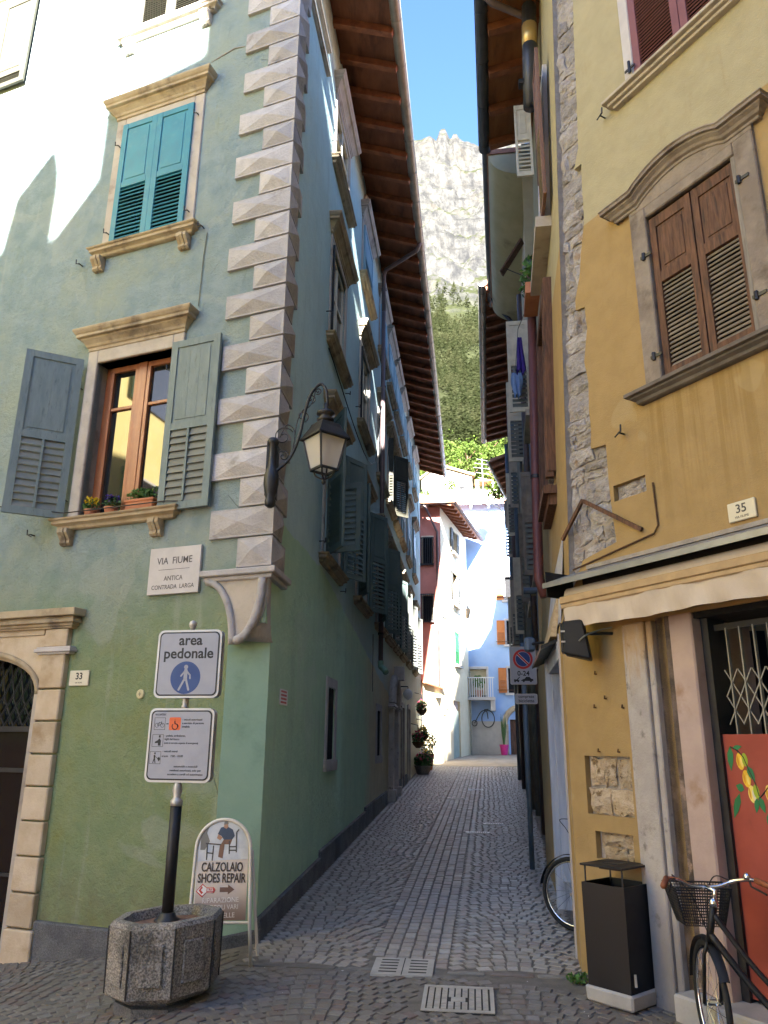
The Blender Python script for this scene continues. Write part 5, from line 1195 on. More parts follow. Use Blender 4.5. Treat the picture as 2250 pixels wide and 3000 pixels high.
# house reflected in the open window
yl = thing('left_square_house', 'yellow house with green shutters on the left of the square', 'house', (-12, 2, -2.5))
YL = Fr(-12.6, -2.6, 27.4, +1)
part('wall', MB().box(YL, 0, 11, -6, 0, -3, 12), sqy, yl)
for r in range(3):
    for k in range(4):
        s = 1.6+k*2.5; z = .3+3.2*r
        o = part('window', MB().box(YL, s-.5, s+.5, -.02, .03, z, z+1.7), M['stone'], yl); part('pane', MB().box(YL, s-.45, s+.45, .02, .035, z, z+1.65), M['glass'], o)
        shm = flat('leaf_green_paint', (.16, .24, .08), .6) if (r, k) == (0, 0) else shm
        part('shutter', MB().box(YL, s-1.0, s-.52, .0, .06, z, z+1.7), shm, yl); part('shutter', MB().box(YL, s+.52, s+1.0, .0, .06, z, z+1.7), shm, yl)
part('band', MB().box(YL, 0, 11, 0, .02, -3, .0), rmat('orange_band', (.55, .24, .09), (.6, .28, .11), 2, .9, .2), yl)
# ------------------------------------------------------------------ mountain
prof_y = [42, 90, 140, 230, 340, 480, 540, 585, 640, 668, 715, 760, 830, 1000, 1500]
prof_z = [-2, 19, 45, 93, 172, 288, 372, 420, 505, 535, 620, 696, 715, 640, 300]
def hill(x, y):
    z = float(np.interp(y, prof_y, prof_z)); yaw = math.degrees(math.atan2(x, y))
    cl = min(1, max(0, (z-270)/120.))
    v = Vector((x*.004, y*.004, 3.1))
    z += 26*mnoise.fractal(v*2.2, .9, 2.2, 5)*(.25+.75*cl)*min(1, y/300)
    if cl > 0:
        rg = mnoise.ridged_multi_fractal(Vector((x*.011, z*.004, y*.004)), .9, 2.1, 6, 1.0, 2.0)
        z += cl*(rg-1.2)*13*(1 if y < 690 else max(.3, 1-(y-690)/70.))
        z += cl*9*math.sin(y*.21+2.6*mnoise.noise(Vector((x*.012, y*.01, 1.7)))+x*.02)
        z += cl*(7 if y < 690 else 4)*mnoise.fractal(Vector((x*.05, y*.05, z*.03)), .8, 2.2, 4)
        # summit tower seen between the roofs, lower shoulders either side
        yc = yaw-5.05
        if y > 700: z += 15*min(1, max(0, 1.7-abs(yc)/.36))*min(1, (y-700)/50)+7*min(1, max(0, 1.8-abs(yc-1.15)/.2))*min(1, (y-700)/50)+8*math.exp(-((yc+1.3)/.7)**2)*min(1, (y-690)/60)
        if y > 640: z += -.8*abs(yc)*min(1, (y-640)/120)
    return z
NY, NX = 300, 300
ys = np.concatenate([np.linspace(42, 480, 90, endpoint=False), np.linspace(480, 800, 190, endpoint=False), np.linspace(800, 1500, 20)])
xs = np.concatenate([np.linspace(-32, -4, 40, endpoint=False), np.linspace(-4, 14, 190, endpoint=False), np.linspace(14, 44, 41)])
rows_ = []
for y in ys:
    r = []
    for yw in xs:
        x = y*math.tan(rad(yw)); r.append((x, y, hill(x, y)))
    rows_.append(r)
def mount():
    n = NB('limestone_mountain'); geo = n.n('ShaderNodeNewGeometry'); nz = n.xyz(geo.outputs['Normal'])[2]; z = n.xyz()[2]
    a = n.noise(.03, 8, .65); b = n.noise(.12, 6, .65, stretch=(1, 1, .35)); c = n.noise(.4, 5, .6)
    rock = n.mix(n.mr(b, .3, .68), (.019, .019, .019), (.058, .056, .050)); rock = n.mix(n.mr(a, .5, .72, 0, .55), rock, (.055, .046, .032)); rock = n.mix(n.mr(c, .55, .75, 0, .6), rock, (.011, .011, .011))
    rock = n.mix(n.mr(n.noise(.05, 6, .7, stretch=(.35, .35, 2.2)), .52, .66, 0, .65), rock, (.014, .014, .0135))
    rock = n.mix(n.mr(n.noise(.06, 6, .7, stretch=(2.0, 1.0, .18)), .55, .68, 0, .6), rock, (.016, .0158, .0155))
    veg = n.mix(n.mr(c, .3, .7), (.014, .017, .006), (.026, .029, .011))
    m = n.mr(n.m2('ADD', n.m2('MULTIPLY', a, .55), n.m2('ADD', n.m2('MULTIPLY', b, .25), n.m2('MULTIPLY', nz, .55))), .64, .76)
    lowv = n.mr(n.m2('MULTIPLY_ADD', a, 120, z), 395, 330)
    n.bump(n.noise(.25, 8, .7), .9, 3.0)
    return n.fin(n.mix(n.m2('MAXIMUM', m, lowv), rock, veg), .95, 0, .1)
mo = part('mountain', MB().quads(rows_), mount()); mo['kind'] = 'structure'
# ------------------------------------------------------------------ forest
def leaves(V, F, c, rx, rz, n, size, R):
    p = R.normal(size=(n, 3)); p /= np.linalg.norm(p, axis=1)[:, None]; p *= R.random((n, 1))**(1/3)
    q = np.array(c)+p*np.array((rx, rx, rz)); u = R.normal(size=(n, 3)); u /= np.linalg.norm(u, axis=1)[:, None]
    w2 = np.cross(u, R.normal(size=(n, 3))); w2 /= np.linalg.norm(w2, axis=1)[:, None]+1e-6
    s = size*R.uniform(.6, 1.3, (n, 1)); Q4 = np.stack([q-u*s, q+w2*s*.6, q+u*s, q-w2*s*.6], 1).reshape(-1, 3)
    i = len(V); V.extend(map(tuple, Q4.tolist())); F.extend((i+4*k, i+4*k+1, i+4*k+2, i+4*k+3) for k in range(n))
def canopy(name, c1, c2, c3):
    n = NB(name); a = n.noise(.5, 4, .6); b = n.noise(.05, 3, .6)
    col = n.mix(n.mr(a, .3, .7), c1, c2); col = n.mix(n.mr(b, .45, .65), col, c3); n.fin(col, .7, 0, .2)
    n.b.inputs['Subsurface Weight'].default_value = 0
    tr = n.n('ShaderNodeBsdfTranslucent'); n.put(tr.inputs[0], col); mx = n.n('ShaderNodeMixShader'); mx.inputs[0].default_value = .3
    n.ln(n.b.outputs[0], mx.inputs[1]); n.ln(tr.outputs[0], mx.inputs[2]); n.ln(mx.outputs[0], n.out.inputs[0]); return n.m
pine = canopy('pine_forest', (.046, .056, .024), (.088, .10, .042), (.11, .115, .055)); decid = canopy('spring_leaves', (.034, .058, .007), (.066, .10, .012), (.05, .068, .012))
R = np.random.default_rng(3); V = []; F = []
def cone_tree(V, F, x, y, z, h, r, n, size, R):
    t = R.random(n)**.8; a = R.uniform(0, 6.283, n); rr = r*(1-t)**.85*(.35+.65*R.random(n)); q = np.stack([x+rr*np.cos(a), y+rr*np.sin(a), z+h*(.18+.82*t)], 1)
    u = np.stack([np.cos(a), np.sin(a), R.uniform(-.5, .25, n)], 1); w2 = np.stack([-np.sin(a), np.cos(a), R.uniform(-.3, .3, n)], 1); s = (size*(1.15-.7*t)*R.uniform(.7, 1.3, n))[:, None]
    Q4 = np.stack([q-u*s*.4, q+w2*s*.6, q+u*s, q-w2*s*.6], 1).reshape(-1, 3); i = len(V); V.extend(map(tuple, Q4.tolist())); F.extend((i+4*k, i+4*k+1, i+4*k+2, i+4*k+3) for k in range(n))
for _ in range(2300):
    y = R.uniform(215, 505); yw = R.uniform(-7, 17); x = y*math.tan(rad(yw))
    if mnoise.noise(Vector((x*.03, y*.03, 5.))) > .33: continue
    z = hill(x, y); h = R.uniform(7, 15); cone_tree(V, F, x, y, z-.5, h, h*.24, 64, h*.085, R)
mb = MB(); mb.v = V; mb.f = F; fo = part('pine_forest', mb, pine); fo['kind'] = 'stuff'
V = []; F = []
for _ in range(1500):
    y = R.uniform(60, 235); yw = R.uniform(-11, 21); x = y*math.tan(rad(yw))
    if 118 < y < 165 and 4 < x < 22: continue
    z = hill(x, y); h = R.uniform(2.5, 6.0); leaves(V, F, (x, y, z+h*.5), h*.5, h*.5, 40, .55, R)
mb = MB(); mb.v = V; mb.f = F; fo = part('hillside_thicket', mb, decid); fo['kind'] = 'stuff'
def tree(name, label, x, y, h, mat, seed, group='trees on the hillside'):
    Rr = np.random.default_rng(seed); z = hill(x, y); t = thing(name, label, 'tree', (x, y, z), group)
    tk = MB(); tk.tube([(x, y, z-.5), (x+.1*h*.1, y, z+h*.35), (x, y, z+h*.75)], [h*.03, h*.02, h*.008], 7)
    for k in range(6):
        a = k*1.1; zz_ = z+h*(.3+.07*k); tk.tube([(x, y, zz_), (x+math.cos(a)*h*.2, y+math.sin(a)*h*.2, zz_+h*.15)], [h*.012, h*.005], 5)
    part('trunk', tk, M['oldwood'], t)
    V, F = [], []
    for k in range(9):
        a = Rr.uniform(0, 6.28); rr = Rr.uniform(0, .26)*h; leaves(V, F, (x+rr*math.cos(a), y+rr*math.sin(a), z+h*Rr.uniform(.4, .9)), h*.17, h*.14, 110, h*.028, Rr)
    mb = MB(); mb.v = V; mb.f = F; part('crown', mb, mat, t); return t
tl = [(21.5, 138, 11, 'bright green tree right of the hillside house'), (19.5, 121, 9, 'low green tree below the right end of the hillside house'), (4.5, 150, 10, 'green tree rising behind the left gable of the hillside house'), (13, 168, 12, 'spring-green tree behind the roof of the hillside house'), (24, 165, 13, 'large spring-green tree upslope on the right of the antenna'), (6.5, 121, 6, 'small bush-like tree below the left of the hillside house'), (18.5, 160, 11, 'light green tree just behind the antenna')]
for i, (x, y, h, lab) in enumerate(tl): tree('broadleaf_tree', lab, x, y, h, decid, 20+i)
# ------------------------------------------------------------------ house on the hillside
hw = rmat('white_render', (.70, .66, .58), (.78, .74, .66), 1, .9, .2)
HH = Fr(7.0, 138, 92, +1); zb_ = 43.5
hh = thing('hillside_house', 'white house with low brown gable roof on the green hillside', 'house', (12, 138, zb_))
part('wall', MB().prism(HH, [(.2, zb_), (9.6, zb_), (9.6, 49.0), (3.2, 50.9), (.2, 48.6)], -7, 0), hw, hh)
for a, b in (((-.5, 48.15), (3.2, 51.2)), ((3.2, 51.2), (10.2, 49.1))): part('roof', MB().prism(HH, [a, b, (b[0], b[1]+.25), (a[0], a[1]+.25)], -7.4, .9), M['cornice'], hh)
for s, z, w_, h_ in ((2.6, 47.6, .7, 1.3), (4.6, 47.6, 1.9, 1.4), (1.2, 47.3, .5, .9), (8.2, 47.4, .8, .9)):
    o = part('window', MB().box(HH, s, s+w_, -.1, .03, z, z+h_), M['slatgrey'], hh); part('pane', MB().box(HH, s+.1, s+w_-.1, .02, .05, z+.1, z+h_-.1), M['glass'], o)
tr_ = part('terrace', MB().box(HH, 4.0, 14.0, .0, 2.6, 43.0, 45.6), hw, hh)
part('porch', MB().box(HH, 10.0, 13.4, -.5, 2.4, 47.3, 47.6), M['terracotta'], hh)
for s in (4.6, 6.6, 8.4, 10.2, 13.2): part('porch_post', MB().box(HH, s, s+.5, 1.6, 2.1, 45.6, 47.3), hw, hh)
part('shadow_arch', MB().box(HH, 7.2, 8.2, -.1, .05, 45.7, 47.1), M['dark'], hh)
V, F = [], []; leaves(V, F, tuple(HH.P(5.2, 1.8, 46.6)), 1.5, .8, 260, .22, R); mb = MB(); mb.v = V; mb.f = F
part('climbing_plant', mb, decid, hh)
gw = thing('garden_wall', 'white terraced garden wall below the hillside house', 'wall', tuple(HH.P(8, 3, 40)))
part('wall', MB().box(HH, 2.5, 16.5, 3.0, 3.5, 38.5, 43.2), hw, gw)
for s in (14.5, 16.2): part('pillar', MB().box(HH, s, s+.7, 3.0, 3.7, 42, 44.6), hw, gw)
an = thing('rooftop_antenna', 'thin television antenna on the blue house roof', 'antenna', (5.5, 40.5, 12.6))
part('mast', MB().tube([(5.52, 40.5, 12.6), (5.48, 40.5, 15.5)], .03, 6), M['gutter'], an)
q = MB()
for z, L in ((15.4, .6), (15.15, .85), (14.9, 1.0), (14.6, .75), (14.3, .5)): q.tube([(5.49-L/2, 40.5, z+.08), (5.49+L/2, 40.5, z-.03)], .016, 5)
part('antenna_rods', q, M['awnmetal'], an)
# ------------------------------------------------------------------ wall lamp on the corner
V3 = Vector
LY = 6.42
lx = lambda x, y: V3((-1.0+.0029*(x-795)+.00006*(y-1290), LY, 2.57-.0033*(y-1290)))
lamp = thing('wall_lantern', 'black iron lantern on a scrolled arm at the green house corner', 'street lamp', (-1.0, LY, 2.1))
bp = MB(); bx_ = lx(797, 0).x
bp.lathe((-1.0, LY, 1.98), [(.018, 0), (.045, .02), (.05, .06), (.038, .1), (.055, .14), (.068, .22), (.066, .30), (.045, .36), (.035, .38), (.034, .58), (.05, .60), (.055, .62), (.04, .65), (.02, .66)], 14)
part('wall_bracket', bp, M['iron'], lamp, smooth=True); part('wall_plate', MB().cube((-1.01, LY+.09, 2.35), .09, .18, .5), M['iron'], lamp)
armp = [lx(*p) for p in ((800, 1372), (813, 1360), (841, 1336), (861, 1303), (878, 1254), (887, 1210), (898, 1167), (911, 1134), (928, 1113), (943, 1107), (956, 1123), (960, 1150), (961, 1172))]
part('arm', MB().tube(bez(armp, 5), .0145, 8), M['iron'], lamp, smooth=True)
def spiral(c, r0, turns, a0, sgn, n=26, rr=.006):
    return [c+V3((math.cos(a0+sgn*t*turns*2*math.pi)*r0*(1-.82*t), 0, math.sin(a0+sgn*t*turns*2*math.pi)*r0*(1-.82*t))) for t in np.linspace(0, 1, n)]
scr = MB()
for c, r, tn, a0, sg in ((lx(826, 1265), .095, 1.3, 0.5, 1), (lx(828, 1322), .055, 1.2, 2.5, -1), (lx(884, 1205), .06, 1.2, -1.2, 1), (lx(908, 1152), .05, 1.2, -1.5, 1), (lx(931, 1128), .035, 1.3, -2, 1)):
    scr.tube(spiral(c, r, tn, a0, sg), .0055, 6)
scr.tube(bez([lx(*p) for p in ((815, 1268), (835, 1232), (855, 1240), (861, 1262), (856, 1300), (842, 1333))], 6), .0055, 6)
scr.tube(bez([lx(*p) for p in ((858, 1310), (862, 1255), (870, 1215), (884, 1188), (898, 1180), (912, 1165), (921, 1140), (922, 1120))], 6), .0055, 6)
part('scrollwork', scr, M['iron'], lamp, smooth=True)
LC = V3((lx(955, 1270).x, LY, 0)); rot = rad(45)
part('finial', MB().lathe((LC.x, LC.y, 2.79), [(.05, 0), (.075, .015), (.08, .03), (.05, .05), (.06, .07), (.085, .085), (.08, .105), (.04, .12), (.022, .14), (.02, .19)], 16), M['iron'], lamp, smooth=True)
def ring4(r, z): return [V3((LC.x+r*math.cos(rad(90*k)-.12), LC.y+r*math.sin(rad(90*k)-.12), z)) for k in range(4)]
rfm = MB()
for (r0, z0), (r1, z1) in (((.232, 2.635), (.150, 2.735)), ((.150, 2.735), (.128, 2.775)), ((.128, 2.775), (.05, 2.80)), ((.232, 2.635), (.232, 2.622))):
    A, B_ = ring4(r0, z0), ring4(r1, z1)
    for k in range(4): rfm.poly([A[k], A[(k+1) % 4], B_[(k+1) % 4], B_[k]])
part('lantern_roof', rfm, M['iron'], lamp)
T, Bt = ring4(.195, 2.63), ring4(.122, 2.335)
fm = MB()
for k in range(4):
    fm.bar(T[k], Bt[k], .016, .016); fm.bar(T[k], T[(k+1) % 4], .016, .018); fm.bar(Bt[k], Bt[(k+1) % 4], .018, .02)
for k in range(4): fm.tube(bez([Bt[k]*.75+LC*.25+V3((0, 0, 2.335*.25)), V3((LC.x, LC.y, 2.25))*.4+Bt[k]*.6+V3((0, 0, -.02)), V3((LC.x, LC.y, 2.245))], 5), .008, 6)
fm.lathe((LC.x, LC.y, 2.20), [(.008, 0), (.02, .02), (.012, .05)], 10)
part('lantern_frame', fm, M['iron'], lamp)
lg = NB('lantern_glass'); lg.fin((.74, .71, .65), .25, 0, .5); lg.b.inputs['Alpha'].default_value = .6
for k in range(4):
    A = [T[k]*.95+T[(k+1) % 4]*.05, T[(k+1) % 4]*.95+T[k]*.05, Bt[(k+1) % 4]*.95+Bt[k]*.05, Bt[k]*.95+Bt[(k+1) % 4]*.05]; part('pane', MB().poly(A), lg.m, lamp)
part('bulb', MB().lathe((LC.x, LC.y, 2.40), [(.01, 0), (.028, .03), (.034, .07), (.022, .12), (.02, .18), (.02, .23)], 12), M['white'], lamp, smooth=True)

# ------------------------------------------------------------------ plaques on the green house
pl_ = part('street_name_plaque', MB().box(FL, .69, 1.25, .005, .035, 1.305, 1.745), M['marble'], bevel=.003, base=FL.P(.97, .02, 1.3)); tag(pl_, 'white marble street name plaque reading VIA FIUME on the green front', 'plaque')
text('lettering', 'VIA  FIUME', .092, FL.M(.97, .0355, 1.615, -1), M['engraved'], pl_, xs=.88, bold=.004)
text('lettering', 'ANTICA', .062, FL.M(.97, .0355, 1.45, -1), M['engraved'], pl_, xs=.9, bold=.004); text('lettering', 'CONTRADA  LARGA', .058, FL.M(.97, .0355, 1.37, -1), M['engraved'], pl_, xs=.86, bold=.004)
part('engraved_line', MB().box(FL, .80, 1.14, .0345, .0358, 1.533, 1.537), M['engraved'], pl_)
n33 = part('house_number', MB().box(FL, 1.825, 2.05, .003, .02, .505, .645), M['plate'], bevel=.004, base=FL.P(1.93, 0, .5)); tag(n33, 'small cream house number plate reading 33 beside the stone doorway', 'number plate')
text('lettering', '33', .085, FL.M(1.935, .0205, .59, -1), M['black'], n33, bold=.02); text('lettering', 'VIA FIUME', .018, FL.M(1.935, .0205, .532, -1), M['engraved'], n33)
n35 = part('house_number', MB().box(FR, 1.62, 1.815, .003, .02, 1.375, 1.50), M['plate'], bevel=.004, base=FR.P(1.7, 0, 1.4)); tag(n35, 'small cream house number plate reading 35 above the awning', 'number plate')
text('lettering', '35', .080, FR.M(1.717, .0205, 1.45, 1), M['engraved'], n35, bold=.012); text('lettering', 'VIA FIUME', .022, FR.M(1.717, .0205, 1.398, 1), M['engraved'], n35)
dsc = MB(); Md = FL.M(1.23, .0, .42, -1)
rr = [[Md @ V3((r*math.cos(t), r*math.sin(t), o)) for t in np.linspace(0, 2*math.pi, 21)] for r, o in ((.042, 0), (.042, .012), (.034, .018), (.001, .018))]
dsc.quads(rr); dk_ = part('wall_disc', dsc, flat('cream_disc', (.55, .50, .30), .5), base=FL.P(1.23, 0, .42)); tag(dk_, 'small round cream survey disc on the green front', 'disc')
part('cross_mark', MB().box(FL, 1.213, 1.247, .0175, .0195, .418, .422).box(FL, 1.228, 1.232, .0175, .0196, .403, .437), M['engraved'], dk_)
rs = part('wall_notice', MB().box(AL, .60, .90, .003, .010, .35, .49), M['white'], base=AL.P(.75, 0, .42)); tag(rs, 'small white notice with red print on the green alley wall', 'notice')
for k in range(4): part('red_print', MB().box(AL, .64, .86, .0095, .0105, .365+k*.032, .383+k*.032), M['red_print'], rs)

# ------------------------------------------------------------------ flower pots on the sill
def leaf_mass(c, rx, ry, rz, n, size, mat, parent, name='foliage', seed=1):
    Rr = np.random.default_rng(seed); V, F = [], []
    p = Rr.normal(size=(n, 3)); p /= np.linalg.norm(p, axis=1)[:, None]; p *= Rr.random((n, 1))**(1/3)
    q = np.array(c)+p*np.array((rx, ry, rz)); u = Rr.normal(size=(n, 3)); u /= np.linalg.norm(u, axis=1)[:, None]; v = np.cross(u, Rr.normal(size=(n, 3))); v /= np.linalg.norm(v, axis=1)[:, None]+1e-6
    s = size*Rr.uniform(.6, 1.2, (n, 1)); V = list(map(tuple, np.stack([q-u*s, q+v*s*.55, q+u*s, q-v*s*.55], 1).reshape(-1, 3).tolist())); F = [(4*k, 4*k+1, 4*k+2, 4*k+3) for k in range(n)]
    mb = MB(); mb.v = V; mb.f = F; return part(name, mb, mat, parent)
def pot(name, label, s, kind, seed):
    p = FL.P(s, -.03, 2.14); t = thing(name, label, 'flower pot', tuple(p), 'pots on the window sill')
    if kind == 'box':
        part('trough', MB().box(FL, s-.16, s+.16, -.09, .05, 2.142, 2.25).box(FL, s-.175, s+.175, -.10, .06, 2.235, 2.262), M['terracotta'], t, bevel=.006)
        c = FL.P(s, -.02, 2.33)
        for k in range(5): cc = FL.P(s-.14+.07*k, -.02, 2.31+.03*random.random()); leaf_mass(cc, .06, .06, .06, 70, .022, M['leaf'], t, seed=seed+k)
    else:
        part('pot', MB().lathe((p.x, p.y, 2.142), [(.045, 0), (.062, .075), (.068, .075), (.068, .092), (.055, .092), (.055, .08)], 16), M['terracotta'], t, smooth=False)
        leaf_mass((p.x, p.y, 2.285), .09, .07, .07, 130, .02, M['leaf'] if kind == 'yellow' else M['leafdk'], t, seed=seed)
        leaf_mass((p.x, p.y, 2.335), .085, .06, .04, 70, .020, M['yellowfl'] if kind == 'yellow' else M['violet'], t, 'blossoms', seed=seed+9)
    return t
pot('flower_pot', 'pot of yellow pansies on the first-floor window sill', 2.09, 'yellow', 1); pot('flower_pot', 'pot of violet pansies in the middle of the sill', 1.84, 'violet', 4); pot('flower_trough', 'terracotta trough of green herbs on the window sill', 1.44, 'box', 8)

# ------------------------------------------------------------------ concrete planter with sign post
PX, PY = -1.40, 5.62; pg = -1.62
TX, TYt = .055, .02                       # lean with the sloping ground
tl_ = lambda x, y: (x-PX)*TX
plr = thing('concrete_planter', 'octagonal exposed-aggregate concrete planter holding the sign post', 'planter', (PX, PY, pg))
def octo(r, z, rz=rad(22.5)): return [V3((PX+r*math.cos(rz+k*math.pi/4), PY+r*math.sin(rz+k*math.pi/4), z+tl_(PX+r*math.cos(rz+k*math.pi/4), 0))) for k in range(8)]
R8 = [(.300, pg+.10), (.355, pg+.135), (.362, pg+.52), (.345, pg+.545), (.285, pg+.545), (.27, pg+.50), (.26, pg+.44)]
mb = MB(); rings = [octo(r, z) for r, z in R8]
for A, B_ in zip(rings, rings[1:]):
    for k in range(8): mb.poly([A[k], A[(k+1) % 8], B_[(k+1) % 8], B_[k]])
mb.poly(rings[0]); part('planter_body', mb, M['concrete'], plr, bevel=.012)
for k in range(8):
    a = rad(22.5)+k*math.pi/4
    g_ = MB().tube([V3((PX+.357*math.cos(a), PY+.357*math.sin(a), pg+.14+tl_(PX+.357*math.cos(a), 0))), V3((PX+.364*math.cos(a), PY+.364*math.sin(a), pg+.52+tl_(PX+.364*math.cos(a), 0)))], .006, 5); part('groove', g_, M['castdark'], plr)
for k in range(8):
    a = k*math.pi/4+math.pi/4*0; U = V3((-math.sin(a), math.cos(a), 0)); N = V3((math.cos(a), math.sin(a), 0)); O = V3((PX, PY, pg+tl_(PX+.33*math.cos(a), 0)))+N*.330
    part('raised_panel', MB().ob(O, U, N, -.075, .075, 0, .014, .20, .44), M['concrete'], plr, bevel=.01)
part('planter_foot', MB().lathe((PX, PY, pg-.02), [(.29, 0), (.29, .09), (.22, .09), (.22, .13)], 8, rad(22.5)), M['plinth'], plr)
soil = octo(.265, pg+.49); cs2 = V3((PX, PY, pg+.505)); sm_ = MB()
for k in range(8): sm_.poly([soil[k], soil[(k+1) % 8], cs2])
part('soil', sm_, M['soil'], plr)
sp_ = thing('sign_post', 'black post in the planter carrying the two grey traffic panels', 'sign', (-1.415, 5.66, -1.12))
QX, QY = -1.415, 5.66
part('base_collar', MB().lathe((QX, QY, -1.13), [(.085, 0), (.085, .015), (.06, .03), (.05, .055), (.042, .06)], 18), M['iron'], sp_, smooth=True)
part('post', MB().tube([(QX, QY, -1.12), (QX, QY, -.40)], .039, 16), M['black'], sp_, smooth=True)
part('neck', MB().lathe((QX, QY, -.41), [(.042, 0), (.042, .035), (.03, .045), (.024, .06), (.034, .10), (.030, .13), (.02, .155), (.018, .19)], 16), M['grey_metal'], sp_, smooth=True)
part('upper_rod', MB().tube([(QX, QY+.03, -.23), (QX+.01, QY+.03, .82)], .018, 10), M['grey_metal'], sp_)
SN = Fr(QX, QY-.012, 101, +1)            # panels face the camera, turned a little
def rrect(w_, h, r, n=6):
    pts = []
    for cx, cy, a0 in ((w_/2-r, h/2-r, 0), (-w_/2+r, h/2-r, 90), (-w_/2+r, -h/2+r, 180), (w_/2-r, -h/2+r, 270)):
        for k in range(n+1): t = rad(a0+90*k/n); pts.append((cx+r*math.cos(t), cy+r*math.sin(t)))
    return pts
def panel(zc, w_, h, sc_=0.0):
    case = part('sign_case', MB().prism(SN, [(sc_+x, zc+y) for x, y in rrect(w_, h, .045)], -.045, .012), M['grey_metal'], sp_)
    part('border', MB().prism(SN, [(sc_+x, zc+y) for x, y in rrect(w_-.03, h-.03, .036)], .0125, .0145), M['black'], case); part('face', MB().prism(SN, [(sc_+x, zc+y) for x, y in rrect(w_-.05, h-.05, .03)], .0145, .0155), M['signwhite'], case); return case
c1p = panel(.555, .495, .485, .01)
text('lettering', 'area', .105, SN.M(.02, .0158, .72, 1), M['black'], c1p, bold=.022); text('lettering', 'pedonale', .105, SN.M(.01, .0158, .625, 1), M['black'], c1p, bold=.022)
Mc = SN.M(.0, .0158, .455, 1)
part('blue_disc', MB().poly([Mc @ V3((.115*math.cos(t), .115*math.sin(t), 0)) for t in np.linspace(0, 2*math.pi, 41)[:-1]]), M['blue_print'], c1p)
man = [((0, .075), .016, 'dot'), (((0, .05), (0, -.01)), .028, 0), (((-.008, .045), (-.034, .012)), .012, 0), (((.008, .045), (.034, .018), (.036, -.005)), .012, 0), (((-.006, -.01), (-.045, -.085)), .015, 0), (((.006, -.01), (.03, -.085)), .015, 0)]
for g_, r, kd in man:
    if kd == 'dot': q = MB().poly([Mc @ V3((g_[0]+r*math.cos(t), g_[1]+r*math.sin(t), .0008)) for t in np.linspace(0, 2*math.pi, 17)[:-1]])
    else:
        q = MB()
        for (x0, y0), (x1, y1) in zip(g_, g_[1:]):
            dx, dy = x1-x0, y1-y0; L = math.hypot(dx, dy); nx, ny = -dy/L*r/2, dx/L*r/2
            q.poly([Mc @ V3(p) for p in ((x0+nx, y0+ny, .0008), (x1+nx, y1+ny, .0008), (x1-nx, y1-ny, .0008), (x0-nx, y0-ny, .0008))])
            for cx, cy in ((x0, y0), (x1, y1)): q.poly([Mc @ V3((cx+r/2*math.cos(t), cy+r/2*math.sin(t), .0009)) for t in np.linspace(0, 2*math.pi, 13)[:-1]])
    part('pedestrian_figure', q, M['signwhite'], c1p)
part('ball_cap', MB().lathe((QX+.01, QY+.02, .80), [(.012, 0), (.014, .015), (.026, .028), (.030, .045), (.024, .064), (.004, .074)], 14), M['grey_metal'], sp_, smooth=True)
part('coupling', MB().lathe((QX, QY+.02, .24), [(.026, 0), (.026, .02), (.018, .03), (.026, .045), (.018, .06), (.026, .072)], 12), M['grey_metal'], sp_, smooth=True)
c2p = panel(-.008, .490, .50, -.004)
def tx(b, size, x, z, al='LEFT', mat=None, bold=.012): text('lettering', b, size, SN.M(x, .0158, z, 1), mat or M['black'], c2p, al, bold)
tx('eccetto:', .026, -.205, .20)
for zc, xc in ((.135, -.165), (.02, -.17), (-.095, -.178)):
    q = MB()
    for x0, x1, z0, z1 in ((-.042, .042, .039, .042), (-.042, .042, -.042, -.039), (-.042, -.039, -.042, .042), (.039, .042, -.042, .042)): q.box(SN, xc+x0, xc+x1, .0152, .0160, zc+z0, zc+z1)
    part('pictogram_frame', q, M['engraved'], c2p)
bk_ = MB(); bc = (-.165, .132)
for dx in (-.021, .021): bk_.tube([SN.P(bc[0]+dx+.014*math.cos(t), .0155, bc[1]-.008+.014*math.sin(t)) for t in np.linspace(0, 2*math.pi, 17)[:-1]], .0014, 4, closed=True)
for p0, p1 in (((-.021, -.008), (-.006, .012)), ((-.006, .012), (.014, .010)), ((.014, .010), (.021, -.008)), ((-.006, .012), (.003, -.008)), ((.003, -.008), (.014, .01)), ((-.021, -.008), (.003, -.008)), ((.014, .01), (.012, .02))): bk_.tube([SN.P(bc[0]+p0[0], .0155, bc[1]+p0[1]), SN.P(bc[0]+p1[0], .0155, bc[1]+p1[1])], .0014, 4)
part('bicycle_pictogram', bk_, M['black'], c2p)
part('dash', MB().box(SN, -.115, -.098, .0152, .016, .131, .137), M['black'], c2p)
part('orange_pictogram', MB().prism(SN, [(-.05+x, .135+y) for x, y in rrect(.088, .088, .012)], .0152, .0160), M['orange_print'], c2p)
wc = MB(); wc.tube([SN.P(-.048+.022*math.cos(t), .0162, .118+.022*math.sin(t)) for t in np.linspace(2.4, 6.6, 15)], .003, 4); wc.tube([SN.P(-.052, .0162, .155), SN.P(-.05, .0162, .135), SN.P(-.032, .0162, .131), SN.P(-.026, .0162, .112)], .004, 5); wc.tube([SN.P(-.053, .0162, .163), SN.P(-.053, .0162, .164)], .006, 8)
part('wheelchair_pictogram', wc, M['black'], c2p)
pg_ = MB(); pg_.prism(SN, [(-.19, .012), (-.17, .022), (-.158, .036), (-.145, .02), (-.146, -.014), (-.165, -.014), (-.168, .004), (-.19, .002)], .0152, .016); pg_.prism(SN, [(-.163, .04), (-.15, .04), (-.15, .056), (-.163, .056)], .0152, .016); part('officer_pictogram', pg_, M['black'], c2p)
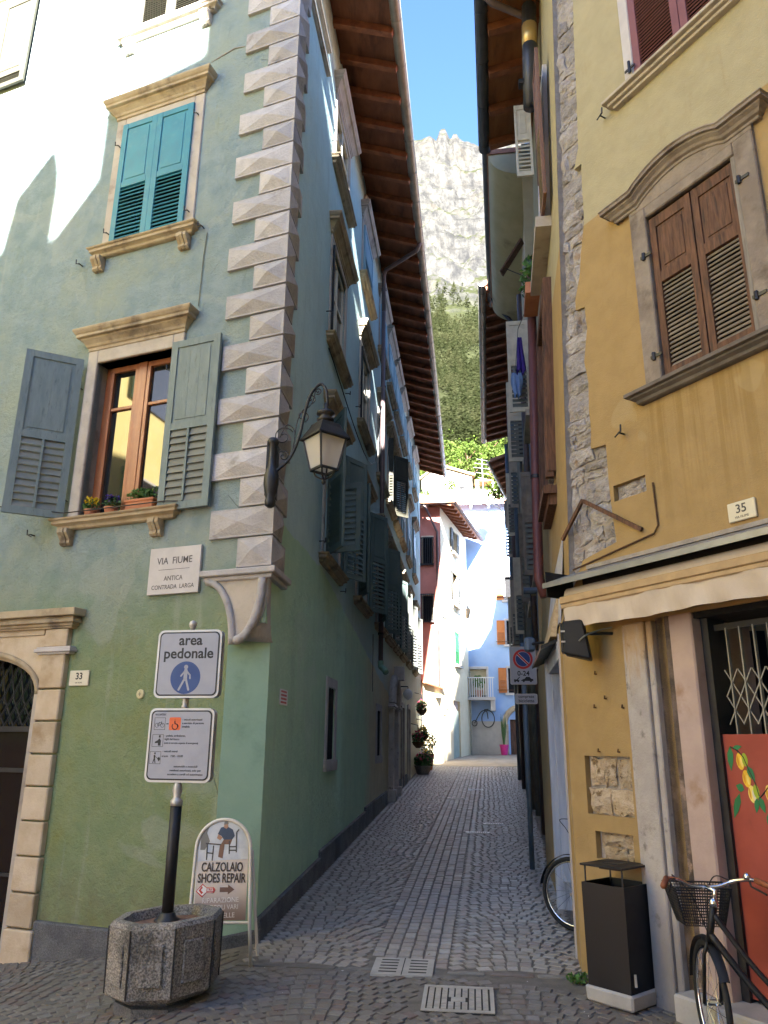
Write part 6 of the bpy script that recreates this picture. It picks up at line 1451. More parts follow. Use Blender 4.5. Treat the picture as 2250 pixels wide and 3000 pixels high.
pg_ = MB(); pg_.prism(SN, [(-.196, -.13), (-.188, -.10), (-.19, -.078), (-.178, -.076), (-.178, -.10), (-.172, -.132), (-.178, -.132), (-.184, -.11), (-.19, -.132)], .0152, .016); pg_.prism(SN, [(-.162, -.10), (-.148, -.088), (-.138, -.105), (-.150, -.12)], .0152, .016); pg_.prism(SN, [(-.187, -.072), (-.176, -.072), (-.176, -.060), (-.187, -.060)], .0152, .016); pg_.prism(SN, [(-.178, -.086), (-.158, -.098), (-.158, -.101), (-.178, -.090)], .0152, .016); part('porter_pictogram', pg_, M['black'], c2p)
for b, z in (('- veicoli autorizzati', .163), ('a servizio di persone', .139), ('invalide', .115)): tx(b, .0195, .005, z)
for b, z in (('- polizia, ambulanze,', .053), ('vigili del fuoco', .030), ('(solo in servizio urgente di emergenza)', .004)): tx(b, .0195 if b[0] != '(' else .0162, -.12, z)
tx('- veicoli merci', .0195, -.125, -.052); tx('orario   7.00 - 10.00', .0195, -.13, -.084)
for b, z in (('automobili e motocicli', -.152), ('residenti autorizzati, solo per', -.178), ('accedere a cortili ed autorimesse', -.204)): tx(b, .0195, .055, z, 'CENTER')

# ------------------------------------------------------------------ shoe repair board
AB = thing('pavement_sign', 'arched white-framed pavement sign for a shoe repairer leaning by the green wall', 'sign', (-1.17, 6.25, -1.55))
ABm = Matrix.Translation((-1.175, 6.23, -1.515)) @ Matrix.Rotation(rad(-2.0), 4, 'Y') @ Matrix.Rotation(rad(-8), 4, 'Z') @ Matrix.Rotation(rad(90-5), 4, 'X')
# local: x right, y up, z toward the viewer
def aP(x, y, z=0): return ABm @ V3((x, y, z))
W2 = .213
outl = [(-W2, .26)]+[(-W2, .76)]+[(W2*math.cos(t), .76+W2*.97*math.sin(t)) for t in np.linspace(math.pi, 0, 25)][1:-1]+[(W2, .76), (W2, .26)]
fr_m = flat('white_tube_frame', (.68, .67, .64), .35, var=.05)
part('frame_tube', MB().tube([aP(x, y) for x, y in [(-.245, -.02), (-.23, .26)]+outl[1:-1]+[(.23, .26), (.255, -.02)]], .0135, 8), fr_m, AB, smooth=True)
part('cross_bar', MB().tube([aP(-.223, .265), aP(.223, .265)], .010, 8), fr_m, AB)
part('rear_leg', MB().tube([aP(-.20, .75, -.02), (aP(-.22, 0, -.02)+V3((-.03, .22, -.02)))], .011, 8), fr_m, AB); part('rear_leg', MB().tube([aP(.22, .75, -.02), (aP(.24, .02, -.02)+V3((.03, .15, .0)))], .011, 8), fr_m, AB)
def board_mat():
    n = NB('printed_board'); t = n.n('ShaderNodeTexCoord').outputs['Object']; z = n.xyz(t)[2]
    c = n.mix(n.mr(z, .62, .25), (.60, .54, .50), (.20, .135, .11)); return n.fin(c, .35, 0, .4)
bd = part('board', MB().poly([aP(x*.93, .28+(y-.26)*.975, -.002) for x, y in outl]), board_mat(), AB)
sky_p = rmat('photo_print_sky', (.42, .47, .55), (.58, .62, .68), 9, .35, 0); snow_p = rmat('photo_print_ground', (.46, .50, .58), (.58, .62, .68), 12, .35, 0)
part('photo_print', MB().poly([aP(x, y, .0) for x, y in [(-W2*.92, .72)]+[(W2*.92*math.cos(t), .76+W2*.90*math.sin(t)) for t in np.linspace(math.pi, 0, 21)]+[(W2*.92, .72)]]), sky_p, bd)
part('photo_print', MB().poly([aP(x, y, .0005) for x, y in ((-W2*.92, .675), (W2*.92, .69), (W2*.92, .765), (-W2*.92, .74))]), snow_p, bd)
dkb = flat('dark_print', (.05, .045, .045), .4); wdp = flat('wood_print', (.17, .085, .05), .4); nav = flat('navy_print', (.03, .05, .10), .4); skn = flat('skin_print', (.36, .20, .13), .4); gry = flat('grey_print', (.16, .16, .15), .4)
PS = .075
def shp(pts, mat, k=1, name='printed_figure'):
    e = PS if name == 'printed_figure' else .062
    return part(name, MB().poly([aP(x*.9, y+e, .0005+.0005*k) for x, y in pts]), mat, bd)
shp([(-.20, .68), (-.20, .80), (-.155, .87), (-.12, .86), (-.15, .80), (-.12, .74), (-.16, .68)], gry, 1)
shp([(-.055, .79), (-.03, .835), (.02, .845), (.075, .82), (.095, .775), (.07, .745), (.0, .75), (-.02, .775)], nav, 2); shp([(-.005, .835), (.0, .865), (.025, .87), (.035, .84), (.02, .825)], skn, 3); shp([(-.005, .855), (.0, .878), (.03, .878), (.036, .858)], gry, 4); shp([(-.05, .79), (-.06, .76), (-.03, .745), (-.01, .765)], skn, 3)
shp([(.0, .75), (.075, .75), (.06, .715), (-.02, .72)], wdp, 3); shp([(-.03, .72), (.01, .72), (.0, .62), (-.04, .63)], wdp, 3)
for x0, y0, x1, y1 in ((-.14, .72, -.14, .61), (-.085, .71, -.09, .605), (-.155, .725, -.02, .715), (-.14, .66, -.09, .655), (.05, .74, .055, .65), (.11, .80, .115, .66), (.055, .70, .115, .70), (.055, .675, .115, .675), (.11, .8, .13, .82)):
    part('printed_chair', MB().bar(aP(x0*.9, y0+PS, .0025), aP(x1*.9, y1+PS, .0025), .009, .001, ABm.to_3x3() @ V3((0, 0, 1))), dkb, bd)
def atx(b, size, x, y, mat, xs=1., bold=.02, rz=0, nm='lettering'): return text(nm, b, size, ABm @ Matrix.Translation((x, y, .002)) @ Matrix.Rotation(rad(rz), 4, 'Z'), mat, bd, bold=bold, xs=xs)
brn = flat('dark_brown_print', (.045, .032, .028), .5)
atx('CALZOLAIO', .088, .0, .633, brn, .66); atx('SHOES REPAIR', .088, .0, .558, brn, .66)
shp([(-.01, .405), (.06, .405), (.06, .388), (.115, .422), (.06, .456), (.06, .437), (-.01, .437)], flat('brown_arrow', (.12, .065, .05), .5), 1, 'printed_arrow')
key = [(-.215, .41), (-.16, .37), (-.125, .40), (-.06, .40), (-.045, .42), (-.06, .437), (-.125, .437), (-.16, .462)]
shp(key, M['red_print'], 1, 'key_logo'); shp([(x*.9-.0135, .418+(y-.418)*.78) for x, y in key], M['white'], 2, 'key_logo'); shp([(-.125, .407), (-.062, .407), (-.055, .42), (-.062, .430), (-.125, .430)], M['red_print'], 3, 'key_logo'); atx('SILCA', .020, -.084, .4805, M['white'], 1, .03); shp([(-.19, .416), (-.165, .445), (-.155, .436), (-.172, .418), (-.15, .403), (-.163, .39)], M['red_print'], 3, 'key_logo')
chalk = flat('white_marker', (.74, .72, .70), .6)
atx('RIPARAZIONE', .046, -.0, .412, chalk, .98, .006, 2); atx('ARTICOLI VARI', .045, -.0, .365, chalk, .92, .006, 2); atx('IN PELLE', .046, .03, .312, chalk, .98, .006, 2)

# ------------------------------------------------------------------ litter bin
BX, BY, bgz = 1.545, 5.52, -1.53
bn = thing('litter_bin', 'black sheet-metal litter bin with a flat lid on a concrete foot', 'litter bin', (BX, BY, bgz)); bro = rad(40)
def sq4(h, z): return [V3((BX+h*1.414*math.cos(bro+rad(45+90*k)), BY+h*1.414*math.sin(bro+rad(45+90*k)), z)) for k in range(4)]
q = MB(); A, B_ = sq4(.168, bgz+.0), sq4(.175, bgz+.09); q.add(A+B_, MB.BF); part('concrete_foot', q, M['step'], bn, bevel=.012)
q = MB(); A, B_ = sq4(.155, bgz+.09), sq4(.160, bgz+.685)
for k in range(4): q.poly([A[k], A[(k+1) % 4], B_[(k+1) % 4], B_[k]])
Ci = sq4(.148, bgz+.685); Di = sq4(.146, bgz+.30)
for k in range(4): q.poly([B_[k], B_[(k+1) % 4], Ci[(k+1) % 4], Ci[k]]); q.poly([Ci[k], Ci[(k+1) % 4], Di[(k+1) % 4], Di[k]])
q.poly(Di); part('body', q, M['binmetal'], bn)
q = MB(); A, B_ = sq4(.165, bgz+.785), sq4(.165, bgz+.798); q.add(A+B_, MB.BF); lid = part('lid', q, M['binmetal'], bn, bevel=.004); A, B_ = sq4(.06, bgz+.798), sq4(.055, bgz+.803); part('ashtray', MB().add(A+B_, MB.BF), M['iron'], lid); A, B_ = sq4(.075, bgz+.765), sq4(.075, bgz+.785); part('ash_box', MB().add(A+B_, MB.BF), M['iron'], lid)
for p0, p1 in zip(sq4(.14, bgz+.66), sq4(.14, bgz+.79)): part('lid_post', MB().tube([p0, p1], .006, 6), M['iron'], bn)
part('scratches', MB().bar(V3((BX-.07, BY-.152, bgz+.655)), V3((BX-.05, BY-.165, bgz+.652)), .008, .002), M['castgrey'], bn)
lk_ = sq4(.1605, bgz+.12); part('lock', MB().cube((BX+.012, BY-.222, bgz+.17), .014, .006, .07), M['castgrey'], bn)

# ------------------------------------------------------------------ bicycles
def bicycle(name, label, O, yaw, steer=0., scale=1., basket=True):
    """O = ground point of the front wheel, yaw = direction the bicycle points (degrees from +x)"""
    t = thing(name, label, 'bicycle', tuple(O)); c, s = math.cos(rad(yaw)), math.sin(rad(yaw)); F_ = V3((c, s, 0)); Lf = V3((-s, c, 0)); O = V3(O)
    P = lambda x, y, z: O+(F_*x+Lf*y+V3((0, 0, z)))*scale
    cs, ss = math.cos(rad(steer)), math.sin(rad(steer)); Fs = F_*cs+Lf*ss; Ls = Lf*cs-F_*ss
    Q = lambda x, y, z: O+(F_*-.15+Fs*(x+.15)+Ls*y+V3((0, 0, z)))*scale    # steered parts, about the steering axis
    r = .335
    for nm, fn, x0 in (('front_wheel', Q, 0), ('rear_wheel', P, -1.06)):
        wh = part(nm, MB().tube([fn(x0+r*math.cos(a), 0, r+r*math.sin(a)*.97) for a in np.linspace(0, 2*math.pi, 37)[:-1]], .019*scale, 8, closed=True), M['tyre'], t, smooth=True)
        part('rim', MB().tube([fn(x0+(r-.03)*math.cos(a), 0, r+(r-.03)*math.sin(a)*.97) for a in np.linspace(0, 2*math.pi, 37)[:-1]], .010*scale, 6, closed=True), M['chrome'], wh, smooth=True)
        q = MB()
        for k in range(18):
            a = 2*math.pi*k/18; q.tube([fn(x0+.02*math.cos(a+1.2), (.03 if k % 2 else -.03), r+.02*math.sin(a+1.2)), fn(x0+(r-.03)*math.cos(a), 0, r+(r-.03)*math.sin(a)*.97)], .0016*scale, 4)
        part('spokes', q, M['chrome'], wh); part('hub', MB().tube([fn(x0, -.05, r), fn(x0, .05, r)], .02*scale, 8), M['chrome'], wh)
        a0, a1 = (.15, 2.6) if x0 == 0 else (.5, 3.3)
        fd = MB(); G = []
        for a in np.linspace(a0, a1, 22): G.append([fn(x0+(r+.035)*math.cos(a), y, r+(r+.035-abs(y)*.35)*math.sin(a)) for y in (-.03, -.018, 0, .018, .03)])
        part('mudguard', fd.quads(G), M['black'], t, smooth=True)
    fk = MB(); fk.tube([Q(-.02, .05, r), Q(-.10, .045, .62), Q(-.12, .02, .70)], .012*scale, 8); fk.tube([Q(-.02, -.05, r), Q(-.10, -.045, .62), Q(-.12, -.02, .70)], .012*scale, 8); part('fork', fk, M['black'], t, smooth=True)
    fr_ = MB(); hd0, hd1 = P(-.13, 0, .70), P(-.18, 0, .92)
    fr_.tube([hd0, hd1], .021*scale, 10); bb = P(-.62, 0, .29); st_ = P(-.80, 0, .80)
    fr_.tube(bez([P(-.14, 0, .74), P(-.35, 0, .48), P(-.50, 0, .34), P(-.62, 0, .30)], 5), .021*scale, 10); fr_.tube(bez([P(-.165, 0, .86), P(-.38, 0, .58), P(-.55, 0, .44), P(-.70, 0, .50)], 5), .016*scale, 10)
    fr_.tube([bb, st_], .017*scale, 10)
    for y in (.05, -.05): fr_.tube([bb, P(-1.06, y, r)], .010*scale, 6); fr_.tube([P(-.77, 0, .72), P(-1.06, y, r)], .009*scale, 6)
    part('frame', fr_, M['black'], t, smooth=True)
    part('stem', MB().tube([P(-.18, 0, .92), P(-.195, 0, .985), Q(-.12, 0, 1.0)], .014*scale, 8).lathe(tuple(P(-.178, 0, .895)), [(.025*scale, 0), (.028*scale, .02), (.02*scale, .04)], 12), M['chrome'], t, smooth=True)
    hb = bez([Q(-.36, .30, 1.045), Q(-.24, .26, 1.06), Q(-.14, .17, 1.04), Q(-.11, .07, 1.0), Q(-.11, -.07, 1.0), Q(-.14, -.17, 1.04), Q(-.24, -.26, 1.06), Q(-.36, -.30, 1.045)], 6); part('handlebar', MB().tube(hb, .0115*scale, 8), M['chrome'], t, smooth=True)
    for sg in (1, -1):
        part('grip', MB().tube([Q(-.25, sg*.263, 1.06), Q(-.40, sg*.318, 1.04)], .018*scale, 10), M['leather'], t, smooth=True)
        part('brake_lever', MB().tube([Q(-.20, sg*.24, 1.05), Q(-.24, sg*.235, 1.025), Q(-.36, sg*.28, 1.0)], .006*scale, 6), M['black'], t)
    part('bell', MB().lathe(tuple(Q(-.20, -.23, 1.06)), [(.022*scale, 0), (.024*scale, .012), (.016*scale, .026), (.003, .032)], 12), M['chrome'], t, smooth=True)
    cb = MB()
    for y in (.1, -.06): cb.tube(bez([Q(-.2, y*2, 1.05), Q(.02, y*1.6, 1.04), Q(.0, y*.6, .93), Q(-.08, 0, .72)], 6), .004*scale, 5)
    part('brake_cable', cb, M['black'], t)
    part('saddle', MB().quads([[P(-.66-.26*u, (.02+.07*u**1.5)*v, .87+.02*u-.02*abs(v)) for v in (-1, -.5, 0, .5, 1)] for u in (0, .25, .5, .75, 1)]), M['leather'], t, smooth=True); part('seat_post', MB().tube([st_, P(-.815, 0, .865)], .012*scale, 8), M['chrome'], t)
    cr = MB().tube([P(-.62, -.07, .29), P(-.62, .07, .29)], .02*scale, 8).tube([P(-.62, .07, .29), P(-.55, .085, .15)], .010*scale, 6).tube([P(-.62, -.07, .29), P(-.69, -.085, .43)], .010*scale, 6); part('crank', cr, M['chrome'], t)
    for y, x, z in ((.12, -.55, .15), (-.12, -.69, .43)): part('pedal', MB().hexa([P(x+a, y+b, z+c_) for c_ in (-.012, .012) for a, b in ((-.04, -.045), (.04, -.045), (.04, .045), (-.04, .045))]), M['black'], t)
    part('chain_guard', MB().hexa([P(x, y, z) for x, y, z in ((-.52, .05, .22), (-1.08, .05, .29), (-1.08, .06, .29), (-.52, .06, .22), (-.52, .05, .36), (-1.08, .05, .36), (-1.08, .06, .36), (-.52, .06, .36))]), M['black'], t)
    if basket:
        bk2 = part('basket', MB().tube([Q(x, y, .98) for x, y in ((-.06, -.17), (.20, -.19), (.20, .19), (-.06, .17))], .006*scale, 6, closed=True), M['black'], t)
        mh = MB(); bot, top = [(-.03, -.12), (.15, -.13), (.15, .13), (-.03, .12)], [(-.06, -.17), (.20, -.19), (.20, .19), (-.06, .17)]
        for k in range(4):
            for u in np.linspace(0, 1, 22):
                x0 = bot[k][0]*(1-u)+bot[(k+1) % 4][0]*u; y0 = bot[k][1]*(1-u)+bot[(k+1) % 4][1]*u; x1 = top[k][0]*(1-u)+top[(k+1) % 4][0]*u; y1 = top[k][1]*(1-u)+top[(k+1) % 4][1]*u
                mh.tube([Q(x0, y0, .76), Q(x1, y1, .98)], .0027*scale, 4, caps=False)
            for v in np.linspace(0, 1, 14):
                a = [(bot[j % 4][0]*(1-v)+top[j % 4][0]*v, bot[j % 4][1]*(1-v)+top[j % 4][1]*v) for j in (k, k+1)]; mh.tube([Q(*a[0], .76+.22*v), Q(*a[1], .76+.22*v)], .0027*scale, 4, caps=False)
        for u in np.linspace(-.12, .12, 9): mh.tube([Q(-.03, u, .76), Q(.15, u, .76)], .0027*scale, 4, caps=False)
        part('basket_mesh', mh, M['black'], bk2)
    return t
bicycle('bicycle', 'black city bicycle with brown grips and wire basket by the shop door', (1.63, 4.56, gnd(1.63, 4.56)), 146, steer=-62, scale=.86)
wx_ = AR.P(1.05, -.06, 0)
bicycle('bicycle', 'dark bicycle with its wheel poking out of the alley doorway', (wx_.x, wx_.y, gnd(wx_.x, wx_.y)), 138, steer=0, scale=.84, basket=False)

# ------------------------------------------------------------------ no-parking sign
NX_, NY_ = 1.76, 9.74
ns = thing('no_parking_sign', 'no-parking sign with 0-24 and tow truck on a grey pole in the alley', 'sign', (NX_, NY_, gnd(NX_, NY_)))
part('pole', MB().tube([(NX_, NY_, gnd(NX_, NY_)), (NX_, NY_, 1.25)], .030, 12), M['bluepipe'], ns, smooth=True)
NS = Fr(NX_, NY_-.04, 97, +1)
def npanel(s0, s1, z0, z1):
    o = part('sign_plate', MB().prism(NS, [((s0+s1)/2+x, (z0+z1)/2+y) for x, y in rrect(s1-s0, z1-z0, .02, 3)], -.006, .006), M['grey_metal'], ns); part('face', MB().prism(NS, [((s0+s1)/2+x, (z0+z1)/2+y) for x, y in rrect(s1-s0-.016, z1-z0-.016, .016, 3)], .006, .0072), M['signwhite'], o); return o
np1 = npanel(-.175, .150, .735, 1.20)
def dsk(r, z, k, mat, nm): part(nm, MB().poly([NS.P(-.012+r*math.cos(t), .0072+.0006*k, z+r*math.sin(t)) for t in np.linspace(0, 2*math.pi, 33)[:-1]]), mat, np1)
dsk(.122, 1.045, 1, M['red_print'], 'red_ring'); dsk(.094, 1.045, 2, M['signwhite'], 'white_ring'); dsk(.088, 1.045, 3, M['blue_print'], 'blue_disc')
part('red_bar', MB().bar(NS.P(-.012-.064, .0099, 1.045+.064), NS.P(-.012+.064, .0099, 1.045-.064), .03, .001, NS.n), M['white'], np1); part('red_bar', MB().bar(NS.P(-.012-.066, .0108, 1.045+.066), NS.P(-.012+.066, .0108, 1.045-.066), .021, .001, NS.n), M['red_print'], np1)
text('lettering', '0-24', .082, NS.M(-.012, .0076, .868, 1), M['black'], np1, bold=.02)
tk_ = MB(); tk_.prism(NS, [(-.13, .775), (-.065, .775), (-.065, .79), (-.085, .79), (-.055, .825), (-.062, .83), (-.098, .795), (-.13, .80)], .0074, .0084); tk_.prism(NS, [(-.045, .785), (-.02, .80), (.0, .805), (.02, .828), (.06, .828), (.08, .805), (.105, .80), (.105, .778), (-.04, .778)], .0074, .0084)
for s in (-.118, -.08, -.012, .075): tk_.poly([NS.P(s+.012*math.cos(t), .0086, .775+.012*math.sin(t)) for t in np.linspace(0, 2*math.pi, 13)[:-1]])
part('tow_truck_pictogram', tk_, M['black'], np1)
np2 = npanel(-.125, .145, .50, .625)
text('lettering', 'comprese', .048, NS.M(.01, .0076, .59, 1), M['black'], np2, bold=.015); text('lettering', 'biciclette', .052, NS.M(.01, .0076, .538, 1), M['black'], np2, bold=.015)
part('clamp', MB().cube((NX_, NY_, 1.02), .08, .08, .05), M['iron'], ns)
sp2 = thing('alley_floodlight', 'small dark floodlight bracketed above the alley doorway', 'floodlight', tuple(AR.P(1.6, .1, 1.0)))
q = MB(); c = AR.P(2.0, .20, 1.02); q.cube(c, .10, .10, .15, rad(12)); part('lamp_head', q, M['bluepipe'], sp2, bevel=.02); part('bracket', MB().tube([AR.P(1.6, .0, 1.0), AR.P(1.95, .17, 1.02)], .014, 6), M['iron'], sp2)

# ------------------------------------------------------------------ black speaker under the awning
spk = thing('wall_speaker', 'black box speaker mounted under the awning corner', 'speaker', tuple(FR.P(.45, .1, .62)))
c = FR.P(.38, .20, .775); K = 1.25; q = MB(); U = (FR.d*.75-FR.n*.66).normalized(); N = V3((-U.y, U.x, 0))
if N.dot(FR.n) < 0: N = -N
Pq = lambda u, n_, z: c+U*u*K+N*n_*K+V3((0, 0, z*K))
q.hexa([Pq(-.075, -.06, -.10), Pq(.085, -.06, -.14), Pq(.085, .06, -.14), Pq(-.075, .06, -.10), Pq(-.075, -.06, .09), Pq(.05, -.06, .10), Pq(.05, .06, .10), Pq(-.075, .06, .09)])
part('speaker_box', q, M['black'], spk, bevel=.015); part('grille', MB().hexa([Pq(-.085, -.05, -.09), Pq(-.076, -.05, -.09), Pq(-.076, .05, -.09), Pq(-.085, .05, -.09), Pq(-.085, -.05, .08), Pq(-.076, -.05, .08), Pq(-.076, .05, .08), Pq(-.085, .05, .08)]), M['iron'], spk)
for z in (.03, -.03): part('tab', MB().cube(Pq(-.07, .062, z), .03, .006, .012, math.atan2(U.y, U.x)), M['castgrey'], spk)
part('cable', MB().tube(bez([Pq(.02, .065, -.03), Pq(.06, .075, 0), FR.P(.52, .1, .82), FR.P(.58, .03, .84)], 6), .006, 5), M['slatgrey'], spk)
part('bracket', MB().tube([Pq(.02, 0, .02), FR.P(.55, .0, .80)], .012, 6), M['iron'], spk)

# ------------------------------------------------------------------ laundry
ld = thing('laundry_line', 'purple and light blue garments hanging from a line over the alley', 'laundry', tuple(F2.P(.5, .3, 3.6)))
def garment(nm, s, o, zt, w_, h, mat, seed):
    G = []; r = random.Random(seed)
    for j in range(13):
        v = j/12; row = []
        for i in range(9):
            u = i/8-.5; ww_ = w_*(.45+.75*v) if seed == 1 else w_*(.9+.25*math.sin(v*5)); row.append(F2.P(s+.05*math.sin(u*14+v*3)*(.3+v), o+u*ww_, zt-h*v+.03*math.sin(u*9)*v))
        G.append(row)
    ob_ = part(nm, MB().quads(G), mat, ld, smooth=True); sd = ob_.modifiers.new('Solid', 'SOLIDIFY'); sd.thickness = .006
garment('garment', .3, .20, 6.05, .13, .6, rmat('purple_cotton', (.055, .03, .24), (.075, .045, .30), 8, .9, .3, 80), 1); garment('garment', .6, .26, 5.6, .16, .4, rmat('light_blue_cotton', (.20, .33, .60), (.26, .40, .68), 8, .9, .3, 80), 2)
part('line', MB().tube([F2.P(-.6, .02, 6.25), F2.P(.3, .22, 6.2), F2.P(.6, .28, 5.62), F2.P(2.4, .05, 5.9)], .006, 5), M['slatgrey'], ld)
gl = thing('globe_lamp', 'small white globe lamp under the rafter eave', 'lamp', tuple(F3.P(-.1, .3, 8.4)))
part('globe', MB().lathe(tuple(F3.P(-.2, .18, 8.45)), [(.02, 0), (.07, .03), (.10, .10), (.07, .17), (.02, .2)], 14), M['white'], gl, smooth=True); part('holder', MB().tube([F3.P(-.2, .18, 8.64), F3.P(-.2, .18, 9.2)], .012, 6), M['iron'], gl)
wp = thing('window_plant', 'green plant in a window box high on the right alley wall', 'plant', tuple(AR.P(2.2, .15, 5.2)))
part('box', MB().box(AR, 2.05, 2.6, .05, .22, 5.12, 5.26), M['terracotta'], wp); c = AR.P(2.35, .14, 5.5); leaf_mass(tuple(c), .12, .3, .28, 260, .04, M['leaf'], wp, seed=5)

# ------------------------------------------------------------------ drain covers and inscribed slabs in the paving
def on(p, q, dz=0.): x, y = xy(p, q); return V3((x, y, gnd(x, y)+dz))
def plate(name, label, cat, p0, p1, q0, q1, mat, dz=.008):
    o = MB().hexa([on(p, q, z) for z in (-.02, dz) for p, q in ((p0, q0), (p1, q0), (p1, q1), (p0, q1))]); ob_ = part(name, o, mat, base=on((p0+p1)/2, (q0+q1)/2)); tag(ob_, label, cat); return ob_
d1 = plate('drain_cover', 'pale slotted drain cover at the alley mouth', 'drain cover', -.46, -.09, 1.0, 1.43, M['castgrey'])
part('joint', MB().hexa([on(p, q, z) for z in (.0075, .0095) for p, q in ((-.46, 1.212), (-.09, 1.212), (-.09, 1.218), (-.46, 1.218))]), M['castdark'], d1)
for side in (1.03, 1.24):
    for k in range(5):
        p = -.41+k*.065; part('slot', MB().hexa([on(p_, q_, z) for z in (.0075, .0092) for p_, q_ in ((p, side+.02), (p+.020, side+.02), (p+.020, side+.145), (p, side+.145))]), M['castdark'], d1)
d2 = plate('manhole_cover', 'square cast-iron manhole cover with a grid of studs', 'manhole cover', -1.09, -.64, 1.39, 1.84, M['castdark'], .004)
for a, b, c, d in ((-1.09, -1.06, 1.39, 1.84), (-.67, -.64, 1.39, 1.84), (-1.06, -.67, 1.39, 1.415), (-1.06, -.67, 1.815, 1.84)): part('rim', MB().hexa([on(p, q, z) for z in (.003, .010) for p, q in ((a, c), (b, c), (b, d), (a, d))]), M['castgrey'], d2)
for i in range(9):
    for j in range(9):
        p = -1.048+i*.042; q_ = 1.425+j*.043
        if 3 <= i <= 4 and 3 <= j <= 5: continue
        part('stud', MB().hexa([on(a, b, z) for z in (.003, .010) for a, b in ((p, q_), (p+.032, q_), (p+.032, q_+.033), (p, q_+.033))]), M['castgrey'], d2)
part('badge', MB().hexa([on(a, b, z) for z in (.003, .009) for a, b in ((-.915, 1.57), (-.845, 1.57), (-.845, 1.66), (-.915, 1.66))]), M['castgrey'], d2)
for p, q_, L, lab in ((6.17, 1.60, .36, 'nearest white inscribed strip set in the alley paving'), (7.14, 1.88, .32, 'white inscribed strip just right of and beyond the nearest strip'), (10.92, 1.17, .37, 'white inscribed strip on the centre line of the alley'), (12.92, 1.60, .34, 'farthest white inscribed strip in the alley paving')):
    o = plate('inscribed_strip', lab, 'paving strip', p-.06, p+.06, q_, q_+L, M['inlay'], .012)
    for k in range(1, 10): part('inscription', MB().hexa([on(a, b, z) for z in (.011, .0128) for a, b in ((p-.03, q_+.025+k*L*.088), (p+.03, q_+.025+k*L*.088), (p+.03, q_+.04+k*L*.088), (p-.03, q_+.04+k*L*.088))]), M['engraved'], o)
wd_ = thing('weed', 'tuft of green weed at the foot of the litter bin', 'weed', tuple(V3((1.33, 5.85, gnd(1.33, 5.85)))))
leaf_mass((1.34, 5.86, gnd(1.34, 5.86)+.03), .09, .05, .035, 120, .018, M['leaf'], wd_, seed=3)

# ------------------------------------------------------------------ plants, pots and fittings down the alley
def potted(name, label, p, q_, h, r, potm, fl=None, seed=1, tall=False, cat='potted plant', group='pots along the alley'):
    b = on(p, q_); t = thing(name, label, cat, tuple(b), group)
    part('pot', MB().lathe(tuple(b), [(r*.7, 0), (r, h*.4), (r*1.06, h*.4), (r*1.06, h*.45), (r*.9, h*.45), (r*.88, h*.42)], 14), potm, t)
    if tall:
        for k in range(7): a = k*.9; part('stem_leaf', MB().tube([(b.x, b.y, b.z+h*.4), (b.x+.06*math.cos(a), b.y+.06*math.sin(a), b.z+h*.9), (b.x+.12*math.cos(a), b.y+.12*math.sin(a), b.z+h*1.7+.1*math.sin(k*2))], [.035, .03, .004], 6), M['leafdk'], t)
    else:
        leaf_mass((b.x, b.y, b.z+h*.7), r*1.5, r*1.5, h*.35, 220, r*.28, M['leafdk'], t, seed=seed)
        if fl: leaf_mass((b.x, b.y, b.z+h*.85), r*1.5, r*1.5, h*.3, 60, r*.22, fl, t, 'blossoms', seed=seed+3)
    return t
potted('potted_plant', 'dark stone trough of red flowers at the foot of the alley wall', 17.4, .25, .55, .24, M['concrete'], M['pinkfl'], 2)
potted('potted_plant', 'tall flowering plant on the left near the alley end', 19.2, .3, 1.1, .2, M['terracotta'], M['yellowfl'], 4)
potted('potted_plant', 'flowering pot below the tall plant near the alley end', 18.4, .28, .6, .18, M['terracotta'], M['yellowfl'], 6)
pk = BL.P(1.67, .5, -.3)
pp, qq = pq(pk.x, pk.y)
potted('potted_plant', 'bright pink pot with a tall spiky plant by the arched door', pp, qq, .95, .19, flat('pink_glaze', (.62, .04, .24), .35), None, 1, True)
for s, z, m, lab in ((15.9, .1, M['pinkfl'], 'wall basket of dark leaves with pink flowers in the alley'), (18.3, .3, M['yellowfl'], 'wall basket of pale flowers nearer the alley end'), (17.6, 1.05, M['pinkfl'], 'hanging basket of pink flowers high on the alley wall')):
    c = AL.P(s, .22, z); t = thing('flower_basket', lab, 'flower basket', tuple(c), 'baskets on the alley wall')
    part('basket', MB().lathe((c.x, c.y, c.z-.16), [(.06, 0), (.15, .1), (.16, .16)], 12), M['rust'], t); leaf_mass((c.x, c.y, c.z+.08), .17, .17, .2, 200, .05, M['leafdk'], t, seed=int(s)); leaf_mass((c.x, c.y, c.z+.16), .17, .17, .17, 90, .04, m, t, 'blossoms', seed=int(s)+1)
    part('hanger', MB().tube([AL.P(s, 0, z+.5), AL.P(s, .22, z+.45), AL.P(s, .22, z)], .012, 5), M['iron'], t)
gl2 = thing('wall_lamp', 'small round lamp over a door in the alley', 'lamp', tuple(AL.P(12.5, .2, 1.1)))
part('globe', MB().lathe(tuple(AL.P(12.4, .22, 1.05)), [(.03, 0), (.1, .06), (.12, .14), (.08, .22), (.02, .26)], 12), M['white'], gl2, smooth=True); part('arm', MB().tube([AL.P(12.4, 0, 1.36), AL.P(12.4, .22, 1.36), AL.P(12.4, .22, 1.28)], .015, 6), M['iron'], gl2)
bs = thing('bracket_sign', 'thin iron bracket projecting from the alley wall near its end', 'bracket', tuple(AL.P(19.2, 0, .9)))
part('bracket', MB().tube([AL.P(19.2, 0, .95), AL.P(19.2, .9, .95), AL.P(19.2, .95, 1.15)], .02, 6).tube([AL.P(19.2, .86, .95), AL.P(19.2, .84, -.5)], .016, 6), M['iron'], bs)
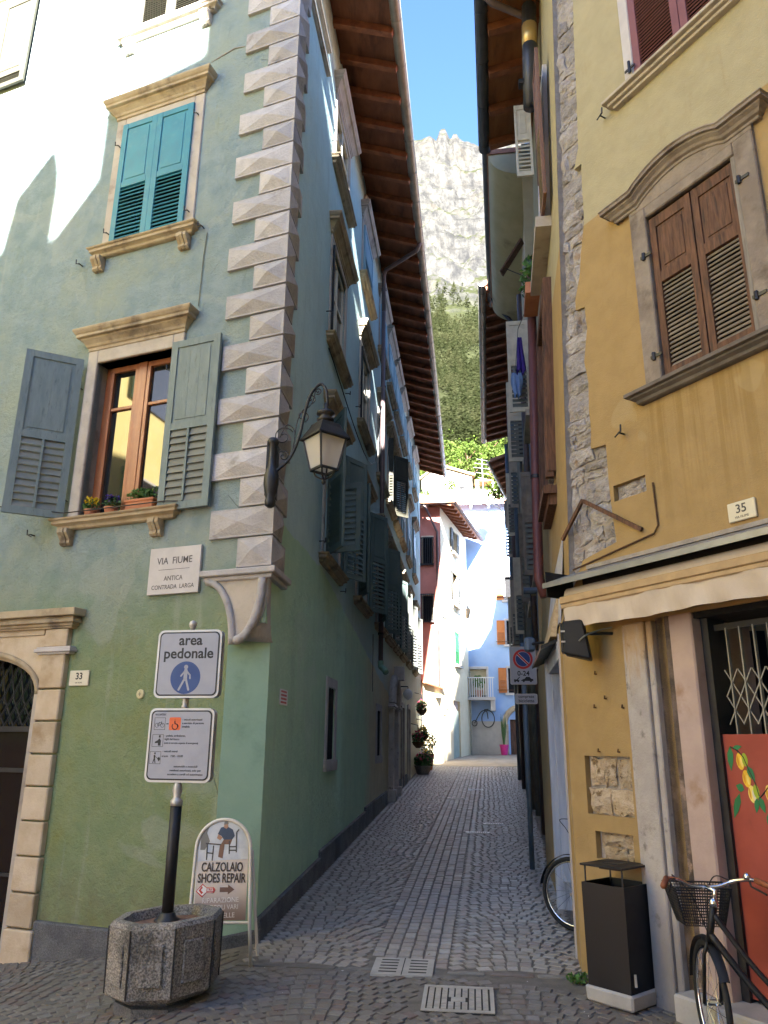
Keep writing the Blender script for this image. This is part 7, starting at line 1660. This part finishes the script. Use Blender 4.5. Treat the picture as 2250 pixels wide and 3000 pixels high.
ml = thing('wall_lantern', 'small lantern on a white scroll bracket at the pink house corner', 'street lamp', tuple(CR.P(3.0, .1, 5.0)))
q = MB(); bp_ = CR.P(s_c+.02, .02, 4.9)
q.tube(bez([bp_, bp_+V3((.25, -.1, .45)), bp_+V3((.6, -.15, .62)), bp_+V3((.95, -.1, .5)), bp_+V3((1.0, -.1, .3))], 6), .022, 6); q.tube(spiral(bp_+V3((.28, -.1, .3)), .16, 1.4, 0, 1), .016, 5); part('scroll_arm', q, M['white'], ml, smooth=True)
lc2 = bp_+V3((1.0, -.1, -.12)); q = MB().lathe(tuple(lc2), [(.07, 0), (.13, .32), (.17, .34), (.06, .44), (.03, .5)], 6); part('lantern_body', q, M['cream_frame'], ml)
fl2 = thing('wall_lantern', 'lantern on a curved iron bracket high on the blue house', 'street lamp', tuple(BL.P(1.0, .1, 9.8)))
q = MB(); q.tube(bez([BL.P(2.3, .05, 9.8), BL.P(2.0, .5, 10.6), BL.P(1.5, .8, 10.9), BL.P(1.15, .9, 10.7)], 6), .025, 6); part('arm', q, M['iron'], fl2); part('lantern_body', MB().lathe(tuple(BL.P(1.05, .9, 9.75)), [(.14, 0), (.24, .35), (.34, .38), (.16, .58), (.04, .7)], 6), M['cream_frame'], fl2)
pf = thing('wall_bicycle', 'thin iron old-fashioned bicycle ornament on the blue house wall', 'ornament', tuple(BL.P(1.0, .1, .9)))
q = MB(); q.tube([BL.P(1.02+.28*math.cos(t), .12, 1.17+.36*math.sin(t)) for t in np.linspace(0, 2*math.pi, 29)[:-1]], .02, 5, closed=True); q.tube([BL.P(.42+.11*math.cos(t), .12, .98+.12*math.sin(t)) for t in np.linspace(0, 2*math.pi, 17)[:-1]], .018, 5, closed=True); q.tube(bez([BL.P(1.02, .12, 1.17), BL.P(.95, .12, 1.5), BL.P(.7, .12, 1.45), BL.P(.42, .12, .98)], 6), .02, 5); q.tube([BL.P(.86, .12, 1.56), BL.P(1.05, .12, 1.58)], .02, 5); part('iron_outline', q, M['iron'], pf)
bpl = thing('balcony_plant', 'lime green plant on the blue house balcony', 'plant', tuple(BL.P(.65, .5, 2.1)))
part('pot', MB().lathe(tuple(BL.P(.65, .5, 2.08)), [(.12, 0), (.17, .3), (.15, .3)], 10), M['terracotta'], bpl); leaf_mass(tuple(BL.P(.65, .5, 2.75)), .28, .25, .3, 200, .08, M['leaf'], bpl, seed=8)
# ------------------------------------------------------------------ grit, dry leaves and paper scraps on the paving
def litter(name, label, mat, n, size, seed):
    r = random.Random(seed); mb = MB()
    for _ in range(n):
        if r.random() < .6: p = r.uniform(-.2, 16); q_ = r.choice([abs(r.gauss(.06, .07)), 2.5+.03*p-abs(r.gauss(0, .08)), r.uniform(0, 2.4)])
        else: p = r.uniform(-3.2, -.4); q_ = r.uniform(-1.5, 2.6)
        c = on(p, q_, .006); a = r.uniform(0, 6.3); s = size*r.uniform(.5, 1.4); U = V3((math.cos(a), math.sin(a), r.uniform(-.2, .3)))*s; W_ = V3((-math.sin(a), math.cos(a), r.uniform(-.2, .3)))*s*.6
        mb.add([c-U, c+W_, c+U, c-W_, c+V3((0, 0, .004))], [(0, 1, 4), (1, 2, 4), (2, 3, 4), (3, 0, 4)])
    o = part(name, mb, mat); tag(o, label, 'litter'); o['kind'] = 'stuff'
litter('dry_leaves', 'scattered dry leaf crumbs along the edges of the paving', rmat('dry_leaf', (.14, .09, .045), (.24, .16, .08), 20, .9, 0), 260, .011, 5)
litter('paper_scraps', 'tiny pale scraps on the paving stones', M['marble'], 55, .009, 6)
